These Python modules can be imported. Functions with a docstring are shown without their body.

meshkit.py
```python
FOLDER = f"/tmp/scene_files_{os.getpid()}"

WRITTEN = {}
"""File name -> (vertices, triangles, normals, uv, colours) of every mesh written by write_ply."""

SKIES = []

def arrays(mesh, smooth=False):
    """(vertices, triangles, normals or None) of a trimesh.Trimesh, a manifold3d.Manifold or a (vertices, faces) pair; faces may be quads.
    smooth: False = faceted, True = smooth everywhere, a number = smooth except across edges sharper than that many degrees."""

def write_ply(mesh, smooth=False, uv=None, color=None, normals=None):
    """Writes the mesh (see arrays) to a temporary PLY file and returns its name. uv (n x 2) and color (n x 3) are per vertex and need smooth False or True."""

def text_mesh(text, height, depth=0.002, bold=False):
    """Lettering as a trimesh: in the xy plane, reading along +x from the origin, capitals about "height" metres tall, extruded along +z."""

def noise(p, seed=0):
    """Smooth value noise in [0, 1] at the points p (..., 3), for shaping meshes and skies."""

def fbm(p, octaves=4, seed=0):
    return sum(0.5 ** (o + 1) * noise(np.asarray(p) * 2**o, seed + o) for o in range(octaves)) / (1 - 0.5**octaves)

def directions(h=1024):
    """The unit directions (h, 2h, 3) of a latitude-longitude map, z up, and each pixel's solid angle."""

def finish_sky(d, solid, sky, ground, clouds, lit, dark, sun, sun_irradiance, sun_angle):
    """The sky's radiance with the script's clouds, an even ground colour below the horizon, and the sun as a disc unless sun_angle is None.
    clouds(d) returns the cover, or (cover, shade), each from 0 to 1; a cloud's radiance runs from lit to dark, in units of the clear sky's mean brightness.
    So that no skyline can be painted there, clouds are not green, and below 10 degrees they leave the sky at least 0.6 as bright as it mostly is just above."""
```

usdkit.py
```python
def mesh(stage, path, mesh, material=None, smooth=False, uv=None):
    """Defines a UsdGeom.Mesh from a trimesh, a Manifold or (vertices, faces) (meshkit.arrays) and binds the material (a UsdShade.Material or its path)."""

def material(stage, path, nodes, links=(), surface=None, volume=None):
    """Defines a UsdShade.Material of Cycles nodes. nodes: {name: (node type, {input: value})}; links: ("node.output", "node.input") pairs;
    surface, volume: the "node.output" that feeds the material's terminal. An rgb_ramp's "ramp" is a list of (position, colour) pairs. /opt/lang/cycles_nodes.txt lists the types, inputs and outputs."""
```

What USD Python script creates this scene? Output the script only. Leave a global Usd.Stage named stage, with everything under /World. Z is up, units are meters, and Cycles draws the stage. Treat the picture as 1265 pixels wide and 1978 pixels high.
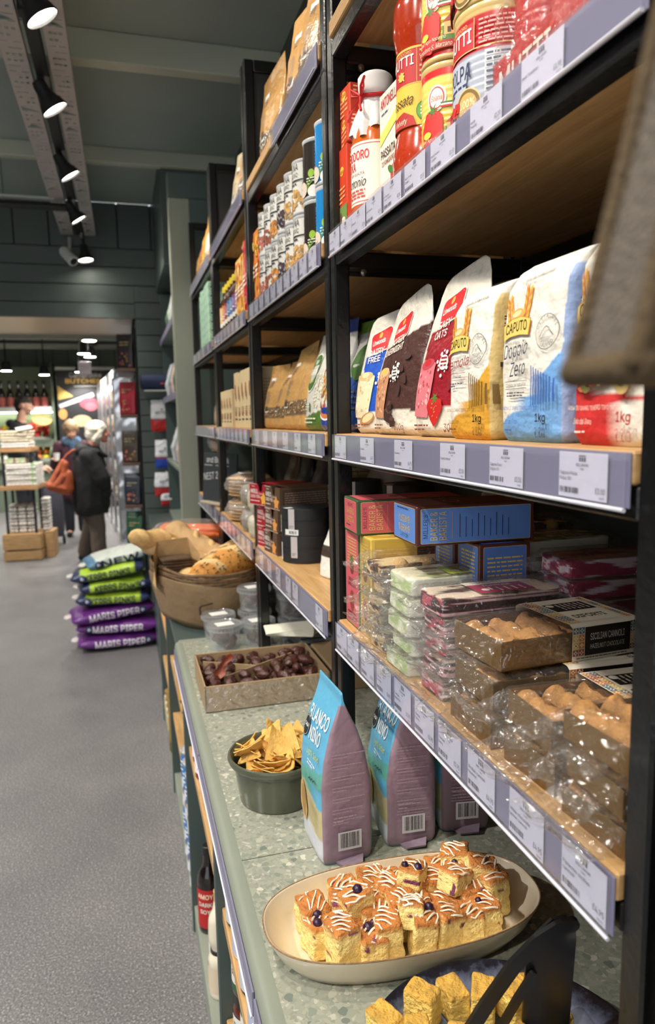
import math, random
import numpy as np, trimesh, manifold3d, usdkit, meshkit
from shapely.geometry import Polygon, Point, LineString, box as sbox
from shapely import affinity
from pxr import Usd, UsdGeom, UsdLux, UsdShade, Gf, Sdf, Vt

rng = random.Random(11)
NR = np.random.RandomState(5)
PI = math.pi
stage = Usd.Stage.CreateInMemory()
UsdGeom.SetStageUpAxis(stage, 'Z')
UsdGeom.SetStageMetersPerUnit(stage, 1.0)
UsdGeom.Xform.Define(stage, '/World')
UsdGeom.Scope.Define(stage, '/World/Looks')

# ------------------------------------------------------------------ camera
H = 1.58                                    # eye height
F_PX, W_PX, H_PX = 1370.0, 1265.0, 1978.0   # focal length in pixels of the 1265 x 1978 picture
_d = np.array([236 - W_PX / 2, 814 - H_PX / 2, F_PX]); _d /= np.linalg.norm(_d)     # the aisle's direction in camera axes
_n = np.array([190.5, 0, F_PX]); _n[1] = -(_d[0] * _n[0] + _d[2] * _n[2]) / _d[1]; _n /= np.linalg.norm(_n)
_c2w = np.stack([np.cross(_n, _d), _d, -_n]) @ np.diag([1.0, -1.0, -1.0])
_m = np.eye(4); _m[:3, :3] = _c2w.T; _m[3, :3] = [0, 0, H]
cam = UsdGeom.Camera.Define(stage, '/World/camera')
cam.AddTransformOp().Set(Gf.Matrix4d(_m.tolist()))
cam.CreateHorizontalApertureAttr(36.0)
cam.CreateVerticalApertureAttr(36.0 * H_PX / W_PX)
cam.CreateFocalLengthAttr(36.0 * F_PX / W_PX)
cam.CreateClippingRangeAttr(Gf.Vec2f(0.02, 100))
cam.CreateFStopAttr(9.0)
cam.CreateFocusDistanceAttr(0.95)
cam.CreateExposureAttr(0.0)

# ------------------------------------------------------------------ added ambient fill dome, reaching in from the open end behind the camera
dome = UsdLux.DomeLight.Define(stage, '/World/daylight')
dome.CreateIntensityAttr(0.5)
dome.CreateColorAttr(Gf.Vec3f(0.93, 0.97, 1.0))
LAMP = 1.45                                   # strength of one track spotlight
WARM = (1.0, 0.92, 0.80)
NEUT = (1.0, 0.97, 0.92)


def spot(path, pos, aim, power, cone=34, soft=0.5, col=WARM, radius=0.03):
    s = UsdLux.SphereLight.Define(stage, path)
    s.CreateRadiusAttr(radius); s.CreateIntensityAttr(power * 1000); s.CreateColorAttr(Gf.Vec3f(*col))
    sh = UsdLux.ShapingAPI.Apply(s.GetPrim())
    sh.CreateShapingConeAngleAttr(cone); sh.CreateShapingConeSoftnessAttr(soft)
    up = Gf.Vec3d(0, 1, 0.01)
    s.AddTransformOp().Set(Gf.Matrix4d().SetLookAt(Gf.Vec3d(*pos), Gf.Vec3d(*aim), up).GetInverse())


# ------------------------------------------------------------------ helpers: things and parts
used = {}


def uniq(parent, name):
    n = used.get((parent, name), 0)
    used[(parent, name)] = n + 1
    return name if n == 0 else f'{name}_{n:03d}'


def xf(loc=(0, 0, 0), rz=0.0, rx=0.0, ry=0.0, s=1.0):
    """4 x 4: rotate about x, then y, then z (degrees), scale, move."""
    T = trimesh.transformations
    m = T.euler_matrix(math.radians(rx), math.radians(ry), math.radians(rz), 'sxyz')
    m[:3, :3] *= s
    m[:3, 3] = loc
    return m


def settle(prim, m):
    x = UsdGeom.Xformable(prim)
    x.ClearXformOpOrder()
    x.AddTransformOp().Set(Gf.Matrix4d(m.T.tolist()))


def tag(path, label=None, cat=None, group=None, kind=None):
    p = stage.GetPrimAtPath(path)
    for k, v in (('label', label), ('category', cat), ('group', group), ('kind', kind)):
        if v:
            p.SetCustomDataByKey(k, v)


def thing(name, label, cat, loc=(0, 0, 0), rz=0.0, rx=0.0, ry=0.0, group=None, kind=None, s=1.0):
    path = '/World/' + uniq('/World', name)
    x = UsdGeom.Xform.Define(stage, path)
    settle(x.GetPrim(), xf(loc, rz, rx, ry, s))
    tag(path, label, cat, group, kind)
    return path


def copy(src, label, loc, rz=0.0, rx=0.0, ry=0.0, group=None, s=1.0):
    name = src.split('/')[-1]
    if name[-4:-3] == '_' and name[-3:].isdigit():
        name = name[:-4]
    path = '/World/' + uniq('/World', name)
    x = UsdGeom.Xform.Define(stage, path)
    x.GetPrim().GetReferences().AddInternalReference(src)
    x.GetPrim().SetInstanceable(True)
    settle(x.GetPrim(), xf(loc, rz, rx, ry, s))
    tag(path, label, None, group)
    return path


def cat_mesh(ms):
    vs, fs, cs, n = [], [], [], 0
    anyc = any(len(m) == 3 for m in map(tup, ms))
    for m in map(tup, ms):
        vs.append(m[0]); fs.append(np.asarray(m[1]) + n); n += len(m[0])
        if anyc:
            cs.append(m[2] if len(m) == 3 else np.full((len(m[0]), 3), 0.5))
    return (np.vstack(vs), np.vstack(fs)) + ((np.vstack(cs),) if anyc else ())


def tup(m):
    if isinstance(m, trimesh.Trimesh):
        return (np.asarray(m.vertices), np.asarray(m.faces))
    if hasattr(m, 'to_mesh'):
        q = m.to_mesh()
        return (np.array(q.vert_properties[:, :3]), np.array(q.tri_verts))
    v, f = np.asarray(m[0], float), np.asarray(m[1], int)
    if f.shape[1] == 4:
        f = np.vstack([f[:, [0, 1, 2]], f[:, [0, 2, 3]]])
    return (v, f) if len(m) == 2 else (v, f, np.asarray(m[2]))


def mv(m, loc=(0, 0, 0), rz=0.0, rx=0.0, ry=0.0, s=1.0):
    t = tup(m)
    M = xf(loc, rz, rx, ry, s)
    return (t[0] @ M[:3, :3].T + M[:3, 3],) + t[1:]


def part(parent, name, mesh, mat, smooth=30, label=None, kind=None):
    path = parent + '/' + uniq(parent, name)
    if isinstance(mesh, list):
        mesh = cat_mesh(mesh)
    t = tup(mesh)
    if len(t) == 3:
        smooth = bool(smooth)
        assert len(t[2]) == len(t[0]), (path, len(t[2]), len(t[0]))
    m = usdkit.mesh(stage, path, (t[0], t[1]), mat, smooth)
    if len(t) == 3:
        UsdGeom.PrimvarsAPI(m).CreatePrimvar('col', Sdf.ValueTypeNames.Color3fArray, 'vertex').Set(Vt.Vec3fArray.FromNumpy(np.asarray(t[2], np.float32)))
    tag(path, label, None, None, kind)
    return path


def solo(name, mesh, mat, label=None, cat=None, group=None, kind=None, smooth=30):
    path = part('/World', name, mesh, mat, smooth)
    tag(path, label, cat, group, kind)
    return path


# ------------------------------------------------------------------ helpers: shapes
def cb(sx, sy, sz, b=0.002, c=(0, 0, 0)):
    """A box with chamfered edges, centred on c."""
    b = min(b, 0.45 * min(sx, sy, sz))
    hs = np.array([sx, sy, sz]) / 2
    pts = []
    for sg in np.ndindex(2, 2, 2):
        s = np.array(sg) * 2 - 1
        for k in range(3):
            p = hs - b
            p[k] = hs[k]
            pts.append(s * p + np.array(c))
    h = trimesh.convex.convex_hull(np.array(pts))
    return (np.array(h.vertices), np.array(h.faces))


def bx(x0, x1, y0, y1, z0, z1, b=0.002):
    return cb(x1 - x0, y1 - y0, z1 - z0, b, ((x0 + x1) / 2, (y0 + y1) / 2, (z0 + z1) / 2))


def lathe(prof, n=32, cols=None, sx=1.0, sy=1.0):
    """Profile rows (r, z) turned about z. cols: one colour per row."""
    P = np.array(prof, float)
    a = np.arange(n) * 2 * PI / n
    v = np.stack([P[:, 0, None] * np.cos(a) * sx, P[:, 0, None] * np.sin(a) * sy, np.repeat(P[:, 1, None], n, 1)], -1).reshape(-1, 3)
    i, j = np.meshgrid(np.arange(len(P) - 1), np.arange(n), indexing='ij')
    q = np.stack([i * n + j, i * n + (j + 1) % n, (i + 1) * n + (j + 1) % n, (i + 1) * n + j], -1).reshape(-1, 4)
    f = np.vstack([q[:, [0, 1, 2]], q[:, [0, 2, 3]]])
    if cols is None:
        return (v, f)
    return (v, f, np.repeat(np.array(cols, float), n, 0))


def tube(pts, r, sides=8, cap=True):
    p = np.asarray(pts, float)
    r = np.broadcast_to(np.asarray(r, float), (len(p),))
    t = np.gradient(p, axis=0)
    t /= np.linalg.norm(t, axis=1, keepdims=True) + 1e-12
    ref = np.array([0, 0, 1.0]) if abs(t[0, 2]) < 0.9 else np.array([1.0, 0, 0])
    a = np.cross(t, ref); a /= np.linalg.norm(a, axis=1, keepdims=True) + 1e-12
    b = np.cross(t, a)
    an = np.arange(sides) * 2 * PI / sides
    v = (p[:, None] + r[:, None, None] * (np.cos(an)[None, :, None] * a[:, None] + np.sin(an)[None, :, None] * b[:, None])).reshape(-1, 3)
    i, j = np.meshgrid(np.arange(len(p) - 1), np.arange(sides), indexing='ij')
    q = np.stack([i * sides + j, i * sides + (j + 1) % sides, (i + 1) * sides + (j + 1) % sides, (i + 1) * sides + j], -1).reshape(-1, 4)
    f = [q[:, [0, 1, 2]], q[:, [0, 2, 3]]]
    if cap:
        n = len(v)
        v = np.vstack([v, p[:1], p[-1:]])
        k = np.arange(sides)
        f.append(np.stack([k, (k + 1) % sides, np.full(sides, n)], 1)[:, ::-1])
        e = (len(p) - 1) * sides
        f.append(np.stack([e + k, e + (k + 1) % sides, np.full(sides, n + 1)], 1))
    return (v, np.vstack(f))


def ext(poly, h, z=0.0):
    """Shapely polygon(s) extruded by h upwards from z."""
    ms = [trimesh.creation.extrude_polygon(g, h, engine='earcut') for g in getattr(poly, 'geoms', [poly]) if g.area > 0]
    return mv(cat_mesh(ms), (0, 0, z))


def loft(rings, close=True, cap=True, cols=None):
    """Rings: list of (n, 3) arrays, joined in order."""
    n = len(rings[0])
    v = np.vstack(rings)
    i, j = np.meshgrid(np.arange(len(rings) - 1), np.arange(n if close else n - 1), indexing='ij')
    q = np.stack([i * n + j, i * n + (j + 1) % n, (i + 1) * n + (j + 1) % n, (i + 1) * n + j], -1).reshape(-1, 4)
    f = [q[:, [0, 1, 2]], q[:, [0, 2, 3]]]
    c = None if cols is None else np.vstack(cols)
    if cap:
        k = np.arange(n)
        for e, rg in ((0, rings[0]), (len(rings) - 1, rings[-1])):
            f.append(np.stack([e * n + k, e * n + (k + 1) % n, np.full(n, len(v))], 1)[:, :: (1 if e else -1)])
            v = np.vstack([v, rg.mean(0)[None]])
            if c is not None:
                c = np.vstack([c, c[e * n:e * n + n].mean(0)[None]])
    return (v, np.vstack(f)) if c is None else (v, np.vstack(f), c)


def blob(r, sub=2, amp=0.12, scale=2.0, seed=0, sq=(1, 1, 1)):
    m = trimesh.creation.icosphere(sub, 1.0)
    v = np.array(m.vertices)
    k = 1 + amp * 2 * (meshkit.fbm(v * scale + seed * 7.3 + 20, 3, seed) - 0.5)
    return (v * k[:, None] * r * np.array(sq), np.array(m.faces))


def rough_box(sx, sy, sz, amp, seed, div=3, b=0.15):
    """A crumbly cut block: subdivided, corners pulled in, surface noise."""
    m = trimesh.creation.box([1, 1, 1])
    for _ in range(div):
        m = m.subdivide()
    v = np.array(m.vertices) * 2
    l = np.linalg.norm(v, axis=1, keepdims=True)
    e = 8 - 6 * b
    p = (np.abs(v) ** e).sum(1, keepdims=True) ** (1 / e)
    v = v / p
    v = v * np.array([sx, sy, sz]) / 2
    nrm = v / np.linalg.norm(v, axis=1, keepdims=True)
    k = (meshkit.fbm(v * (90) + seed * 3.1 + 50, 3, seed) - 0.5) * 2 * amp
    return (v + nrm * k[:, None], np.array(m.faces))


# ------------------------------------------------------------------ colours and materials
def S(r, g=None, b=None):
    c = np.array([r, g, b] if g is not None else [r] * 3, float) / 255
    return tuple(np.where(c <= 0.04045, c / 12.92, ((c + 0.055) / 1.055) ** 2.4))


_mats = {}


def mat(name, col=None, rough=0.5, metal=0.0, var=None, bump=None, attr=False, coat=0.0, spec=0.5, sss=0.0, stretch=None, sheen=0.0, trans=0.0):
    """Principled material. var=(scale, amount): noise tone; bump=(scale, distance); attr: colour from the mesh's own print."""
    if name in _mats:
        return _mats[name]
    n = {'p': ('principled_bsdf', {'roughness': rough, 'metallic': metal, 'coat_weight': coat, 'specular_ior_level': spec, 'subsurface_weight': sss, 'subsurface_scale': 0.004, 'sheen_weight': sheen, 'transmission_weight': trans})}
    L = []
    src = None
    if attr:
        n['a'] = ('attribute', {'attribute': 'col'}); src = 'a.color'
    elif col is not None:
        n['p'][1]['base_color'] = tuple(col)
    if var or bump:
        n['t'] = ('texture_coordinate', {})
        vec = 't.object'
        if stretch:
            n['mp'] = ('mapping', {'scale': tuple(map(float, stretch))}); L.append(('t.object', 'mp.vector')); vec = 'mp.vector'
    if var:
        n['nz'] = ('noise_texture', {'scale': float(var[0]), 'detail': 4.0, 'roughness': 0.6}); L.append((vec, 'nz.vector'))
        n['mr'] = ('map_range', {'from_min': 0.25, 'from_max': 0.75, 'to_min': 1 - var[1], 'to_max': 1 + var[1]}); L.append(('nz.fac', 'mr.value'))
        n['cc'] = ('combine_color', {}); L += [('mr.result', 'cc.r'), ('mr.result', 'cc.g'), ('mr.result', 'cc.b')]
        n['mx'] = ('mix_color', {'blend_type': 'multiply', 'fac': 1.0, 'use_clamp': False}); L.append(('cc.color', 'mx.b'))
        if src:
            L.append((src, 'mx.a'))
        else:
            n['mx'][1]['a'] = tuple(col)
        src = 'mx.result'
    if bump:
        n['bn'] = ('noise_texture', {'scale': float(bump[0]), 'detail': 3.0}); L.append((vec, 'bn.vector'))
        n['bp'] = ('bump', {'strength': 1.0, 'distance': float(bump[1])}); L += [('bn.fac', 'bp.height'), ('bp.normal', 'p.normal')]
    if src:
        L.append((src, 'p.base_color'))
    _mats[name] = usdkit.material(stage, '/World/Looks/' + name, n, L, surface='p.BSDF')
    return _mats[name]


def film(name, tint=(1, 1, 1), haze=0.06, rough=0.12, gain=1.0, floor=0.06, hazecol=(0.9, 0.9, 0.9), crinkle=0.0):
    """Clear plastic: mostly see-through, mirror-like at grazing angles, a little milky."""
    n = {'tr': ('transparent_bsdf', {'color': tint}), 'gl': ('glossy_bsdf', {'color': (1, 1, 1), 'roughness': rough}), 'df': ('diffuse_bsdf', {'color': hazecol}),
         'fr': ('layer_weight', {'blend': 0.5}), 'pw': ('math', {'math_type': 'power', 'value2': 4.0}), 'ma': ('math', {'math_type': 'multiply_add', 'use_clamp': True, 'value2': gain, 'value3': floor}),
         'm1': ('mix_closure', {'fac': haze}), 'm2': ('mix_closure', {})}
    L = [('tr.BSDF', 'm1.closure1'), ('df.BSDF', 'm1.closure2'), ('fr.facing', 'pw.value1'), ('pw.value', 'ma.value1'), ('ma.value', 'm2.fac'), ('m1.closure', 'm2.closure1'), ('gl.BSDF', 'm2.closure2')]
    if crinkle:
        n['tc'] = ('texture_coordinate', {}); n['vo'] = ('noise_texture', {'scale': 42.0, 'detail': 2.5, 'distortion': 1.4}); n['bp'] = ('bump', {'strength': 1.0, 'distance': crinkle})
        L += [('tc.object', 'vo.vector'), ('vo.fac', 'bp.height'), ('bp.normal', 'gl.normal')]
    return usdkit.material(stage, '/World/Looks/' + name, n, L, surface='m2.closure')


def glow(name, col, strength):
    return usdkit.material(stage, '/World/Looks/' + name, {'e': ('emission', {'color': tuple(col), 'strength': strength})}, [], surface='e.emission')


M_PRINT = mat('printed_card', attr=True, rough=0.5)
M_GLOSS = mat('printed_gloss', attr=True, rough=0.22, coat=0.3)
M_FOIL = mat('printed_film', attr=True, rough=0.3, bump=(60, 0.004))
M_PAPER = mat('printed_paper', attr=True, rough=0.65, bump=(45, 0.006))
M_INK = mat('ink', attr=True, rough=0.55)
M_CAN = mat('printed_can', attr=True, rough=0.28)
M_FRUIT = mat('fruit_skin', attr=True, rough=0.35, var=(30, 0.15))
M_CLOTH = mat('cloth_print', attr=True, rough=0.9, bump=(300, 0.002))
M_BLACK = mat('black_steel', S(17, 17, 18), rough=0.28, bump=(120, 0.0006))
M_BLACKM = mat('black_matt', S(24, 24, 25), rough=0.6)
M_STEEL = mat('bright_metal', S(190, 190, 188), rough=0.28, metal=1.0)
M_KRAFT = mat('kraft_paper', S(196, 152, 96), rough=0.7, var=(25, 0.10), bump=(40, 0.008))
M_CARD = mat('cardboard', S(160, 134, 100), rough=0.8, var=(12, 0.08), bump=(150, 0.001))
M_WHITE = mat('white_card', S(236, 236, 232), rough=0.55)
M_FILM = film('cellophane', haze=0.03, rough=0.09, gain=0.6, floor=0.10, crinkle=0.012)
M_BAGF = film('clear_bag', haze=0.14, rough=0.13, gain=0.5, floor=0.09, crinkle=0.010)
M_TUB = film('clear_tub', haze=0.16, rough=0.12, gain=0.6, floor=0.05, tint=(0.93, 0.95, 0.97))
M_PANE = film('glass_pane', haze=0.01, rough=0.02, gain=0.6, floor=0.03, tint=(0.97, 0.99, 0.98))


# ------------------------------------------------------------------ print: flat shapes laid on a surface
_txt = {}


def text2d(s, h, bold=False):
    k = (s, bold)
    if k not in _txt:
        m = meshkit.text_mesh(s, 1.0, 0.01, bold)
        v, f = np.array(m.vertices), np.array(m.faces)
        n = np.cross(v[f[:, 1]] - v[f[:, 0]], v[f[:, 2]] - v[f[:, 0]])
        f = f[(n[:, 2] > 0) & (v[f[:, 0], 2] > 0.005)]
        u, inv = np.unique(f, return_inverse=True)
        _txt[k] = (v[u][:, :2], inv.reshape(-1, 3))
    v, f = _txt[k]
    return v * h, f


class Print:
    def __init__(s, surf, h0=0.0004, edge=None, step=0.00012):
        s.surf, s.h, s.edge, s.step, s.ms = surf, h0, edge, step, []

    def flat(s, v2, f, col, edge=None):
        edge = edge or s.edge
        u_, inv = np.unique(f, return_inverse=True)
        v2, f = np.asarray(v2, float)[u_], inv.reshape(-1, 3)
        if edge:
            v3, f = trimesh.remesh.subdivide_to_size(np.column_stack([v2, np.zeros(len(v2))]), f, edge, max_iter=8)
            v2 = v3[:, :2]
        P, N = s.surf(v2[:, 0], v2[:, 1])
        s.ms.append((P + N * s.h, f, np.tile(np.array(col, float), (len(P), 1))))
        s.h += s.step
        return s

    def poly(s, shp, col, edge=None):
        for g in getattr(shp, 'geoms', [shp]):
            if g.area > 0:
                v, f = trimesh.creation.triangulate_polygon(g, engine='earcut')
                s.flat(v, f, col, edge); s.h -= s.step
        s.h += s.step
        return s

    def rect(s, u0, v0, u1, v1, col):
        return s.poly(sbox(u0, v0, u1, v1), col)

    def disc(s, u, v, r, col, ry=None):
        return s.poly(affinity.scale(Point(u, v).buffer(1, 12), r, ry or r), col)

    def text(s, t, u, v, h, col, bold=False, an='c', width=None, shear=0.0, rot=0.0, arc=0.0):
        if not t.strip():
            return s
        p, f = text2d(t, h, bold)
        p = p.copy()
        w = p[:, 0].max() - p[:, 0].min()
        p[:, 0] -= p[:, 0].min()
        if width:
            p[:, 0] *= width / w; w = width
        p[:, 0] -= {'l': 0, 'c': w / 2, 'r': w}[an]
        if arc:
            p[:, 1] += arc * (p[:, 0] / (w / 2)) ** 2
        p[:, 0] += shear * p[:, 1]
        if rot:
            c, q = math.cos(math.radians(rot)), math.sin(math.radians(rot))
            p = p @ np.array([[c, q], [-q, c]])
        return s.flat(p + [u, v], f, col)

    def fine(s, u0, u1, v, n, dv, col, hgt=0.0012, seed=0, justify=False):
        """Lines of text too small to read."""
        r = random.Random(seed)
        q = []
        for k in range(n):
            x = u0
            end = u1 if justify or k < n - 1 else u0 + (u1 - u0) * r.uniform(0.4, 0.9)
            while x < end:
                w = min(r.uniform(2, 6) * hgt, end - x)
                q.append(sbox(x, v - k * dv, x + w, v - k * dv + hgt))
                x += w + 0.8 * hgt
        h = s.h
        for b in q:
            s.poly(b, col); s.h = h
        s.h += s.step
        return s

    def bars(s, u0, v0, u1, v1, col, n=22, seed=1):
        r = random.Random(seed)
        ws = [r.choice([1, 1, 2, 3]) for _ in range(2 * n)]
        k = (u1 - u0) / sum(ws)
        x, h = u0, s.h
        for i, w in enumerate(ws):
            if i % 2 == 0:
                s.poly(sbox(x, v0, x + w * k, v1), col); s.h = h
            x += w * k
        s.h += s.step
        return s

    def out(s):
        return cat_mesh(s.ms)


def prints(t, front, side, top=None):
    for nm, p in (('front_print', front), ('side_print', side), ('top_print', top)):
        if p is not None:
            part(t, nm, p.out() if isinstance(p, Print) else p, M_INK, False)


def plane(o, u, v):
    """Surface for Print: origin o, axes u and v; the print stands off towards u x v."""
    o, u, v = (np.array(x, float) for x in (o, u, v))
    n = np.cross(u, v)

    def surf(a, b):
        P = o + np.asarray(a)[:, None] * u + np.asarray(b)[:, None] * v
        return P, np.broadcast_to(n, P.shape)
    return surf


FRONT = lambda y, x0=0.0, z0=0.0: plane((x0, y, z0), (1, 0, 0), (0, 0, 1))     # looks towards -y
RIGHT = lambda x, y0=0.0, z0=0.0: plane((x, y0, z0), (0, 1, 0), (0, 0, 1))     # looks towards +x
TOPF = lambda z, x0=0.0, y0=0.0: plane((x0, y0, z), (1, 0, 0), (0, 1, 0))


def drum(r, a0=-90.0):
    """Surface of an upright cylinder; u runs round it from the angle a0, seen from outside."""
    def surf(a, b):
        t = math.radians(a0) + np.asarray(a) / r
        N = np.stack([np.cos(t), np.sin(t), np.zeros_like(t)], -1)
        P = N * r
        P[:, 2] = b
        return P, N
    return surf


# ------------------------------------------------------------------ bags and pouches
class Bag:
    """A filled bag standing on z = 0, front towards -y. wid(v), dep(v): half width and half depth at height v (0..1); p: squareness of the section."""

    def __init__(s, h, wid, dep, p=3.0, wr=0.002, ws=30.0, seed=0, lean=0.0, n=64, rows=44, tilt=0.0, sh=0.0):
        s.sh = sh
        s.h, s.wid, s.dep, s.p, s.wr, s.ws, s.seed, s.lean, s.n, s.rows, s.tilt = h, wid, dep, p, wr, ws, seed, lean, n, rows, tilt

    def noise(s, q):
        return (meshkit.fbm(q * s.ws + 31.7 * (s.seed + 1), 3, s.seed) - 0.5) * 2 * s.wr

    def section(s, t, z):
        v = z / s.h
        w, d = s.wid(v), s.dep(v)
        c, k = np.cos(t), np.sin(t)
        e = 2.0 / s.p
        x = np.sign(c) * np.abs(c) ** e * w
        y = np.sign(k) * np.abs(k) ** e * d
        q = np.stack([x, y, z], -1)
        nr = np.stack([c, k, np.zeros_like(c)], -1)
        fade = np.clip(d / 0.012, 0.15, 1)
        q = q + nr * (s.noise(q) * fade)[:, None]
        q[:, 1] += s.lean * v ** 2 * s.h
        q[:, 0] += s.sh * v ** 2
        q[:, 2] += s.tilt * x * v ** 3
        return q

    def body(s, colf=None, cap_noise=0.0):
        t = np.arange(s.n) * 2 * PI / s.n
        rings, cols = [], []
        zs = np.linspace(0, 1, s.rows) ** 0.9 * s.h
        for z in zs:
            zz = np.full(s.n, z)
            rings.append(s.section(t, zz))
            if colf:
                cols.append(np.array([colf(math.cos(a), math.sin(a), z / s.h, q) for a, q in zip(t, rings[-1])]))
        return loft(rings, True, True, cols if colf else None)

    def front(s, a, b, side=-1):
        """Surface for Print: u across the front, v up."""
        def at(a, b):
            v = np.clip(b / s.h, 0.001, 0.999)
            w = s.wid(v)
            c = np.clip(np.asarray(a) / np.maximum(w, 1e-6), -0.995, 0.995)   # prints that run past the edge stop there
            cc = np.sign(c) * np.abs(c) ** (s.p / 2)
            t = np.arccos(np.clip(cc, -1, 1)) * side
            return s.section(t, v * s.h)
        P = at(a, b)
        du = at(np.asarray(a) + 5e-4, b) - at(np.asarray(a) - 5e-4, b)
        dv = at(a, np.asarray(b) + 5e-4) - at(a, np.asarray(b) - 5e-4)
        N = np.cross(du, dv) * (-side)
        N /= np.linalg.norm(N, axis=1, keepdims=True) + 1e-12
        return P, N


def lerp(*pts):
    xs, ys = zip(*pts)
    return lambda v: np.interp(v, xs, ys)
# ------------------------------------------------------------------ the room
GREEN = S(112, 122, 114)          # sage grey paint of the boards
GREEN_D = S(76, 85, 82)
M_WALL = mat('painted_boards', GREEN_D, rough=0.55, var=(3, 0.06), bump=(60, 0.0008))
M_SAGE = mat('sage_paint', S(137, 143, 130), rough=0.4, var=(6, 0.05), bump=(40, 0.0006))
M_DKGREEN = mat('dark_green_paint', S(70, 84, 82), rough=0.4, var=(6, 0.05))
M_CEIL = mat('ceiling_paint', S(150, 161, 154), rough=0.7, var=(2.5, 0.06), bump=(30, 0.001))
M_BEAM = mat('beam_paint', S(178, 182, 166), rough=0.6, var=(4, 0.05))
M_GROOVE = mat('groove_shadow', S(30, 34, 33), rough=0.9)


def floor_material():
    n = {'g': ('geometry', {}), 'n1': ('noise_texture', {'scale': 170.0, 'detail': 3.0, 'roughness': 0.75}), 'n2': ('noise_texture', {'scale': 3.0, 'detail': 3.0}),
         'r1': ('rgb_ramp', {'ramp': [(0.30, S(52, 50, 52)), (0.45, S(104, 102, 103)), (0.58, S(128, 126, 126)), (0.68, S(206, 204, 202))]}),
         'r2': ('rgb_ramp', {'ramp': [(0.3, (0.86, 0.86, 0.86)), (0.7, (1.08, 1.06, 1.04))]}),
         'mx': ('mix_color', {'blend_type': 'multiply', 'fac': 1.0, 'use_clamp': False}), 'bp': ('bump', {'strength': 0.4, 'distance': 0.001}), 'p': ('principled_bsdf', {'roughness': 0.42, 'specular_ior_level': 0.45})}
    L = [('g.position', 'n1.vector'), ('g.position', 'n2.vector'), ('n1.fac', 'r1.fac'), ('n2.fac', 'r2.fac'), ('r1.color', 'mx.a'), ('r2.color', 'mx.b'), ('mx.result', 'p.base_color'), ('n1.fac', 'bp.height'), ('bp.normal', 'p.normal')]
    return usdkit.material(stage, '/World/Looks/speckled_vinyl', n, L, surface='p.BSDF')


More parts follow.
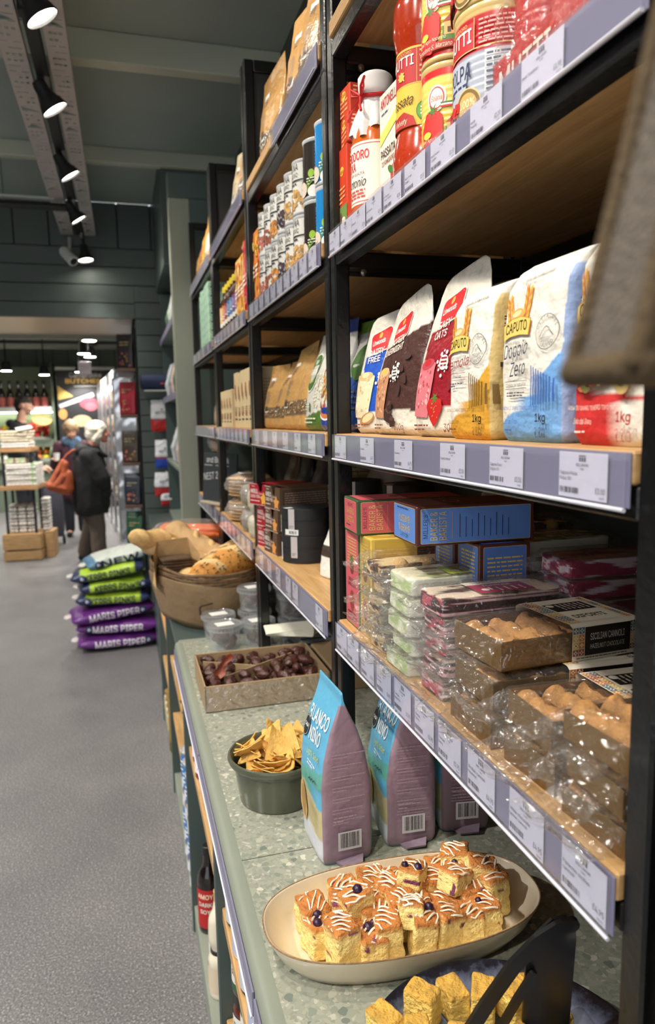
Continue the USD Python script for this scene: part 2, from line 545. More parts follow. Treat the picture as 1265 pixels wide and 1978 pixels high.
def terrazzo_material():
    n = {'g': ('geometry', {}), 'nd': ('noise_texture', {'scale': 70.0, 'detail': 2.0}), 'ad': ('mix_vector', {'fac': 0.012, 'use_clamp': False}),
         'v1': ('voronoi_texture', {'scale': 75.0}), 'v2': ('voronoi_texture', {'scale': 210.0}),
         's1': ('separate_color', {}), 's2': ('separate_color', {}),
         'c1': ('rgb_ramp', {'interpolate': False, 'ramp': [(0.0, S(156, 158, 144)), (0.35, S(134, 141, 129)), (0.55, S(176, 176, 160)), (0.74, S(116, 124, 117)), (0.88, S(200, 197, 182))]}),
         'c2': ('rgb_ramp', {'interpolate': False, 'ramp': [(0.0, S(150, 153, 139)), (0.4, S(158, 160, 146)), (0.75, S(140, 145, 132)), (0.92, S(180, 179, 164))]}),
         'k': ('rgb_ramp', {'interpolate': False, 'ramp': [(0.0, (1, 1, 1)), (0.42, (0, 0, 0))]}),
         'pick': ('math', {'math_type': 'greater_than', 'value2': 0.52}), 'both': ('math', {'math_type': 'multiply'}),
         'mx': ('mix_color', {}), 'p': ('principled_bsdf', {'roughness': 0.24})}
    L = [('g.position', 'nd.vector'), ('g.position', 'ad.a'), ('nd.color', 'ad.b'), ('ad.result', 'v1.vector'), ('ad.result', 'v2.vector'), ('v1.color', 's1.color'), ('v2.color', 's2.color'),
         ('s1.r', 'c1.fac'), ('s2.r', 'c2.fac'), ('v1.distance', 'k.fac'), ('s1.g', 'pick.value1'), ('k.color', 'both.value1'), ('pick.value', 'both.value2'), ('both.value', 'mx.fac'),
         ('c2.color', 'mx.a'), ('c1.color', 'mx.b'), ('mx.result', 'p.base_color')]
    return usdkit.material(stage, '/World/Looks/terrazzo', n, L, surface='p.BSDF')


def oak_material(name, c0, c1, axis=(28, 2.2, 28), rough=0.42):
    n = {'t': ('texture_coordinate', {}), 'mp': ('mapping', {'scale': axis}), 'n1': ('noise_texture', {'scale': 3.0, 'detail': 6.0, 'roughness': 0.65, 'distortion': 0.6}),
         'r': ('rgb_ramp', {'ramp': [(0.3, c0), (0.5, tuple((np.array(c0) + c1) / 2)), (0.68, c1)]}), 'bp': ('bump', {'strength': 0.25, 'distance': 0.001}), 'p': ('principled_bsdf', {'roughness': rough})}
    L = [('t.object', 'mp.vector'), ('mp.vector', 'n1.vector'), ('n1.fac', 'r.fac'), ('r.color', 'p.base_color'), ('n1.fac', 'bp.height'), ('bp.normal', 'p.normal')]
    return usdkit.material(stage, '/World/Looks/' + name, n, L, surface='p.BSDF')


M_FLOOR = floor_material()
M_TERR = terrazzo_material()
M_OAK = oak_material('oak_board', S(176, 132, 82), S(212, 172, 118))
M_OAKX = oak_material('oak_board_dull', S(150, 108, 68), S(190, 146, 98), axis=(3, 30, 30))
M_CRATE = oak_material('crate_wood', S(150, 112, 70), S(196, 158, 108), axis=(3, 30, 30), rough=0.6)

CEIL = 3.15
PART_Y = 5.6
FAR_Y = 15.0
OPEN_X = 0.135     # the doorway's right edge
s_ = lambda name, mesh, m, **k: solo(name, mesh, m, kind='structure', **k)
s_('floor', bx(-5.0, 1.6, -3.0, FAR_Y + 0.2, -0.05, 0.0, 0.001), M_FLOOR)
s_('ceiling', bx(-5.0, 1.6, -3.0, PART_Y, CEIL, CEIL + 0.06, 0.001), M_CEIL)
s_('ceiling', bx(-5.0, 1.6, 6.755, FAR_Y + 0.2, 3.02, 3.08, 0.001), M_CEIL)
s_('wall_right', bx(0.745, 0.80, -3.0, 5.6, 0, CEIL, 0.001), mat('grey_green_wall', S(74, 82, 78), rough=0.7, var=(4, 0.05)))
s_('wall_left', bx(-5.0, -4.94, -3.0, FAR_Y, 0, CEIL, 0.001), M_WALL)
# joists under the ceiling
for k, (y, drop, w) in enumerate(((-0.9, 0.12, 0.07), (0.6, 0.12, 0.07), (1.95, 0.12, 0.07), (3.22, 0.12, 0.07), (4.50, 0.085, 0.06))):
    s_('trim_%d' % (k + 1), bx(-4.94, 0.745, y, y + w, CEIL - drop, CEIL, 0.004), M_BEAM)

# partition with the doorway: boards upright above, level below
pt = thing('wall_back', None, None, kind='structure')
part(pt, 'wall_core', [bx(-4.94, OPEN_X, PART_Y + 0.03, 6.75, 2.345, CEIL, 0.001), bx(OPEN_X, 0.8, PART_Y + 0.03, 5.75, 0, CEIL, 0.001)], M_GROOVE)
x = 0.742
while x > -4.9:
    part(pt, 'plank', bx(x - 0.228, x, PART_Y, PART_Y + 0.03, 2.835, CEIL, 0.003), M_WALL)
    x -= 0.235
for z0, z1 in ((2.705, 2.83), (2.575, 2.70), (2.445, 2.57), (2.335, 2.44)):
    part(pt, 'plank', bx(-4.9, OPEN_X if z0 < 2.5 else 0.742, PART_Y - 0.002, PART_Y + 0.03, z0, z1, 0.003), M_WALL)
z = 2.70 if False else 2.57
while z > 0:
    part(pt, 'plank', bx(OPEN_X, 0.742, PART_Y - 0.002, PART_Y + 0.03, max(0, z - 0.114), z, 0.003), M_WALL)
    z -= 0.119
part(pt, 'corner_trim', bx(0.43, 0.47, PART_Y - 0.03, PART_Y - 0.002, 0, 2.56, 0.003), M_DKGREEN)
part(pt, 'soffit', bx(-4.9, OPEN_X - 0.02, PART_Y + 0.01, 6.76, 2.333, 2.345, 0.002), mat('soffit_metal', S(206, 190, 168), rough=0.35, metal=0.6))
part(pt, 'soffit_lip', bx(-4.9, OPEN_X - 0.02, 6.72, 6.76, 2.30, 2.345, 0.002), M_SAGE)
part(pt, 'door_lining', bx(OPEN_X, OPEN_X + 0.02, PART_Y + 0.03, 6.75, 0, 2.34, 0.002), M_WALL)

# the recess between the shelving and the partition: dark bulkhead, boarded wall and the pale post
bw = thing('wall_recess', None, None, kind='structure')
part(bw, 'bulkhead', bx(0.292, 0.744, 4.56, PART_Y - 0.01, 2.52, CEIL, 0.003), M_DKGREEN)
for k in range(5):
    part(bw, 'plank', bx(0.292 + 0.09 * k, 0.292 + 0.09 * k + 0.087, 4.535, 4.56, 2.52, 3.06, 0.002), M_WALL)
part(bw, 'post', bx(0.272, 0.375, 3.70, 3.78, 0.92, 2.66, 0.004), M_SAGE)
part(bw, 'post_head', bx(0.272, 0.744, 3.70, 3.78, 2.66, 2.78, 0.004), M_DKGREEN)
part(bw, 'return_panel', bx(0.375, 0.744, 3.70, 3.76, 0.92, 2.66, 0.004), M_DKGREEN)

# far room
fw = thing('wall_far', None, None, kind='structure')
part(fw, 'wall_core', bx(-5, 1.6, FAR_Y, FAR_Y + 0.1, 0, 3.1, 0.001), M_GROOVE)
M_FARW = mat('far_boards', S(128, 138, 118), rough=0.6, var=(3, 0.05))
for k in range(22):
    part(fw, 'plank', bx(-5 + 0.29 * k, -5 + 0.29 * k + 0.283, FAR_Y - 0.03, FAR_Y, 0, 3.02, 0.003), M_FARW)
s_('wall_far_side', bx(1.5, 1.6, 5.8, FAR_Y, 0, 3.05, 0.001), M_FARW)
for k, (y, d) in enumerate(((7.2, 0.16), (8.6, 0.13), (10.0, 0.16), (11.6, 0.13), (13.4, 0.16))):
    s_('trim_%d' % (k + 10), bx(-5, 1.5, y, y + 0.14, 3.02 - d, 3.02, 0.004), M_BEAM)

# ------------------------------------------------------------------ track lights
M_TRAY = mat('galvanised_tray', S(176, 170, 168), rough=0.5, metal=0.25, var=(12, 0.05))
M_LAMP = glow('lamp_glow', (1.0, 0.93, 0.80), 60.0)


def tray(name, label, x0, x1, y0, y1, z, across=False):
    """A perforated cable tray: a plate with slots and square holes and two upturned sides."""
    t = thing(name, label, 'cable tray', (0, 0, 0))
    holes = []
    y, k = y0 + 0.05, 0
    cols = [x0 + 0.02, (x0 + x1) / 2, x1 - 0.02]
    while y < y1 - 0.05:
        for i, x in enumerate(cols):
            if (k + i) % 5 == 4:
                continue
            holes.append(sbox(x - 0.012, y - 0.003, x + 0.012, y + 0.003) if k % 4 in (2, 3) else sbox(x - 0.006, y - 0.008, x + 0.006, y + 0.008))
        y += 0.045; k += 1
    plate = Polygon(sbox(x0, y0, x1, y1).exterior.coords, [h.exterior.coords for h in holes])
    part(t, 'tray_plate', ext(plate, 0.0016, z), M_TRAY, smooth=False)
    part(t, 'tray_side', bx(x0 - 0.0015, x0, y0, y1, z, z + 0.03, 0.0004), M_TRAY)
    part(t, 'tray_side', bx(x1, x1 + 0.0015, y0, y1, z, z + 0.03, 0.0004), M_TRAY)
    for yy in np.arange(y0 + 0.4, y1, 1.1):
        part(t, 'hanger_rod', tube([((x0 + x1) / 2, yy, z), ((x0 + x1) / 2, yy, CEIL)], 0.004, 6), M_STEEL)
    return t


tray('cable_tray', 'perforated grey metal cable tray along the left of the black light track', -0.345, -0.262, -2.5, 5.55, 2.90)
tray('cable_tray', 'perforated grey metal cable tray along the right of the black light track', -0.185, -0.112, -2.5, 5.55, 2.90)
tr = thing('light_track', 'black lighting track running down the ceiling between two perforated trays', 'light track')
part(tr, 'track_rail', bx(-0.245, -0.200, -2.5, 5.5, 2.895, 2.93, 0.003), M_BLACKM)
for yy in np.arange(-2, 5.5, 1.1):
    part(tr, 'hanger_rod', tube([(-0.222, yy, 2.93), (-0.222, yy, CEIL)], 0.004, 6), M_STEEL)
for yy in (2.62, 3.40, 4.2):
    part(tr, 'joint_collar', bx(-0.252, -0.193, yy, yy + 0.05, 2.885, 2.935, 0.004), M_BLACKM)
    part(tr, 'cable_clip', lathe([(0.0, 0), (0.012, 0), (0.012, 0.05), (0, 0.05)], 12), M_STEEL) if False else None


def lamp(pos, label, aim, power, cone=36, col=WARM, light=True, group='spotlights on the black ceiling track'):
    """A bell-shaped track spotlight; its own light is a spot just below the lens."""
    p, a = np.array(pos, float), np.array(aim, float)
    d = (a - p) / np.linalg.norm(a - p)
    ry = math.degrees(math.acos(np.clip(d[2], -1, 1))); rz = math.degrees(math.atan2(d[1], d[0]))
    t = thing('track_spotlight', label, 'spotlight', pos, group=group)
    R = lambda m: mv(mv(m, (0, 0, 0), 0, 0, ry), (0, 0, 0), rz)
    shade = part(t, 'lamp_shade', R(lathe([(0, -0.10), (0.022, -0.10), (0.026, -0.085), (0.028, -0.05), (0.040, -0.02), (0.050, 0.012), (0.0525, 0.012), (0.0525, 0.008), (0.042, -0.022), (0.0, -0.03)], 28)), M_BLACKM, 40)
    part(shade, 'lens', R(lathe([(0, 0.004), (0.046, 0.004), (0.046, 0.0), (0, -0.001)], 28)), M_LAMP)
    part(t, 'swivel_arm', [tube([-d * 0.09, -d * 0.09 + (0, 0, 0.03), (-0.02, 0.0, 2.90 - pos[2])], 0.009, 8)], M_BLACKM)
    part(t, 'swivel_collar', mv(lathe([(0, 0), (0.013, 0), (0.013, 0.035), (0, 0.035)], 14), (-0.02, 0, 2.86 - pos[2])), M_STEEL)
    if light:
        spot(t + '/bulb', tuple(d * 0.03), tuple(d * 1.0), power, cone, 0.8, col)
    return t


names = ['nearest', 'second', 'third', 'fourth']
for k, (y, x) in enumerate(((2.44, -0.170), (3.10, -0.190), (3.88, -0.185), (4.68, -0.19))):
    lamp((x, y, 2.79), f'{names[k]} lit spotlight down the track from the top of the view', (0.42, y + 0.1, 1.80), LAMP * 0.8, 40)
lamp((-0.185, 5.46, 2.72), 'last lit spotlight on the track, beside the white camera', (0.1, 5.2, 0.6), LAMP * 0.5, 40, NEUT)
for y, x, a in ((1.66, -0.22, (0.40, 1.66, 2.0)), (1.02, -0.38, (0.36, 0.98, 1.1)), (0.40, -0.42, (0.34, 0.66, 1.0)), (-0.2, -0.42, (0.34, 0.55, 0.9))):  # unseen lamps overhead, placed to light the near shelves and counter
    lamp((x, y, 2.79), 'lit spotlight out of view overhead, placed to light the near shelves', a, LAMP * (0.9 if y < 1.2 else 0.75), 40, group='spotlights overhead out of the picture')
for x, y in ((-1.7, 0.5), (-1.7, 2.5), (-1.7, 4.4), (-3.2, 1.5), (-3.2, 3.6)):  # unseen lamps and their track, out of view, placed to light the floor
    lamp((x, y, 2.79), 'lit spotlight out of view to the left, placed to light the aisle floor', (x + 0.3, y + 0.2, 0), LAMP * 3.6, 62, NEUT, group='unseen spotlights left of the aisle')
tn = thing('light_track', 'unseen black lighting track out of view, placed to carry the left spotlights', 'light track')
for x in (-1.72, -3.22):
    part(tn, 'track_rail', bx(x - 0.022, x + 0.022, -2, 5.4, 2.895, 2.93, 0.003), M_BLACKM)
# cross piece and security camera at the far end
ct = thing('cable_conduit', 'black conduit with a white perforated strip crossing below the ceiling boards', 'conduit')
part(ct, 'conduit_pipe', tube([(-2.2, 4.72, 2.86), (-0.24, 4.72, 2.86)], 0.022, 10), M_BLACKM)
strip = Polygon(sbox(-2.2, 4.69, -0.32, 4.74).exterior.coords, [sbox(-2.15 + 0.09 * k, 4.71, -2.12 + 0.09 * k, 4.72).exterior.coords for k in range(20)])
part(ct, 'perforated_strip', ext(strip, 0.012, 2.895), mat('white_strip', S(180, 186, 182), rough=0.5))
for xx in (-1.9, -1.2, -0.6):
    part(ct, 'hanger_rod', tube([(xx, 4.72, 2.88), (xx, 4.72, CEIL)], 0.004, 6), M_STEEL)
sc = thing('security_camera', 'white bullet security camera at the end of the cable tray', 'security camera', (-0.29, 5.42, 2.72))
part(sc, 'housing', mv(lathe([(0, -0.09), (0.03, -0.09), (0.038, -0.07), (0.038, 0.05), (0.034, 0.055), (0, 0.055)], 20), (0, 0, 0), 40, 130), mat('camera_white', S(205, 205, 200), rough=0.4))
part(sc, 'lens', mv(lathe([(0, 0.056), (0.026, 0.056), (0.028, 0.05)], 18), (0, 0, 0), 40, 130), M_BLACKM)
part(sc, 'bracket', [tube([(0, 0.02, 0.04), (0, 0.09, 0.1), (0, 0.14, 0.16)], 0.012, 8)], mat('camera_white'))
# ------------------------------------------------------------------ steel shelving with oak boards
SX0, SX1 = 0.357, 0.735
TOPS = (1.222, 1.552, 1.885, 2.209)
UNITS = ((-0.395, 0.392), (0.405, 1.208), (1.222, 2.008), (2.020, 2.796), (2.808, 3.62))
ULAB = ('nearest, cut off by the frame', 'second, with the flour and nougat', 'third, with the black hat boxes', 'fourth, with the carton pasta', 'farthest, beside the pale post')
PW = 0.026
for u, (y0, y1) in enumerate(UNITS):
    t = thing('shelving_unit', f'black steel shelving bay with oak boards, {ULAB[u]}', 'shelving unit')
    for xa in (SX0, SX1 - PW):
        for ya in (y0, y1 - PW):
            part(t, 'post', bx(xa, xa + PW, ya, ya + PW, 0.90, 2.52, 0.0025), M_BLACK)
    for k, z in enumerate(TOPS):
        for ya in (y0, y1 - PW):
            part(t, 'side_rail', bx(SX0 + PW, SX1 - PW, ya, ya + PW, z - 0.056, z - 0.028, 0.002), M_BLACK)
        part(t, 'front_rail', bx(SX0 + 0.001, SX0 + 0.025, y0 + PW, y1 - PW, z - 0.052, z - 0.026, 0.002), M_BLACK)
        part(t, 'back_rail', bx(SX1 - PW, SX1, y0 + PW, y1 - PW, z - 0.06, z - 0.028, 0.002), M_BLACK)
        part(t, 'shelf_board', bx(SX0 - 0.004, SX1 - 0.002, y0 + PW + 0.001, y1 - PW - 0.001, z - 0.025, z, 0.002), M_OAK)
    part(t, 'top_rail', bx(SX0 + PW, SX1 - PW, y0, y0 + PW, 2.49, 2.52, 0.002), M_BLACK)
    part(t, 'top_rail', bx(SX0 + PW, SX1 - PW, y1 - PW, y1, 2.49, 2.52, 0.002), M_BLACK)
    if u == 2 or u == 3:
        part(t, 'end_panel', bx(SX0 + PW, SX1 - PW, y1 - 0.02, y1 - 0.014, 2.21, 2.49, 0.001), M_BLACKM)
    if u == 1:
        part(t, 'end_panel', bx(SX0 + PW, SX1 - PW, y0 + 0.008, y0 + 0.014, 0.92, 2.49, 0.001), M_BLACKM)
        for z in TOPS[2:]:
            part(t, 'fixing_screw', mv(lathe([(0, 0), (0.006, 0), (0.005, 0.003), (0, 0.004)], 10), (SX0 + 0.05, y1 - PW, z - 0.062), 0, 90), M_STEEL)

# price rails with their paper tickets
M_STRIP = mat('lavender_strip', S(126, 124, 148), rough=0.35)
M_RAILC = film('rail_plastic', haze=0.05, rough=0.08, gain=0.5, floor=0.04, tint=(0.95, 0.95, 1.0))
M_TICK = mat('ticket_paper', attr=True, rough=0.6)
INK = S(70, 68, 78)


def ticket(w, h, lines, price, seed, detail=2):
    """A white ticket: crest, shop name, product, bar code, price."""
    p = Print(FRONT(-0.0006), 0.0002, step=0.00005)
    p.rect(-w / 2, 0, w / 2, h, S(226, 226, 230))
    if detail:
        k = h / 0.035
        cx, cy = 0.0, h - 0.0048 * k
        for dx in (-0.0030, 0, 0.0030):
            p.rect(cx + dx * k - 0.0011 * k, cy - 0.0022 * k, cx + dx * k + 0.0011 * k, cy + 0.0012 * k, INK)
        p.rect(cx - 0.0042 * k, cy + 0.0018 * k, cx + 0.0042 * k, cy + 0.0026 * k, INK)
        p.text('MILLBANK', 0, h - 0.0105 * k, 0.0022 * k, INK)
        p.text('FARM', 0, h - 0.0132 * k, 0.0013 * k, INK)
        for i, l in enumerate(lines[:2]):
            p.text(l, -w / 2 + 0.002, h - (0.0175 + 0.0042 * i) * k, 0.0026 * k, INK, an='l', width=min(w * 0.62, 0.0018 * k * len(l)))
        p.bars(-w / 2 + 0.002, 0.0035 * k, -w / 2 + 0.45 * w, 0.008 * k, INK, 16, seed)
        p.text(price, w / 2 - 0.002, 0.0055 * k, 0.0042 * k, INK, an='r', width=0.011 * k * len(price) / 5)
        p.text('each', w / 2 - 0.003, 0.0018 * k, 0.0018 * k, INK, an='r')
    return p.out()


def price_rail(label, y0, y1, z0, z1, ticks, tilt=0, x=SX0 - 0.0075, w=0.062, detail=2):
    """ticks: list of (centre y, lines, price). The rail's front looks down the aisle side."""
    L = y1 - y0
    t = thing('price_rail', label, 'price rail', (x, (y0 + y1) / 2, z0), -90, ry=0)
    hh = z1 - z0
    part(t, 'backing_strip', bx(-L / 2, L / 2, 0.0012, 0.0030, 0, hh, 0.0004), M_STRIP)
    part(t, 'clear_front', [bx(-L / 2, L / 2, -0.0034, -0.0024, -0.001, hh, 0.0003)], M_RAILC)
    part(t, 'clear_lip', [tube([(-L / 2, -0.003, -0.001), (L / 2, -0.003, -0.001)], 0.0018, 8)], mat('rail_lip', S(214, 214, 226), rough=0.15))
    for i, (yc, lines, price) in enumerate(ticks):
        tk = part(t, 'ticket', mv(ticket(w, hh * 0.9, lines, price, int(yc * 997) % 99, detail), ((y0 + y1) / 2 - yc, 0.0, hh * 0.05)), M_TICK, smooth=False)
    return t


G = lambda n, a, b: [a + (b - a) * (k + 0.5) / n for k in range(n)]
# second bay (the near one in view)
price_rail('clear price rail under the flour and oat pouches', 0.432, 1.18, 1.510, 1.551,
           [(0.485, ('Caputo Pizza', 'Flour 00'), '£3.50'), (0.603, ('Caputo Flour', 'Doppio 00'), '£3.50'), (0.718, ('Caputo Semola',), '£3.50'), (0.862, ('Strawberry',), '£4.75'), (1.005, ('Chocolate',), '£4.75'), (1.14, ('Oats',), '£4.75')])
price_rail('clear price rail under the tomato bottles and tins', 0.432, 1.18, 1.846, 1.884,
           [(0.555, ('Mutti Tomatoes',), '£1.95'), (0.65, ('Mutti', 'Passata'), '£2.20'), (0.745, ('Mutti Peeled', 'Tomatoes'), '£2.50'), (0.822, ('Mutti Finely', 'Chopped'), '£2.50'), (0.895, ('San Marzano', 'Tinned Tomatoes'), '£2.50'), (0.965, ('Mutti Passata',), '£2.50'), (1.032, ('Passata Di',), '£2.50'), (1.095, ('Pomodoro',), '£3.95'), (1.152, ('Coconut Milk',), '£2.20')])
price_rail('sloping clear price rail under the nougat and cannoli', 0.432, 1.18, 1.168, 1.219,
           [(0.468, ('Pistachio sicilian', 'cannoli'), '£4.95'), (0.556, ('White chocolate', 'lemon cannoli'), '£4.95'), (0.645, ('Sicilian cannoli', 'hazelnut'), '£4.95'), (0.722, ('Torrone', 'berry'), '£3.95'), (0.795, ('Torrone', 'cherry'), '£3.95'), (0.868, ('Torrone', 'pistachio'), '£3.95'), (0.941, ('Torrone', 'hazelnut'), '£3.95'), (1.014, ('Cookies', 'double'), '£3.50'), (1.087, ('Cookies',), '£3.50'), (1.15, ('Biscuits',), '£3.50')], w=0.06)
# third bay
price_rail('clear price rail under the white bean tins', 1.25, 1.98, 1.846, 1.887, [(y, ('Organic',), '£1.95') for y in G(10, 1.26, 1.97)], w=0.055)
price_rail('clear price rail under the kraft oat pouches', 1.25, 1.98, 1.510, 1.551, [(y, ('Granola',), '£4.50') for y in G(6, 1.27, 1.97)], w=0.055)
price_rail('clear price rail under the hat boxes and red gift boxes', 1.25, 1.98, 1.168, 1.219, [(y, ('Gift box',), '£9.95') for y in (1.30, 1.50, 1.57, 1.68, 1.79, 1.9)], w=0.052)
price_rail('short grey price rail on the topmost shelf beside the black post', 1.25, 1.62, 2.172, 2.213, [])
# fourth and farthest bays
price_rail('clear price rail under the yellow capped bottles', 2.05, 2.77, 1.846, 1.887, [(y, ('Juice',), '£2.95') for y in G(8, 2.06, 2.76)], w=0.05, detail=1)
price_rail('clear price rail under the tan pasta cartons', 2.05, 2.77, 1.510, 1.551, [(y, ('Pasta',), '£3.95') for y in G(8, 2.06, 2.76)], w=0.05, detail=1)
price_rail('clear price rail under the wrapped flatbreads', 2.05, 2.77, 1.168, 1.219, [(y, ('Wraps',), '£2.95') for y in G(7, 2.06, 2.76)], w=0.052, detail=1)
price_rail('grey price rail on the topmost shelf under the silver banded pouches', 2.05, 2.77, 2.172, 2.213, [])
price_rail('clear price rail under the green diamond cartons', 2.84, 3.59, 1.846, 1.887, [(y, ('Tea',), '£3.95') for y in G(4, 2.85, 3.58)], w=0.05, detail=1)
price_rail('clear price rail at the far end of the carton shelf', 2.84, 3.59, 1.510, 1.551, [(y, ('Snacks',), '£1.95') for y in G(9, 2.85, 3.58)], w=0.05, detail=1)
price_rail('clear price rail behind the slate sign', 2.84, 3.59, 1.168, 1.219, [(y, ('Cakes',), '£1.95') for y in G(5, 2.85, 3.58)], w=0.05, detail=1)
price_rail('grey price rail on the topmost shelf under the yellow pouches', 2.84, 3.59, 2.172, 2.213, [])

# ------------------------------------------------------------------ the counter with its open shelves
CT = 0.9
wt = thing('worktop', 'pale terrazzo worktop with a sage edge, running along under the shelving', 'worktop')
for a, b in ((-1.6, -0.2), (-0.197, 1.022), (1.025, 2.165)):
    part(wt, 'slab', bx(0.128, 0.742, a, b, CT - 0.02, CT, 0.0015), M_TERR)
part(wt, 'edge_trim', loft([np.array([(0.118, y, 0.858), (0.118, y, 0.888), (0.122, y, 0.8985), (0.130, y, 0.9015), (0.142, y, 0.9), (0.142, y, 0.858)]) for y in (-1.6, 0.3, 1.2, 2.17)]), M_SAGE, 50)
part(wt, 'end_trim', bx(0.13, 0.73, 2.166, 2.185, 0.858, 0.903, 0.004), M_SAGE)
part(wt, 'subtop', bx(0.142, 0.742, -1.6, 3.72, 0.855, 0.879, 0.001), M_DKGREEN)
part(wt, 'slab', bx(0.122, 0.742, 2.187, 3.70, CT - 0.02, CT - 0.002, 0.0015), M_DKGREEN)
cabinet = thing('counter_base', 'dark green open counter base with oak shelves under the worktop', 'counter')
DIV = (-0.55, 0.45, 1.34, 2.08, 2.95, 3.72)
for y in DIV:
    part(cabinet, 'divider', bx(0.128, 0.73, y - 0.02, y, 0.0, 0.855, 0.002), M_DKGREEN)
part(cabinet, 'back_panel', bx(0.728, 0.74, -1.6, 3.7, 0, 0.855, 0.001), M_DKGREEN)
for a, b in zip(DIV[:-1], DIV[1:]):
    part(cabinet, 'plinth', bx(0.134, 0.728, a, b - 0.02, 0.0, 0.09, 0.002), M_SAGE)
    zs = (0.36, 0.61) if a < 1.3 else (0.61,) if a < 2.0 else (0.36, 0.61)
    for z in zs:
        part(cabinet, 'shelf_board', bx(0.140, 0.726, a + 0.001, b - 0.021, z - 0.03, z, 0.002), M_OAK)
for k, (a, b) in enumerate(((-0.3, 0.77), (0.78, 1.42), (1.43, 2.15))):
    t = thing('price_rail', ('lavender price rail along the near edge of the worktop', 'lavender price rail below the worktop edge beside the tortilla bowl', 'lavender price rail below the worktop edge beside the date box')[k], 'price rail')
    part(t, 'backing_strip', bx(0.1145, 0.1175, a, b, 0.852, 0.886, 0.0006), M_STRIP)
    part(t, 'clear_lip', tube([(0.113, a, 0.852), (0.113, b, 0.852)], 0.0016, 8), mat('rail_lip'))
# ------------------------------------------------------------------ the flour shelf
Z1 = TOPS[1] + 0.0005
AISLE = -90          # turned so that a front faces the aisle


def star(n, r0, r1, seed=0, jit=0.3):
    r = random.Random(seed)
    return Polygon([((r0 if k % 2 else r1) * (1 + r.uniform(-jit, jit)) * math.cos(k * PI / n), (r0 if k % 2 else r1) * (1 + r.uniform(-jit, jit)) * math.sin(k * PI / n)) for k in range(2 * n)]).buffer(0)


def at(p, u, v, s=1.0, rot=0, sy=None):
    return affinity.translate(affinity.rotate(affinity.scale(p, s, sy or s, origin=(0, 0)), rot, origin=(0, 0)), u, v)


OVAL = Point(0, 0).buffer(1, 10)


def wheat(p, u, v, h, rot, c0, c1):
    for k in range(7):
        for sd in (-1, 1):
            e = at(OVAL, sd * 0.10 * h, (0.25 + 0.11 * k) * h, 0.055 * h, sd * -25, 0.10 * h)
            p.poly(affinity.translate(affinity.rotate(e, rot, origin=(0, 0)), u, v), c0 if (k + (sd > 0)) % 2 else c1)
            p.h -= p.step
    p.h += p.step
    p.poly(affinity.translate(affinity.rotate(sbox(-0.012 * h, 0, 0.012 * h, h), rot, origin=(0, 0)), u, v), c1)


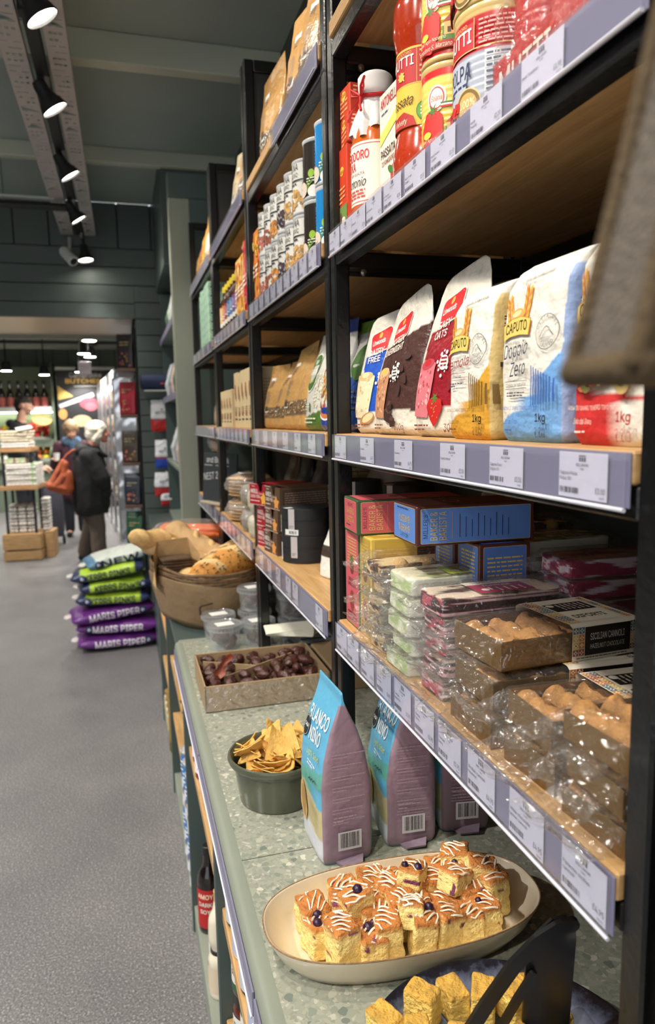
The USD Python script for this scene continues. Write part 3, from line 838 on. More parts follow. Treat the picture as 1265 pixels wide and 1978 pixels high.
def flour_bag(label, zone, sidec, title, ink, loc, rz, seed, kind, hgt=0.176, wd=0.053, stripe=None):
    t = thing('flour_bag', label, 'flour bag', loc, rz)
    wid = lerp((0, wd - 0.004), (0.04, wd), (0.5, wd + 0.001), (0.92, wd - 0.001), (1, wd - 0.003))
    dep = lerp((0, 0.030), (0.05, 0.0345), (0.5, 0.036), (0.84, 0.033), (0.95, 0.020), (0.985, 0.008), (1, 0.003))
    b = Bag(hgt, wid, dep, 7.0, 0.0016, 34, seed, lean=0.03, n=96, rows=64)
    white, fold = S(232, 228, 218), S(222, 218, 208)

    def edge(x):
        if kind == 'pizza':
            return 0.27 - 0.03 * (x + 1)
        return 0.09 + 0.40 * np.clip((x + 1) / 2, 0, 1) ** 1.25

    def colf(c, k, v, q):
        x = q[0] / wd
        if x > 0.93 or (c > 0 and abs(k) < 0.62):                                   # right gusset
            return zone if kind == 'pizza' and v < 0.28 else sidec if v < 0.90 else fold
        if v < edge(x) and not (kind == 'pizza' and x > 0.15 and v < 0.20 and v < 0.2 * (1.3 - x) + 0.24 * (x - 0.15) + 0.02):
            return zone
        return white
    part(t, 'paper_body', b.body(colf), M_PAPER, True)
    p = Print(b.front, 0.0011, edge=0.007)
    org, gold, dark = S(222, 134, 40), S(236, 178, 70), S(60, 50, 30)
    if kind != 'pizza':
        p.text("La farina del professionista", 0.0, hgt * 0.875, 0.0042, S(60, 60, 62), width=0.05, shear=0.25, rot=4)
        p.text("PROFESSIONAL FLOUR", 0.0, hgt * 0.845, 0.0026, S(90, 90, 92), width=0.032)
    else:
        p.text("La scelta del professionista", -0.004, hgt * 0.875, 0.0046, S(190, 60, 60), width=0.062, shear=0.25, rot=3)
        p.text("PROFESSIONAL FLOUR", -0.004, hgt * 0.84, 0.0030, S(90, 90, 92), width=0.038)
    cx, cy = -0.020, hgt * 0.655
    wheat(p, cx - 0.010, cy - 0.004, 0.034, 18, gold, org)
    wheat(p, cx + 0.012, cy - 0.004, 0.038, -8, gold, org)
    p.poly(at(OVAL, cx, cy + 0.007, 0.011, 0, 0.007), S(214, 168, 96))               # a loaf between the ears
    p.poly(at(OVAL, cx - 0.002, cy + 0.009, 0.008, 10, 0.003), S(240, 214, 160))
    ban = Polygon([(-0.022, -0.009), (-0.010, -0.0065), (0.006, -0.0065), (0.021, -0.009), (0.024, 0.006), (0.008, 0.0105), (-0.008, 0.0105), (-0.024, 0.006)])
    p.poly(at(ban, cx, cy - 0.006, 1.06, 3), S(196, 130, 40)).poly(at(ban, cx, cy - 0.006, 1.0, 3), S(246, 208, 110))
    p.text('CAPUTO', cx, cy - 0.0085, 0.0096, dark, bold=True, width=0.038, rot=3, arc=-0.0012)
    p.text('Il mulino di Napoli - 1924', cx + 0.002, cy - 0.0215, 0.0034, S(70, 66, 60), width=0.036, shear=0.1)
    # round stamp
    ring = Point(0, 0).buffer(0.0165, 24).difference(Point(0, 0).buffer(0.0158, 24))
    sx, sy = wd - 0.0225, hgt * 0.575
    grey = S(96, 96, 104)
    p.poly(at(ring, sx, sy), grey)
    for k, ch in enumerate('CITTÀ DEL'):
        a = 160 - k * 17.5
        p.text(ch, sx + 0.0128 * math.cos(math.radians(a)), sy + 0.0128 * math.sin(math.radians(a)), 0.0034, grey, rot=a - 90); p.h -= p.step
    for k, ch in enumerate('VESUVIO'):
        a = 222 + k * 15
        p.text(ch, sx + 0.0145 * math.cos(math.radians(a)), sy + 0.0145 * math.sin(math.radians(a)), 0.0034, grey, rot=a + 90); p.h -= p.step
    mt = LineString([(-0.010, -0.004), (-0.004, 0.0035), (-0.001, 0.005), (0.002, 0.0035), (0.010, -0.004)]).buffer(0.0004)
    p.poly(at(mt, sx, sy), grey)
    for k in range(4):
        p.rect(sx - 0.009 + 0.001 * k, sy - 0.0055 - 0.0012 * k, sx + 0.009 - 0.0012 * k, sy - 0.0051 - 0.0012 * k, grey)
    ty = hgt * 0.47
    for i, w in enumerate(title):
        p.text(w, -0.018 + 0.004 * i, ty - 0.0185 * i, 0.0135 if kind == 'zero' else 0.0115, ink, width=0.0068 * len(w) if kind == 'zero' else None, shear=0.28, rot=5)
    ly = ty - 0.0185 * (len(title) - 1) - 0.006
    p.rect(-0.036, ly, 0.004, ly + 0.0005, ink)
    p.text('Classica per tutti gli usi' if kind == 'zero' else 'Rimacinata', -0.016, ly - 0.0052, 0.0036, S(60, 60, 66), width=0.036 if kind == 'zero' else 0.02, shear=0.2)
    p.rect(-0.036, ly - 0.0075, 0.004, ly - 0.007, ink)
    p.fine(-0.032, 0.0, ly - 0.012, 2, 0.003, S(70, 70, 80), 0.0013, seed)
    if kind != 'pizza':
        sc = stripe
        for k in range(9):
            u = 0.012 + 0.0042 * k
            p.rect(u, 0.035 + 0.0005 * k, u + 0.0016, 0.074 - 0.0018 * k + 0.000 * k, sc)
        p.text('FARINA DI GRANO TENERO TIPO "00"', -0.006, 0.0315, 0.0036, sc, width=0.064)
    else:
        for k in range(26):                                                       # the pizza picture
            r = random.Random(k)
            p.disc(-0.012 + r.uniform(-0.032, 0.040), 0.056 + r.uniform(-0.006, 0.008), r.uniform(0.004, 0.010), [S(206, 176, 116), S(176, 66, 44), S(120, 118, 66), S(226, 206, 160), S(214, 110, 80)][k % 5])
        p.text('FARINA DI GRANO TENERO TIPO "00"', -0.012, 0.030, 0.0038, S(240, 220, 210), width=0.066)
    soft = stripe or S(240, 216, 208)
    p.text('Solo dal Grano', -0.022, 0.018, 0.0050, soft, width=0.024, shear=0.25)
    p.fine(-0.032, -0.012, 0.011, 1, 0.003, soft, 0.0016, seed + 3)
    p.text('1kg', 0.030, 0.020, 0.0080, S(40, 34, 30) if kind != 'pizza' else S(170, 40, 44), bold=True, width=0.0155)
    p.text('2.2lb', 0.030, 0.0075, 0.0072, S(110, 90, 50) if kind == 'semola' else S(70, 70, 110) if kind == 'zero' else S(190, 90, 90), width=0.016)
    part(t, 'front_print', p.out(), M_INK, False)
    q = Print(RIGHT(wd + 0.0030), 0.0002)
    dk = S(50, 48, 56)
    q.rect(-0.022, 0.078, 0.022, 0.083, dk)
    q.text('FARINA', 0.0, 0.137, 0.0045, dk, bold=True)
    for k in range(7):
        q.fine(-0.018, 0.020, 0.130 - 0.0072 * k, 2, 0.0028, dk, 0.0013, seed * 9 + k)
    q.rect(-0.018, 0.040, 0.020, 0.076, S(206, 212, 226) if kind != 'zero' else S(214, 196, 206))
    q.bars(-0.015, 0.044, 0.017, 0.072, dk, 18, seed)
    for k in range(3):
        q.fine(-0.018, 0.018, 0.034 - 0.008 * k, 1, 0.003, dk, 0.0014, seed + 40 + k)
    part(t, 'side_print', q.out(), M_INK, False)
    return t


flour_bag('cream flour bag with a mustard yellow foot beside the red oat pouch', S(214, 160, 52), S(206, 180, 120), ('Semola',), S(150, 60, 66), (0.412, 0.742, Z1), AISLE + 2, 3, 'semola', 0.172, 0.047, S(110, 82, 30))
flour_bag('cream flour bag with a sky blue foot and blue side, middle of three', S(112, 164, 220), S(150, 172, 216), ('Doppio', 'Zero'), S(54, 58, 84), (0.420, 0.628, Z1), AISLE + 1, 8, 'zero', 0.180, 0.0545, S(60, 98, 176))
flour_bag('cream flour bag with a red foot and pizza picture, behind the jute bag', S(200, 44, 46), S(188, 40, 44), ('Pizzeria',), S(170, 70, 76), (0.420, 0.507, Z1), AISLE, 14, 'pizza', 0.184, 0.050)


def splash(seed):
    r = random.Random(seed)
    g = Point(0, 0).buffer(0.0085, 10)
    for k in range(11):
        a = k * 2 * PI / 11 + r.uniform(-.2, .2); d = r.uniform(0.008, 0.0125)
        g = g.union(Point(d * math.cos(a), d * 1.25 * math.sin(a)).buffer(r.uniform(0.0012, 0.003), 6))
    return g


def oat_pouch(label, main, fruit, loc, rz, seed, hgt=0.205, wd=0.078, weight='300g', lean=0.2, words=('PROTEIN', 'OVERNIGHT', 'OATS'), dark=False, tilt=0.0, sh=0.0):
    lean = lean * 0.25
    t = thing('oat_pouch', label, 'food pouch', loc, rz)
    wid = lerp((0, wd - 0.004), (0.06, wd), (0.40, wd * 0.98), (0.72, wd * 0.86), (0.9, wd * 0.74), (0.97, wd * 0.64), (1, wd * 0.50))
    dep = lerp((0, 0.020), (0.04, 0.030), (0.2, 0.031), (0.5, 0.024), (0.75, 0.010), (0.86, 0.0030), (1, 0.0024))
    b = Bag(hgt, wid, dep, 2.6, 0.0018, 22, seed, lean, n=72, rows=64, tilt=tilt, sh=sh)
    white = S(228, 222, 210) if not dark else S(150, 146, 140)  # whites greyed for pouches at the back, shade put into the colour
    back = S(70, 76, 92)

    def colf(c, k, v, q):
        x = q[0] / wd
        if k > 0.05 and v < 0.8 or k > 0.6:
            return back
        x = (q[0] - sh * v ** 2) / wid(v)
        top = 0.74 - 0.10 * (1 - x) * 0.5
        low = 0.20 - 0.05 * (x + 1) * 0.3
        return main if low < v < top and x > -0.72 + 0.9 * max(0, 0.55 - v) else white
    part(t, 'pouch_body', b.body(colf), M_FOIL, True)
    p = Print(b.front, 0.0013, edge=0.006)
    pale = S(238, 226, 214)
    badge = at(sbox(-0.016, -0.012, 0.016, 0.012).buffer(0.006, 5), -0.008, hgt * 0.775, 1.0, 12)
    p.poly(at(sbox(-0.0165, -0.0125, 0.0165, 0.0125).buffer(0.0075, 5), -0.008, hgt * 0.775, 1.0, 12), S(240, 226, 220)).poly(badge, S(206, 34, 40))
    p.disc(-0.012, hgt * 0.775 + 0.010, 0.0035, S(240, 170, 60), 0.005)
    p.text('Linwoods', -0.012, hgt * 0.775 - 0.005, 0.0080, S(250, 236, 230), bold=True, width=0.028, rot=8)
    for i, w in enumerate(words):
        p.text(w, -0.012 - 0.002 * i, hgt * (0.66 - 0.065 * i), 0.0098, pale, bold=True, width=min(0.0068 * len(w), 0.062), rot=6)
    # a tall glass of oats
    gl = Polygon([(-0.060, 0.030), (-0.024, 0.028), (-0.016, 0.092), (-0.056, 0.094)]).buffer(0.003)
    p.poly(at(gl, 0.008, 0.0), fruit[0])
    for k in range(30):
        r = random.Random(seed * 50 + k)
        p.disc(-0.030 + r.uniform(-0.018, 0.016), 0.062 + r.uniform(-0.028, 0.028), r.uniform(0.0012, 0.003), fruit[1] if k % 2 else fruit[2]); p.h -= p.step
    p.poly(at(OVAL, -0.027, 0.094, 0.018, 5, 0.007), fruit[2])
    p.poly(at(OVAL, -0.027, 0.096, 0.009, 5, 0.004), fruit[3])
    p.poly(at(splash(seed), 0.012, hgt * 0.44, 1.1), S(240, 236, 228))
    p.fine(0.006, 0.018, hgt * 0.46, 3, 0.0045, main, 0.0022, seed, True)
    for k in range(4):
        p.poly(at(OVAL, 0.030 + 0.012 * (k % 2), 0.066 + 0.015 * k, 0.0045, 30 * k, 0.0085), tuple(np.array(main) * 0.8))
    for k, (u, v, s) in enumerate(((0.004, 0.030, 0.013), (0.018, 0.020, 0.009), (0.010, 0.043, 0.008))):
        if fruit[4] == 'choc':
            q = Polygon([(-1, -.6), (.4, -1), (1, .2), (.1, 1), (-.9, .6)])
            p.poly(at(q, u, v, s, 20 * k), S(60, 38, 36)).poly(at(Polygon([(-.9, .6), (.1, 1), (1, .2), (.1, .1)]), u, v, s, 20 * k), S(92, 62, 56))
        elif fruit[4] == 'berry' and k == 0:
            q = Polygon([(-.8, .8), (.8, .8), (1, .3), (.5, -.7), (0, -1.2), (-.5, -.7), (-1, .3)]).buffer(0.2)
            p.poly(at(q, u, v + 0.004, s * 1.1), S(196, 36, 34)).poly(at(star(6, .3, .9, 3), u, v + 0.019, s * 0.8), S(90, 120, 50))
            for m in range(12):
                r = random.Random(m + 4)
                p.disc(u + r.uniform(-.008, .008), v + 0.004 + r.uniform(-.009, .009), 0.0007, S(240, 190, 110)); p.h -= p.step
        elif fruit[4] == 'oat' and k == 0:
            p.poly(at(OVAL, u - 0.02, v - 0.006, 0.018, 25, 0.009), S(180, 130, 80)).poly(at(OVAL, u - 0.018, v - 0.004, 0.014, 25, 0.006), S(226, 206, 160))
    p.text(weight, 0.038, 0.0085, 0.0086, S(120, 70, 60), width=0.024, an='c')
    p.fine(-0.05, -0.01, 0.014, 2, 0.005, S(130, 80, 70), 0.0022, seed)
    part(t, 'front_print', p.out(), M_INK, False)
    return t


CH = (S(196, 140, 104), S(150, 96, 70), S(224, 182, 140), S(228, 196, 80), 'choc')
BE = (S(216, 120, 130), S(236, 170, 172), S(190, 70, 84), S(200, 40, 50), 'berry')
OA = (S(222, 206, 170), S(240, 228, 200), S(200, 176, 130), S(240, 220, 160), 'oat')
oat_pouch('strawberry red oat pouch with a white peaked top beside the yellow flour bag', S(150, 34, 46), BE, (0.415, 0.850, Z1), AISLE + 8, 2, 0.212, 0.072, words=('EASY', 'OATS'), lean=0.24, tilt=0.20, sh=0.012)
oat_pouch('chocolate brown oat pouch with a white peaked top, in front of the dark pouch', S(78, 52, 48), CH, (0.415, 1.012, Z1), AISLE + 4, 5, 0.205, 0.082, words=('PROTEIN', 'OVERNIGHT'), lean=0.2, tilt=0.22, sh=0.010)
oat_pouch('blue oat pouch with a wooden spoon of oats, leaning left of the chocolate pouch', S(40, 84, 184), OA, (0.425, 1.120, Z1), AISLE + 28, 9, 0.196, 0.058, words=('DAIRY', 'FREE'), lean=0.22, tilt=0.2, sh=0.0)
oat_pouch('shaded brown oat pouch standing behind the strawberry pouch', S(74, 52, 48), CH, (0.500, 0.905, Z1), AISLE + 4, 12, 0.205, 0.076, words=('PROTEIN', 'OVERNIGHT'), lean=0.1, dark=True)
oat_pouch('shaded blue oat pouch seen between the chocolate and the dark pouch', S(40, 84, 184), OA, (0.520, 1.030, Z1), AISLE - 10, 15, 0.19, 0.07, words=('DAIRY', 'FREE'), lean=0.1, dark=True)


def grain_pouch(name, label, loc, rz, seed, hgt, wd, body, painter, lean=0.12, dmax=0.03, tilt=0.0):
    t = thing(name, label, 'food pouch', loc, rz)
    wid = lerp((0, wd - 0.004), (0.05, wd), (0.5, wd - 0.003), (0.85, wd - 0.004), (1, wd - 0.008))
    dep = lerp((0, dmax * 0.7), (0.05, dmax), (0.3, dmax), (0.6, dmax * 0.75), (0.82, 0.006), (0.9, 0.002), (1, 0.0016))
    b = Bag(hgt, wid, dep, 2.7, 0.0022, 28, seed, lean, n=64, rows=56, tilt=tilt)
    part(t, 'pouch_body', b.body(body), M_FOIL, True)
    p = Print(b.front, 0.0013)
    painter(p, hgt, wd)
    if p.ms:
        part(t, 'front_print', p.out(), M_INK, False)
    return t


def grains(p, u0, u1, v0, v1, cols, n, seed, r0=0.0016, r1=0.0032):
    r = random.Random(seed)
    for k in range(n):
        p.poly(at(OVAL, r.uniform(u0, u1), r.uniform(v0, v1), r.uniform(r0, r1), r.uniform(0, 180), r.uniform(r0, r1) * 0.6), cols[k % len(cols)])
        p.h -= p.step * 0.97


def kraft_pouch(label, loc, rz, seed, hgt=0.215, wd=0.065, cols=None, window=(0.17, 0.34), strip=True, tone=(196, 152, 92), lean=0.12, side_print=True, tilt=0.0):
    cols = cols or (S(176, 140, 96), S(120, 86, 56), S(222, 200, 160), S(150, 120, 90))
    kr = S(*tone)
    glass = S(120, 100, 76)

    def body(c, k, v, q):
        x = q[0] / wd
        return glass if window[0] < v < window[1] and abs(x) < 0.9 and k < 0.1 else kr

    def paint(p, h, w):
        grains(p, -w * 0.84, w * 0.84, h * window[0] + 0.003, h * window[1] - 0.003, cols, 90, seed)
        if strip:
            u = -w * 0.35
            p.rect(u - 0.013, h * (window[0] + 0.09), u + 0.013, h * 0.80, S(232, 230, 224))
            p.fine(u - 0.009, u + 0.009, h * 0.74, 4, 0.005, S(90, 90, 100), 0.0022, seed)
            p.fine(u - 0.010, u + 0.010, h * 0.58, 9, 0.004, S(120, 120, 130), 0.0013, seed + 1)
            p.bars(u - 0.009, h * (window[0] + 0.11), u + 0.009, h * (window[0] + 0.19), S(60, 60, 70), 12, seed)
    return grain_pouch('kraft_pouch', label, loc, rz, seed, hgt, wd, body, paint, lean, tilt=tilt)


# third bay, same shelf, from the post to the right post
kraft_pouch('kraft paper granola pouch on the flour shelf, first beside the far post', (0.412, 1.905, Z1), AISLE + 16, 21, 0.170, 0.058, lean=0.06)
kraft_pouch('kraft paper granola pouch on the flour shelf, second from the far post', (0.412, 1.79, Z1), AISLE + 8, 22, 0.172, 0.060, lean=0.2)
kraft_pouch('kraft paper granola pouch on the flour shelf, third from the far post, tallest', (0.412, 1.675, Z1), AISLE + 10, 23, 0.20, 0.060, lean=0.16, tilt=0.15)
kraft_pouch('kraft paper granola pouch on the flour shelf, next to the green oval oat pouch', (0.412, 1.58, Z1), AISLE + 4, 24, 0.205, 0.052, lean=0.24, strip=False)


def oat_paint(p, h, w):
    p.poly(at(OVAL, -w * 0.35, h * 0.60, w * 0.56, 0, h * 0.20), S(226, 230, 214)).poly(at(OVAL, -w * 0.35, h * 0.60, w * 0.50, 0, h * 0.185), S(66, 104, 44))
    p.text('PW', -w * 0.35, h * 0.68, 0.010, S(230, 240, 220), bold=True)
    p.text('OATBRAN', -w * 0.35, h * 0.575, 0.011, S(248, 250, 240), bold=True, width=w * 0.82)
    p.text('PREMIUM', -w * 0.35, h * 0.50, 0.006, S(200, 210, 80), width=w * 0.5)
    grains(p, w * 0.2, w * 0.85, h * 0.24, h * 0.58, (S(226, 220, 196), S(206, 196, 164), S(240, 236, 220)), 120, 4)
    p.rect(-w * 0.8, h * 0.20, w * 0.0, h * 0.29, S(88, 120, 60))
    p.fine(-w * 0.75, -w * 0.05, h * 0.27, 3, 0.005, S(230, 236, 220), 0.002, 3)
    p.fine(-w * 0.7, w * 0.5, h * 0.12, 2, 0.008, S(220, 230, 200), 0.003, 4)
    p.rect(w * 0.55, h * 0.78, w * 0.85, h * 0.95, S(120, 150, 70))


grain_pouch('oat_pouch', 'pale grey oat bran pouch with a green oval badge, between kraft and blue pouches', (0.415, 1.475, Z1), AISLE + 4, 31, 0.205, 0.066,
            lambda c, k, v, q: S(80, 112, 50) if v < 0.17 + 0.05 * q[0] / 0.066 else S(208, 208, 200), oat_paint, 0.12)


def rice_paint(p, h, w):
    p.poly(at(OVAL, -0.006, h * 0.36, w * 0.92, 10, h * 0.26), S(226, 226, 232)).poly(at(OVAL, -0.006, h * 0.36, w * 0.86, 10, h * 0.24), S(196, 110, 60))
    grains(p, -w * 0.6, w * 0.6, h * 0.22, h * 0.5, (S(206, 80, 40), S(230, 150, 70), S(240, 200, 130), S(150, 50, 30), S(110, 120, 50)), 80, 6, 0.003, 0.007)
    p.text('Risotto', 0.0, h * 0.68, 0.018, S(40, 70, 60), shear=0.25, width=w * 1.2)
    p.text('quick', 0.0, h * 0.80, 0.008, S(60, 90, 60))


grain_pouch('rice_pouch', 'white and royal blue pouch with a red rice dish, just left of the front post', (0.415, 1.355, Z1), AISLE + 6, 33, 0.215, 0.058,
            lambda c, k, v, q: S(34, 62, 150) if v < 0.22 or v > 0.88 else S(222, 220, 216), rice_paint, 0.1)


def crisp_paint(p, h, w):
    p.poly(at(OVAL, 0, h * 0.62, w * 0.5, 0, h * 0.16), S(70, 110, 50))
    p.fine(-w * 0.5, w * 0.5, h * 0.35, 4, 0.01, S(90, 100, 120), 0.004, 3)


grain_pouch('oat_pouch', 'grey oat pouch with a green top corner, hidden behind the front post', (0.44, 1.265, Z1), AISLE + 10, 37, 0.205, 0.06,
            lambda c, k, v, q: S(40, 74, 150) if v < 0.5 else S(110, 150, 60) if v > 0.9 else S(196, 196, 192), crisp_paint, 0.1)
# cartons of pasta in the fourth bay
cart = (('tall cream pasta carton with brown shell pictures', 0.062, 0.175, (226, 200, 152)), ('low cream cracker carton with small pictures', 0.05, 0.125, (222, 206, 172)))


def pasta_carton(label, loc, w, h, tone, seed, d=0.07):
    t = thing('pasta_carton', label, 'carton', loc, AISLE)
    c = S(*tone)
    m = cb(w, d, h, 0.0015, (0, 0, h / 2))
    part(t, 'carton_body', m, mat('cream_card_%d' % seed if seed < 2 else 'cream_card_0', c, rough=0.55), False)
    p = Print(FRONT(-d / 2), 0.0003)
    r = random.Random(seed)
    p.poly(at(OVAL, -w * 0.1, h * 0.66, w * 0.22, 0, h * 0.13), S(170, 110, 70)).poly(at(OVAL, w * 0.14, h * 0.56, w * 0.13, 0, h * 0.08), S(140, 120, 100))
    p.rect(-w * 0.3, h * 0.14, w * 0.3, h * 0.17, S(90, 60, 50))
    p.fine(-w * 0.32, w * 0.3, h * 0.36, 5, h * 0.035, S(150, 110, 80), 0.003, seed)
    p.poly(at(OVAL, 0, h * 0.25, w * 0.14, 0, h * 0.04), S(150, 60, 60))
    q = Print(RIGHT(w / 2), 0.0003)
    q.fine(-d * 0.35, d * 0.35, h * 0.8, 12, h * 0.05, S(180, 140, 100), 0.002, seed + 9)
    prints(t, p, q)
    return t


OR = ('first', 'second', 'third', 'fourth', 'fifth', 'sixth', 'seventh', 'eighth', 'ninth', 'tenth', 'eleventh', 'twelfth')
for k in range(5):
    pasta_carton(f'tall cream pasta carton in the fourth bay, {OR[k]} from its near post', (0.400, 2.09 + 0.068 * k, Z1), 0.064, 0.178 if k != 3 else 0.170, (228, 204, 158), k)
for k in range(4):
    pasta_carton(f'low cream cracker carton left of the tall pasta cartons, {OR[k]} from the right', (0.392, 2.44 + 0.068 * k, Z1), 0.062, 0.128, (226, 210, 178), k + 10)
for k in range(3):
    t = thing('snack_packet', f'crinkled clear packet of nuts at the far end of the carton shelf, {OR[k]} along', 'food packet', (0.415, 2.86 + 0.12 * k, Z1), AISLE)
    part(t, 'filling', blob(0.05, 3, 0.25, 3, k, (1.0, 0.6, 0.85))[0:2] if False else mv(blob(0.05, 3, 0.25, 3, k, (1.0, 0.6, 0.85)), (0, 0, 0.042)), mat('nut_mix', S(176, 140, 96), rough=0.7, var=(70, 0.5)))
    bb = Bag(0.13, lerp((0, 0.045), (0.1, 0.055), (0.6, 0.05), (0.8, 0.025), (1, 0.05)), lerp((0, 0.02), (0.1, 0.034), (0.6, 0.03), (0.8, 0.012), (1, 0.02)), 2.2, 0.005, 40, k, 0, 40, 28)
    part(t, 'clear_wrap', bb.body(), M_BAGF, True)
# ------------------------------------------------------------------ the shelf of tins and sauces
Z2 = TOPS[2] + 0.0005
RED, CREAM, DGREEN = S(190, 30, 40), S(238, 228, 206), S(50, 90, 50)


def tin_body(t, r, h, bands, ribs=True, n=48, gold=False):
    """A tin: rolled rims, ribbed wall painted in level bands [(z, colour) ...]."""
    metal = S(205, 180, 120) if gold else S(196, 198, 200)
    prof, cols = [(0, 0.001), (r - 0.004, 0.001), (r - 0.001, 0), (r + 0.0008, 0.002), (r + 0.0008, 0.005), (r, 0.0065)], [metal] * 6
    zs = np.linspace(0.007, h - 0.008, 44)
    for z in zs:
        rr = r + (0.0007 * math.sin(z * 900) if ribs and 0.25 < z / h < 0.75 else 0)
        prof.append((rr, z))
        c = bands[0][1]
        for zb, cb_ in bands:
            if z >= zb * h:
                c = cb_
        cols.append(c)
    prof += [(r, h - 0.0065), (r + 0.0008, h - 0.005), (r + 0.0008, h - 0.001), (r - 0.0005, h), (r - 0.0025, h - 0.001), (r - 0.004, h - 0.004), (0, h - 0.004)]
    cols += [metal] * 7
    part(t, 'tin_body', lathe(prof, n, cols), M_CAN, True)


def tomato_tin(label, loc, rz):
    r, h = 0.037, 0.110
    t = thing('tomato_tin', label, 'tin', loc, rz)
    tin_body(t, r, h, [(0, S(196, 32, 38)), (0.12, S(226, 190, 70)), (0.45, S(236, 214, 110)), (0.86, S(206, 40, 44))], gold=True)
    p = Print(drum(r + 0.0012), 0.0, edge=0.006)
    p.disc(0.006, 0.070, 0.013, S(240, 236, 220), 0.015).disc(0.006, 0.070, 0.0105, S(206, 60, 50), 0.0125).disc(0.006, 0.070, 0.009, S(244, 236, 220), 0.011)
    p.text('Solania', 0.006, 0.067, 0.006, S(190, 30, 40), shear=0.2, width=0.015)
    p.rect(0.012, 0.062, 0.030, 0.064, S(60, 120, 60)).rect(0.012, 0.060, 0.030, 0.062, S(240, 240, 236)).rect(0.012, 0.058, 0.030, 0.060, S(200, 40, 40))
    p.rect(0.018, 0.012, 0.046, 0.036, S(90, 130, 60))
    p.poly(Polygon([(0.020, 0.026), (0.040, 0.026), (0.040, 0.040), (0.030, 0.048), (0.020, 0.040)]), S(222, 180, 110)).poly(Polygon([(0.018, 0.040), (0.030, 0.050), (0.042, 0.040)]), S(170, 70, 50))
    p.rect(0.024, 0.028, 0.028, 0.034, S(90, 60, 40)).rect(0.032, 0.028, 0.036, 0.034, S(90, 60, 40))
    tom = Polygon([(-0.006, 0.052), (0.004, 0.054), (0.012, 0.048), (0.012, 0.030), (0.002, 0.012), (-0.010, 0.016), (-0.012, 0.036)]).buffer(0.003)
    p.poly(tom, S(204, 40, 36)).poly(at(star(6, 0.3, 1, 2), 0.002, 0.056, 0.009), S(70, 120, 50))
    p.rect(-0.030, 0.012, 0.046, 0.020, S(186, 30, 36)).text('Pomodoro S. Marzano', 0.004, 0.0135, 0.005, S(240, 226, 200), shear=0.2, width=0.05)
    p.text('dell\'Agro Nocerino', 0.004, 0.022, 0.004, S(240, 226, 200), shear=0.2, width=0.036)
    p.disc(-0.006, 0.030, 0.006, S(240, 206, 70), 0.004)
    part(t, 'label_print', p.out(), M_INK, False)
    return t


tomato_tin('yellow and red plum tomato tin, lower of its stack beside the passata bottle', (0.412, 0.853, Z2), AISLE + 26)
tomato_tin('yellow and red plum tomato tin, on top of its stack beside the passata bottle', (0.412, 0.853, Z2 + 0.111), AISLE + 20)


def polpa_tin(label, loc, rz):
    r, h = 0.050, 0.118
    t = thing('chopped_tomato_tin', label, 'tin', loc, rz)
    tin_body(t, r, h, [(0, S(170, 26, 48)), (0.18, S(176, 184, 200)), (0.60, S(180, 26, 40)), (0.90, S(200, 170, 110))], gold=True, n=64)
    p = Print(drum(r + 0.0014), 0.0, edge=0.006)
    gold, wh = S(226, 196, 120), S(240, 236, 226)
    p.rect(-0.046, 0.074, 0.012, 0.100, S(190, 26, 38)).rect(-0.046, 0.0735, 0.078, 0.0745, gold).rect(0.012, 0.074, 0.0128, 0.104, gold)
    p.text('POMODORO', -0.012, 0.0975, 0.0036, gold, width=0.03)
    p.text('MUTTI', -0.014, 0.082, 0.0135, wh, bold=True, width=0.046)
    p.fine(0.018, 0.066, 0.099, 6, 0.0044, S(226, 170, 160), 0.0017, 4)
    p.poly(Polygon([(-0.055, 0.022), (0.000, 0.022), (0.006, 0.066), (-0.04, 0.070), (-0.055, 0.05)]), S(176, 184, 200))
    p.text('POLPA', -0.012, 0.048, 0.0145, S(36, 44, 84), bold=True, width=0.042)
    p.fine(-0.038, 0.004, 0.041, 2, 0.004, S(40, 50, 96), 0.0026, 8)
    p.disc(0.004, 0.020, 0.018, S(214, 190, 130)).disc(0.004, 0.020, 0.0165, S(120, 92, 40)).disc(0.004, 0.020, 0.013, S(196, 162, 92))
    p.text('100%', 0.004, 0.019, 0.0075, S(250, 236, 190), bold=True, width=0.021).text('ITALIAN', 0.004, 0.0135, 0.0036, S(250, 236, 190), width=0.018)
    for k in range(14):
        r_ = random.Random(k)
        p.poly(at(sbox(-1, -1, 1, 1), -0.040 + r_.uniform(-0.01, 0.03), 0.012 + r_.uniform(-0.006, 0.012), 0.005, 40 * k), (S(200, 40, 40), S(160, 20, 30))[k % 2])
    p.rect(0.026, 0.024, 0.070, 0.068, S(200, 206, 214))
    for k in range(7):
        p.fine(0.028, 0.066, 0.063 - 0.0058 * k, 1, 0.004, S(70, 80, 110), 0.0020, k + 30)
        p.rect(0.027, 0.0610 - 0.0058 * k, 0.068, 0.0614 - 0.0058 * k, S(110, 120, 140))
    part(t, 'label_print', p.out(), M_INK, False)
    return t


polpa_tin('wide silver and red chopped tomato tin, lower of its stack', (0.420, 0.748, Z2), AISLE + 14)
polpa_tin('wide silver and red chopped tomato tin, on top of its stack', (0.420, 0.750, Z2 + 0.119), AISLE + 8)
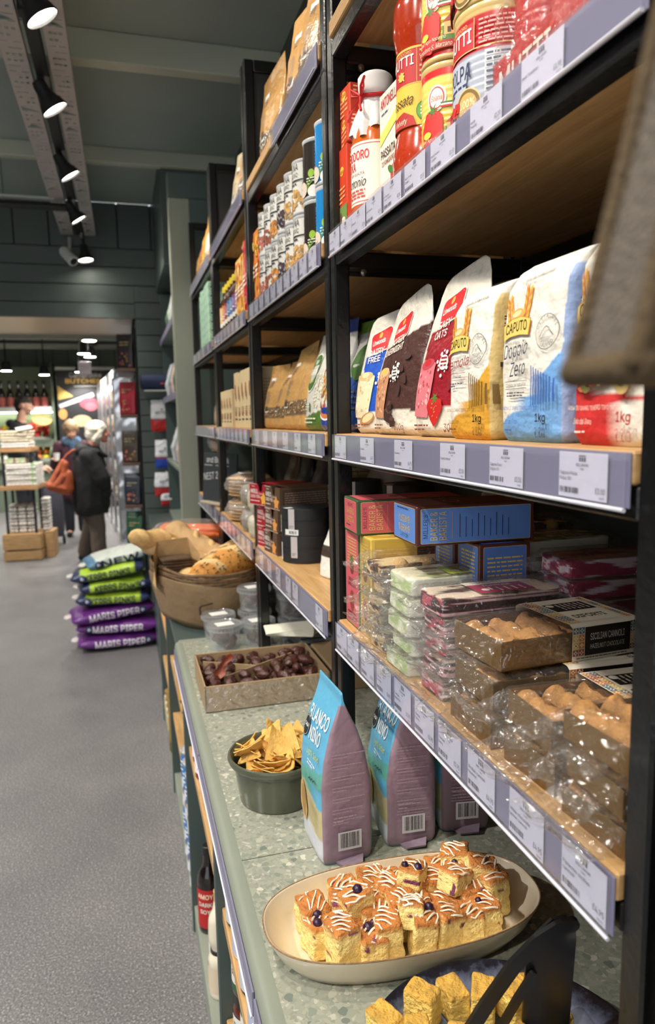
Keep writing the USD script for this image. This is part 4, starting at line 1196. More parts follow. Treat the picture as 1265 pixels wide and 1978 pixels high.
# a film-wrapped tray of red tins at the near end
t = thing('tin_tray', 'shrink-wrapped red tray of tomato tins at the near end of the shelf', 'tray of tins', (0.470, 0.615, Z2), AISLE)
part(t, 'card_tray', [bx(-0.105, 0.10, -0.082, 0.082, 0, 0.003, 0.001), bx(-0.105, 0.10, -0.0835, -0.080, 0, 0.05, 0.001), bx(-0.105, -0.1025, -0.082, 0.082, 0, 0.05, 0.001), bx(-0.105, 0.10, 0.08, 0.0835, 0, 0.05, 0.001)], mat('red_card', S(176, 30, 32), rough=0.4), False)
for i in range(3):
    for j in range(2):
        prof = [(0, 0.004), (0.031, 0.004)] + [(0.031 + 0.0009 * math.sin(z * 700), z) for z in np.linspace(0.006, 0.11, 30)] + [(0.032, 0.112), (0.030, 0.113), (0.028, 0.110), (0, 0.110)]
        part(t, 'tin', mv(lathe(prof, 28), (-0.068 + 0.066 * i, -0.036 + 0.066 * j, 0)), mat('red_tin', S(186, 34, 44), rough=0.3), 50)
tb = Bag(0.122, lerp((0, 0.107), (1, 0.104)), lerp((0, 0.086), (0.8, 0.084), (1, 0.070)), 9.0, 0.003, 40, 71, 0, 64, 24)
part(t, 'shrink_wrap', mv(tb.body(), (0, 0, 0.001)), M_FILM, True)
for k, z in enumerate((0.02,)):
    p = Print(FRONT(-0.0840), 0.0006)
    p.text('MUTTI', -0.03, 0.016, 0.020, S(230, 210, 200), bold=True)
    part(t, 'tray_print', p.out(), M_INK, False)

# sauce bottles
SAUCE_R = mat('tomato_sauce', S(172, 52, 22), rough=0.18, coat=0.6, var=(260, 0.2))
SAUCE_O = mat('orange_sauce', S(206, 98, 30), rough=0.2, coat=0.6, var=(260, 0.16))


def smooth_prof(pts, n=60):
    from scipy.interpolate import PchipInterpolator
    z = np.array([p[1] for p in pts]); r = np.array([p[0] for p in pts])
    zz = np.linspace(z[0], z[-1], n)
    return list(zip(PchipInterpolator(z, r)(zz), zz))


t = thing('sauce_bottle', 'orange vodka sauce bottle with a white paper cap tied in red ribbon', 'bottle', (0.402, 1.10, Z2), AISLE + 6)
part(t, 'glass_body', lathe([(0, 0)] + smooth_prof([(0.034, 0), (0.0385, 0.006), (0.0385, 0.10), (0.037, 0.118), (0.028, 0.150), (0.020, 0.172), (0.018, 0.19)]) + [(0, 0.19)], 40), SAUCE_O, 40)
p = Print(drum(0.0388), 0.0, edge=0.006)
p.rect(-0.056, 0.018, 0.056, 0.108, S(238, 232, 220)).rect(-0.056, 0.1035, 0.056, 0.1045, S(200, 60, 60)).rect(-0.056, 0.0215, 0.056, 0.0225, S(200, 60, 60))
p.text('POMODORO', 0.0, 0.083, 0.0125, S(206, 50, 48), bold=True, width=0.066).text('VODKA', -0.010, 0.068, 0.0120, S(206, 50, 48), bold=True, width=0.036)
p.text('ECCELLENTE QUALITÀ', 0.0, 0.0605, 0.0040, S(140, 70, 70), width=0.05).text("L'Antonio", 0.0, 0.044, 0.0125, S(50, 46, 50), shear=0.28, width=0.052)
p.fine(-0.022, 0.026, 0.037, 3, 0.0048, S(206, 90, 80), 0.0026, 4, True)
part(t, 'paper_label', p.out(), M_INK, False)
cp = smooth_prof([(0.0385, 0.128), (0.036, 0.140), (0.028, 0.160), (0.0205, 0.178), (0.026, 0.188), (0.027, 0.208), (0.022, 0.213)], 34)
v, f = lathe(cp + [(0, 0.214)], 48)
a = np.arctan2(v[:, 1], v[:, 0]); k = np.clip((0.182 - v[:, 2]) / 0.05, 0, 1)
v[:, :2] *= (1 + 0.10 * k * np.sin(11 * a))[:, None]
v[:, 2] -= np.where(v[:, 2] < 0.135, 0.012 * (np.sin(4 * a) > 0), 0)
part(t, 'paper_cap', (v, f), mat('cap_paper', S(226, 222, 222), rough=0.6), 40)
rb = [tube([(0.0225 * math.cos(x), 0.0225 * math.sin(x), 0.179 + 0.0015 * math.sin(3 * x)) for x in np.linspace(0, 2 * PI, 26)], 0.003, 6)]
for sg in (-1, 1):
    rb.append(tube([(0, -0.024, 0.18), (0.012 * sg, -0.030, 0.190), (0.024 * sg, -0.030, 0.198), (0.02 * sg, -0.030, 0.186), (0, -0.025, 0.18), (0.016 * sg, -0.034, 0.160), (0.024 * sg, -0.036, 0.150)], 0.0022, 6))
part(t, 'ribbon', rb, mat('red_ribbon', S(200, 40, 40), rough=0.5))

t = thing('passata_bottle', 'waisted glass bottle of smooth passata with a red and yellow label', 'bottle', (0.415, 0.945, Z2), AISLE + 30)
part(t, 'glass_body', lathe([(0, 0)] + smooth_prof([(0.030, 0), (0.040, 0.008), (0.0425, 0.035), (0.0385, 0.062), (0.0365, 0.072), (0.0365, 0.170), (0.0385, 0.180), (0.0415, 0.200), (0.041, 0.222), (0.030, 0.252), (0.020, 0.275), (0.019, 0.285)], 80) + [(0, 0.285)], 44), SAUCE_R, 40)
part(t, 'screw_cap', lathe([(0, 0.285), (0.021, 0.285), (0.021, 0.300), (0.019, 0.302), (0, 0.302)], 30), mat('white_cap', S(230, 230, 226), rough=0.4))
p = Print(drum(0.0372), 0.0, edge=0.006)
gold = S(226, 186, 90)
p.rect(-0.058, 0.073, 0.058, 0.170, S(228, 190, 66)).rect(-0.058, 0.125, 0.058, 0.168, S(186, 30, 36)).rect(-0.058, 0.1245, 0.058, 0.1258, gold).rect(-0.058, 0.167, 0.058, 0.1685, gold).rect(0.014, 0.126, 0.0147, 0.168, gold)
p.text('POMODORO', -0.010, 0.162, 0.0036, gold, width=0.034).text('MUTTI', -0.012, 0.148, 0.0125, S(246, 240, 230), bold=True, width=0.044)
p.poly(at(star(8, .6, 1, 3), -0.010, 0.137, 0.008), gold).fine(0.018, 0.048, 0.162, 6, 0.0062, S(236, 180, 150), 0.0026, 5)
p.text('Passata', -0.014, 0.100, 0.0120, S(70, 40, 20), shear=0.28, width=0.044)
p.disc(0.026, 0.090, 0.0125, S(70, 140, 50)).disc(0.026, 0.090, 0.011, S(96, 164, 66)).fine(0.019, 0.033, 0.093, 3, 0.004, S(236, 246, 220), 0.0022, 3)
p.poly(Polygon([(-0.058, 0.073), (0.014, 0.073), (0.010, 0.084), (-0.004, 0.092), (-0.02, 0.088), (-0.04, 0.094), (-0.058, 0.086)]), S(180, 40, 34)).text('Velvety', -0.012, 0.077, 0.007, S(246, 226, 200), shear=0.25, width=0.024)
part(t, 'paper_label', p.out(), M_INK, False)

t = thing('passata_carton', 'tall white passata carton with red lettering, behind the waisted bottle', 'carton', (0.425, 1.022, Z2), AISLE + 2)
part(t, 'carton_body', [cb(0.075, 0.062, 0.165, 0.002, (0, 0, 0.0825)), loft([np.array([(sx * 0.037, sy * (0.030 if z < 0.17 else 0.002), z) for sx, sy in ((-1, -1), (1, -1), (1, 1), (-1, 1))]) for z in (0.163, 0.192)])], mat('white_carton', S(236, 230, 214), rough=0.45), False)
p = Print(FRONT(-0.0312), 0.0002)
p.text('ANTONELLA', 0.0, 0.142, 0.0135, S(186, 40, 44), bold=True, width=0.062).fine(-0.028, 0.02, 0.133, 1, 0.004, S(90, 90, 120), 0.0026, 3)
p.poly(Polygon([(-0.034, 0.092), (0.034, 0.112), (0.034, 0.128), (-0.034, 0.108)]), S(226, 220, 110)).text('PASSATA', -0.004, 0.073, 0.0115, S(80, 50, 50), bold=True, width=0.052).text('DI POMODORO', -0.004, 0.062, 0.0065, S(120, 60, 50), bold=True, width=0.046)
p.poly(at(OVAL, 0.022, 0.035, 0.014, 30, 0.022), S(196, 44, 36)).poly(at(OVAL, 0.006, 0.050, 0.011, -30, 0.005), S(60, 120, 50)).poly(Polygon([(-0.03, 0.030), (0.02, 0.018), (0.02, 0.024), (-0.03, 0.036)]), S(206, 160, 100)).fine(-0.03, 0.0, 0.01, 2, 0.004, S(120, 120, 130), 0.002, 9)
part(t, 'carton_print', p.out(), M_INK, False)


def juice_carton(label, loc, rz, h=0.075):
    t = thing('coconut_carton', label, 'carton', loc, rz)
    w, d = 0.048, 0.048
    part(t, 'carton_body', cb(w, d, h, 0.0015, (0, 0, h / 2)), mat('orange_card', S(214, 66, 34), rough=0.4), False)
    p = Print(FRONT(-d / 2), 0.0002)
    p.disc(-0.002, h * 0.72, 0.010, S(236, 190, 60), 0.007).text('Kara', -0.002, h * 0.69, 0.006, S(170, 60, 30), bold=True)
    if h > 0.09:
        p.rect(-w / 2, 0.004, w / 2, h * 0.30, S(110, 140, 70)).disc(0.004, h * 0.10, 0.012, S(236, 232, 214), 0.008).disc(-0.012, h * 0.16, 0.010, S(110, 76, 50))
        for k in range(5):
            p.poly(affinity.rotate(sbox(-0.001, 0, 0.001, 0.03), 30 * (k - 2), origin=(0, 0)).buffer(0.0006), S(60, 110, 50)) if False else None
    p.fine(-0.015, 0.015, h * 0.5, 4, 0.007, S(240, 170, 110), 0.003, 2)
    q = Print(RIGHT(w / 2), 0.0002)
    q.fine(-0.018, 0.018, h * 0.85, 3, 0.006, S(240, 200, 160), 0.0026, 4)
    prints(t, p, q)


juice_carton('tall orange coconut carton at the bottom of the stack by the post', (0.392, 1.168, Z2), AISLE, 0.130)
juice_carton('small orange carton lying in the middle of the stack by the post', (0.394, 1.160, Z2 + 0.1305), AISLE - 3, 0.045)
juice_carton('small orange carton on top of the stack by the post', (0.396, 1.168, Z2 + 0.176), AISLE + 5, 0.045)

# third bay: tins of beans two high, coconut milk tins, bright packs
BEANS = ((214, 166, 96), (222, 176, 110), (74, 60, 74), (226, 150, 66), (170, 96, 70), (196, 120, 104))


def bean_tin(label, loc, rz, tone, seed, h=0.108, r=0.037):
    t = thing('bean_tin', label, 'tin', loc, rz)
    tin_body(t, r, h, [(0, S(236, 234, 228))], ribs=False, n=36)
    p = Print(drum(r + 0.0010), 0.0, edge=0.008)
    dk = S(60, 60, 64)
    p.text('ALUNA', -0.004, h * 0.80, 0.0135, dk, width=0.042).text('organic', -0.004, h * 0.68, 0.0110, dk, width=0.040)
    p.rect(-0.030, h * 0.61, 0.044, h * 0.635, S(30, 30, 32)).fine(-0.026, 0.012, h * 0.545, 2, 0.006, dk, 0.0034, seed)
    rr = random.Random(seed)
    for k in range(60):
        c = np.array(tone) * rr.uniform(0.75, 1.12)
        p.disc(rr.uniform(-0.034, 0.044), rr.uniform(h * 0.12, h * 0.44), rr.uniform(0.0035, 0.0055), S(*np.clip(c, 0, 255)), rr.uniform(0.003, 0.0045)); p.h -= p.step * 0.95
    part(t, 'label_print', p.out(), M_INK, False)
    return t


bean_names = ('butter bean', 'chickpea', 'black bean', 'orange bean', 'lentil', 'red bean')
for i, tone in enumerate(BEANS):
    y = 1.498 + 0.0765 * i
    for j in range(2):
        bean_tin(f'white tin with {bean_names[i]} picture, {"on the shelf" if j == 0 else "on top of its stack"}, {OR[i]} from the black tins', (0.402, y, Z2 + 0.1085 * j), AISLE + 8, tone, i * 2 + j)


def coconut_tin(label, loc, main, leaf):
    r, h = 0.037, 0.112
    t = thing('coconut_tin', label, 'tin', loc, AISLE + 10)
    tin_body(t, r, h, [(0, main)], ribs=False, n=36)
    p = Print(drum(r + 0.0010), 0.0, edge=0.008)
    p.text('Biona', -0.022, h * 0.52, 0.016, S(240, 240, 236), bold=True, rot=90, shear=0.2, width=0.05)
    p.disc(0.020, h * 0.42, 0.0075, S(150, 190, 50)).fine(0.008, 0.034, h * 0.33, 3, 0.005, S(220, 224, 210), 0.0024, 3)
    for k in range(4):
        p.poly(affinity.translate(affinity.rotate(sbox(-0.0015, 0, 0.0015, 0.03), -35 - 16 * k, origin=(0, 0)), 0.0, 0.014), leaf)
    p.disc(-0.010, 0.022, 0.016, S(120, 86, 64)).disc(-0.004, 0.020, 0.014, S(226, 206, 190)).disc(0.026, 0.014, 0.014, S(240, 238, 232), 0.011)
    part(t, 'label_print', p.out(), M_INK, False)


for j in range(2):
    pos = ('lower', 'upper')[j]
    coconut_tin(f'bright blue coconut milk tin, {pos} of the two beside the post', (0.402, 1.318, Z2 + 0.113 * j), S(26, 132, 202), S(60, 150, 120))
    coconut_tin(f'black coconut milk tin, {pos} of the two beside the blue tins', (0.402, 1.408, Z2 + 0.113 * j), S(44, 36, 32), S(110, 150, 40))


def bright_pack(label, loc, base, blobs, seed, w=0.055, h=0.2, d=0.05):
    t = thing('snack_carton', label, 'carton', loc, AISLE)
    part(t, 'carton_body', cb(w, d, h, 0.003, (0, 0, h / 2)), mat('snack_card_%d' % (seed // 10), base, rough=0.35), False)
    r = random.Random(seed)
    ms = []
    for pr in (Print(FRONT(-d / 2), 0.0003), Print(RIGHT(w / 2), 0.0003)):
        for k in range(26):
            pr.poly(at(OVAL, r.uniform(-w * 0.38, w * 0.38), r.uniform(0.012, h - 0.012), r.uniform(0.004, 0.010), r.uniform(0, 90), r.uniform(0.004, 0.009)), blobs[k % len(blobs)])
        pr.fine(-w * 0.4, w * 0.4, h * 0.5, 3, 0.012, S(250, 240, 230), 0.006, seed, True)
        ms.append(pr.out())
    prints(t, *ms)


YEL = (S(240, 200, 60), S(240, 150, 50), S(230, 90, 60), S(250, 226, 120))
for k in range(2):
    bright_pack(f'bright orange and yellow snack carton in the third bay, {("nearer the white tins", "nearer the far post")[k]}', (0.394, 1.934 + 0.046 * k - 0.0, Z2), S(240, 150, 70), YEL, k, 0.042, 0.195 - 0.0 * k)
for k in range(2):
    bright_pack(f'crimson and pink snack carton just past the black post, {("nearer", "farther")[k]}', (0.394, 2.080 + 0.052 * k, Z2), S(214, 40, 70), (S(240, 120, 150), S(246, 180, 70), S(200, 20, 50)), 10 + k, 0.05, 0.212)
for k in range(3):
    bright_pack(f'yellow snack carton with orange blobs in the fourth bay, {OR[k]} from the pink cartons', (0.394, 2.18 + 0.052 * k, Z2), S(238, 186, 90), (S(240, 150, 60), S(250, 220, 140), S(220, 110, 60)), 20 + k, 0.05, 0.185)
for k in range(7):
    y = 2.335 + 0.060 * k
    tone = ((150, 90, 150), (120, 80, 140), (90, 130, 180), (70, 110, 170), (150, 60, 60), (220, 120, 60), (230, 190, 120))[k]
    t = thing('juice_bottle', f'small bottle with a yellow cap and bright label, {OR[k]} from the near side', 'bottle', (0.395, y, Z2), AISLE)
    part(t, 'glass_body', lathe([(0, 0)] + smooth_prof([(0.022, 0), (0.026, 0.005), (0.026, 0.10), (0.022, 0.125), (0.013, 0.142), (0.012, 0.158)], 30) + [(0, 0.158)], 24), mat('juice_dark_%d' % (k % 2), (S(60, 30, 40), S(90, 60, 30))[k % 2], rough=0.12, coat=0.5), 40)
    part(t, 'cap', lathe([(0, 0.155), (0.015, 0.155), (0.0155, 0.168), (0.0145, 0.176), (0, 0.176)], 20), mat('yellow_cap', S(222, 196, 60), rough=0.4), 40)
    p = Print(drum(0.0264), 0.0, edge=0.008)
    p.rect(-0.04, 0.03, 0.04, 0.10, S(*tone)).rect(-0.04, 0.03, 0.04, 0.045, S(230, 226, 220)).disc(0.004, 0.078, 0.014, S(*(np.array(tone) * 0.6 + 90))).fine(-0.02, 0.024, 0.060, 2, 0.008, S(240, 240, 240), 0.004, k)
    part(t, 'paper_label', p.out(), M_INK, False)
for k in range(3):
    t = thing('tea_carton', f'pale green carton with dark diamonds at the far end, {OR[k]} along', 'carton', (0.395 + 0.004 * k, 3.02 + 0.135 * k, Z2), AISLE + (6 if k == 1 else 0))
    part(t, 'carton_body', cb(0.125, 0.075, 0.245 - 0.0 * k, 0.002, (0, 0, 0.1225)), mat('mint_card', S(168, 206, 182), rough=0.5), False)
    ms = []
    for pr, hw in ((Print(FRONT(-0.0375), 0.0003), 0.0625), (Print(RIGHT(0.0625), 0.0003), 0.0375)):
        for r_ in range(7):
            for c_ in range(-1, 2):
                u, v = c_ * hw * 0.66, 0.02 + 0.034 * r_
                dm = Polygon([(0, -1), (0.62, 0), (0, 1), (-0.62, 0)])
                pr.poly(at(dm, u, v, 0.0165), S(60, 100, 84)).poly(at(dm, u, v, 0.0125), S(190, 220, 200)).poly(at(dm, u, v, 0.007), S(40, 76, 64)); pr.h -= 3 * pr.step
        ms.append(pr.out())
    prints(t, *ms)

# ------------------------------------------------------------------ the topmost shelf
Z3 = TOPS[3] + 0.0005
SILV = (S(206, 206, 200), S(120, 112, 100), S(236, 236, 232), S(160, 150, 130))
for k, (y, rz, h, lean, tilt, cols, lab) in enumerate((
        (1.33, 0, 0.235, 0.05, 0.1, None, 'upright kraft pouch on the topmost shelf, nearest the front post'),
        (1.465, 6, 0.25, 0.08, 0.15, None, 'upright kraft pouch on the topmost shelf with a curled top, second from the front post'),
        (1.60, 0, 0.255, 0.05, 0.2, (S(150, 90, 70), S(190, 130, 100), S(110, 70, 60)), 'kraft pouch on the topmost shelf with a long white label, third from the post'),
        (1.915, -4, 0.262, 0.0, 0.35, SILV, 'tall kraft pouch with a pointed top standing alone beside the black end panel'),
        (2.285, 4, 0.262, 0.10, 0.15, SILV, 'kraft pouch with a white label just beyond the black end panel'),
        (2.435, -3, 0.245, 0.05, 0.0, (S(214, 220, 226), S(150, 156, 164), S(240, 240, 240)), 'pale brown pouch with a silver window in the fourth bay of the top shelf'),
        (2.90, 6, 0.25, 0.06, 0.2, SILV, 'narrow kraft pouch in the farthest bay, in front of the white pouch'),
        (2.985, 0, 0.24, 0.05, 0.1, SILV, 'narrow kraft pouch in the farthest bay, second from its near post'))):
    kraft_pouch(lab, (0.425, y, Z3), AISLE + 20 + rz, 50 + k, h, 0.066, cols, (0.24, 0.40), k != 7, (190, 146, 88) if k not in (5,) else (176, 160, 128), lean, tilt=tilt)


def plain(c1, c2, cut):
    return lambda c, k, v, q: c2 if v < cut else c1


for k, (y, c1, c2, lab) in enumerate(((3.17, S(226, 220, 206), S(200, 180, 140), 'white pouch on the topmost shelf beside the yellow pouch'), (3.29, S(206, 146, 40), S(220, 180, 70), 'amber yellow pouch on the topmost shelf with a pointed top'),
                                      (3.41, S(196, 110, 60), S(214, 150, 110), 'orange and pink pouch on the topmost shelf of the farthest bay'), (3.52, S(214, 176, 60), S(196, 150, 50), 'last yellow pouch on the topmost shelf at the pale post'))):
    grain_pouch('snack_pouch', lab, (0.405, y, Z3), AISLE - 2, 80 + k, (0.215, 0.255, 0.215, 0.20)[k], 0.058, plain(c1, c2, 0.35),
                lambda p, h, w: (p.disc(0, h * 0.5, w * 0.5, S(230, 200, 160)), p.fine(-w * 0.6, w * 0.6, h * 0.3, 3, 0.012, S(120, 60, 40), 0.005, 2)), 0.04, tilt=0.2)
# ------------------------------------------------------------------ the nougat and cannoli shelf
Z0 = TOPS[0] + 0.0005


def wrapper(L, w, h, fin=0.035, seed=0, n=72, gap=0.0030, twist=1.0, back=True):
    """A film sleeve round a bar that lies along y from 0 to L: loose, creased, with a crimped fin at each end."""
    ys = np.concatenate([np.linspace(-fin, -0.004, 9), np.linspace(0, L, 16), np.linspace(L + 0.004, L + fin, 6)])
    t = np.arange(n) * 2 * PI / n
    rings = []
    for i, y in enumerate(ys):
        k = 0 if 0 <= y <= L else min(1.0, (-y if y < 0 else y - L) / fin)
        ww = (w / 2 + gap) * (1 + 0.16 * k); hh = (h / 2 + gap) * (1 - 0.90 * k ** 0.7)
        e = 2 / (7 - 4.5 * min(1, k * 2))
        x = np.sign(np.cos(t)) * np.abs(np.cos(t)) ** e * ww
        z = np.sign(np.sin(t)) * np.abs(np.sin(t)) ** e * hh
        q = np.stack([x, np.full(n, y), z], -1)
        am = 0.0022 + 0.0105 * k * twist
        d = (meshkit.fbm(q * (48 if k == 0 else 75) + seed * 5.7 + 40, 3, seed) - 0.5) * 2
        d2 = (meshkit.fbm(q * 60 + seed * 3.1 + 90, 2, seed + 5) - 0.5) * 2
        q[:, 2] += d * am * (1.0 if k > 0 else 0.45) + (0.0007 * 0 if k else 0)
        q[:, 1] += d2 * 0.010 * k
        q[:, 0] += d2 * am * 0.6
        q[:, 2] += h / 2
        rings.append(q)
    return loft(rings, True, False)


def nougat_stuff(kind):
    def colf(v, n, seed):
        q = meshkit.fbm(v * np.array([60, 22, 90]) + seed * 9 + 30, 4, seed)
        c = np.zeros((len(v), 3))
        top = n[:, 2] > 0.7
        if kind == 'nut':
            c[:] = S(206, 176, 126)
            c[q > 0.50] = S(110, 66, 36); c[q > 0.56] = S(64, 36, 22)
            c[top & (q < 0.56)] = S(216, 192, 148)
            c[(n[:, 0] > 0.7) & (q > 0.42)] = S(58, 32, 20)
        elif kind == 'pist':
            c[:] = S(206, 216, 178)
            c[q > 0.54] = S(176, 196, 140); c[q < 0.40] = S(232, 232, 214)
            c[(n[:, 0] > 0.7)] = S(218, 220, 206)
            c[top & (q < 0.5)] = S(226, 222, 196); c[top & (q > 0.58)] = S(130, 122, 84)
        elif kind == 'berry':
            c[:] = S(214, 176, 180)
            st = meshkit.fbm(v * np.array([14, 10, 210]) + seed * 9 + 30, 3, seed)
            c[st > 0.50] = S(74, 40, 46); c[st > 0.56] = S(48, 26, 30)
            c[(n[:, 1] < -0.6) & (q > 0.5)] = S(176, 74, 92)
            c[top & (q < 0.56)] = S(222, 206, 186); c[top & (q >= 0.56)] = S(84, 60, 50)
        else:
            c[:] = S(206, 190, 200)
            c[q > 0.48] = S(150, 50, 84); c[q > 0.60] = S(110, 26, 60)
            c[top & (q < 0.5)] = S(150, 120, 110)
            c[(n[:, 0] > 0.7) & (q > 0.40)] = S(146, 34, 72) if kind == 'cherry' else S(206, 200, 212)
        return c
    return colf


def nougat(label, loc, kind, rz, seed, L=0.165, w=0.072, h=0.027, fin=0.035, label_col=None, nuts=0, group=None, fine=True):
    t = thing('nougat_bar', label, 'nougat bar', loc, rz, group=group)
    v, f = rough_box(w, L, h, 0.0010, seed, 4 if fine else 3, -2.2)
    m = trimesh.Trimesh(v, f, process=False)
    col = nougat_stuff(kind)(v, m.vertex_normals, seed)
    part(t, 'nougat', (v + [0, L / 2, h / 2], f, col), mat('nougat', attr=True, rough=0.55, bump=(160, 0.0012)), True)
    for k in range(nuts):
        part(t, 'praline', mv(blob(0.0125, 3, 0.10, 6, seed + k, (1, 1, 1.0)), (w * 0.40, L * (0.22 + 0.27 * k), h * 0.80)), mat('praline', S(196, 158, 104), rough=0.7, bump=(240, 0.002), var=(160, 0.2)), 60)
    if label_col:
        p = Print(TOPF(h + 0.0030, 0, 0), 0.0)
        p.rect(-w * 0.36, L * 0.32, w * 0.50, L * 0.78, S(238, 232, 214)).rect(-w * 0.12, L * 0.32, w * 0.50, L * 0.78, label_col)
        p.text('DIFORTI', -w * 0.22, L * 0.55, 0.0070, S(60, 50, 40), rot=90 + 180 * 0, width=0.036)
        p.text('TORRONE', w * 0.06, L * 0.55, 0.0060, S(246, 240, 220), bold=True, rot=90, width=0.042)
        p.fine(w * 0.16, w * 0.44, L * 0.70, 5, 0.011, S(246, 240, 220), 0.003, seed)
        p.disc(w * 0.30, L * 0.40, 0.0055, S(246, 240, 226))
        part(t, 'paper_label', p.out(), M_INK, False)
    part(t, 'film_wrap', wrapper(L, w + (0.016 if nuts else 0.004), h + (0.012 if nuts else 0.003), fin, seed), M_FILM, True)
    return t


def nougat_stack(y, x, z, n, kind, word, step, rz=AISLE, L=0.165, w=0.072, label_col=None, nuts=0, where='', seed=0):
    words = ('bottom', 'second', 'third', 'fourth', 'fifth', 'sixth')
    for k in range(n):
        top = k == n - 1
        pos = 'top' if top else words[k] if k == 0 else words[k] + ' up'
        nougat(f'film-wrapped {word} nougat bar, {pos} of the {where} stack', (x + rng.uniform(-0.006, 0.006), y + rng.uniform(-0.003, 0.003), z + k * step), kind, rz + rng.uniform(-2, 2), seed + k, L, w, step - 0.0035 if not nuts else step - 0.006,
               0.034, label_col if top else None, nuts)


nougat_stack(1.006, 0.362, Z0, 5, 'nut', 'praline', 0.0285, where='front', nuts=3, seed=100, w=0.058)
nougat_stack(0.908, 0.362, Z0, 5, 'pist', 'pale green pistachio', 0.0285, where='front', label_col=S(168, 190, 40), seed=120, w=0.078, L=0.185)
nougat_stack(0.812, 0.366, Z0, 5, 'berry', 'dark striped berry', 0.0275, where='front', label_col=S(170, 30, 80), seed=140, w=0.066, L=0.17)
nougat_stack(1.02, 0.545, Z0, 6, 'nut', 'shaded praline', 0.031, where='back', nuts=3, seed=160, w=0.056, L=0.16)
nougat_stack(0.945, 0.548, Z0, 6, 'pist', 'shaded pistachio', 0.0290, where='back', label_col=S(150, 160, 110), seed=180, w=0.07, L=0.165)
nougat_stack(0.815, 0.552, Z0, 6, 'cherry', 'magenta cherry', 0.0285, where='back', seed=200, w=0.07, L=0.165)

M_GOLDT = mat('gold_tray', S(126, 96, 50), rough=0.3, metal=0.55, bump=(30, 0.003))
M_PASTRY = mat('pastry', S(184, 134, 76), rough=0.75, var=(70, 0.35), bump=(130, 0.004))


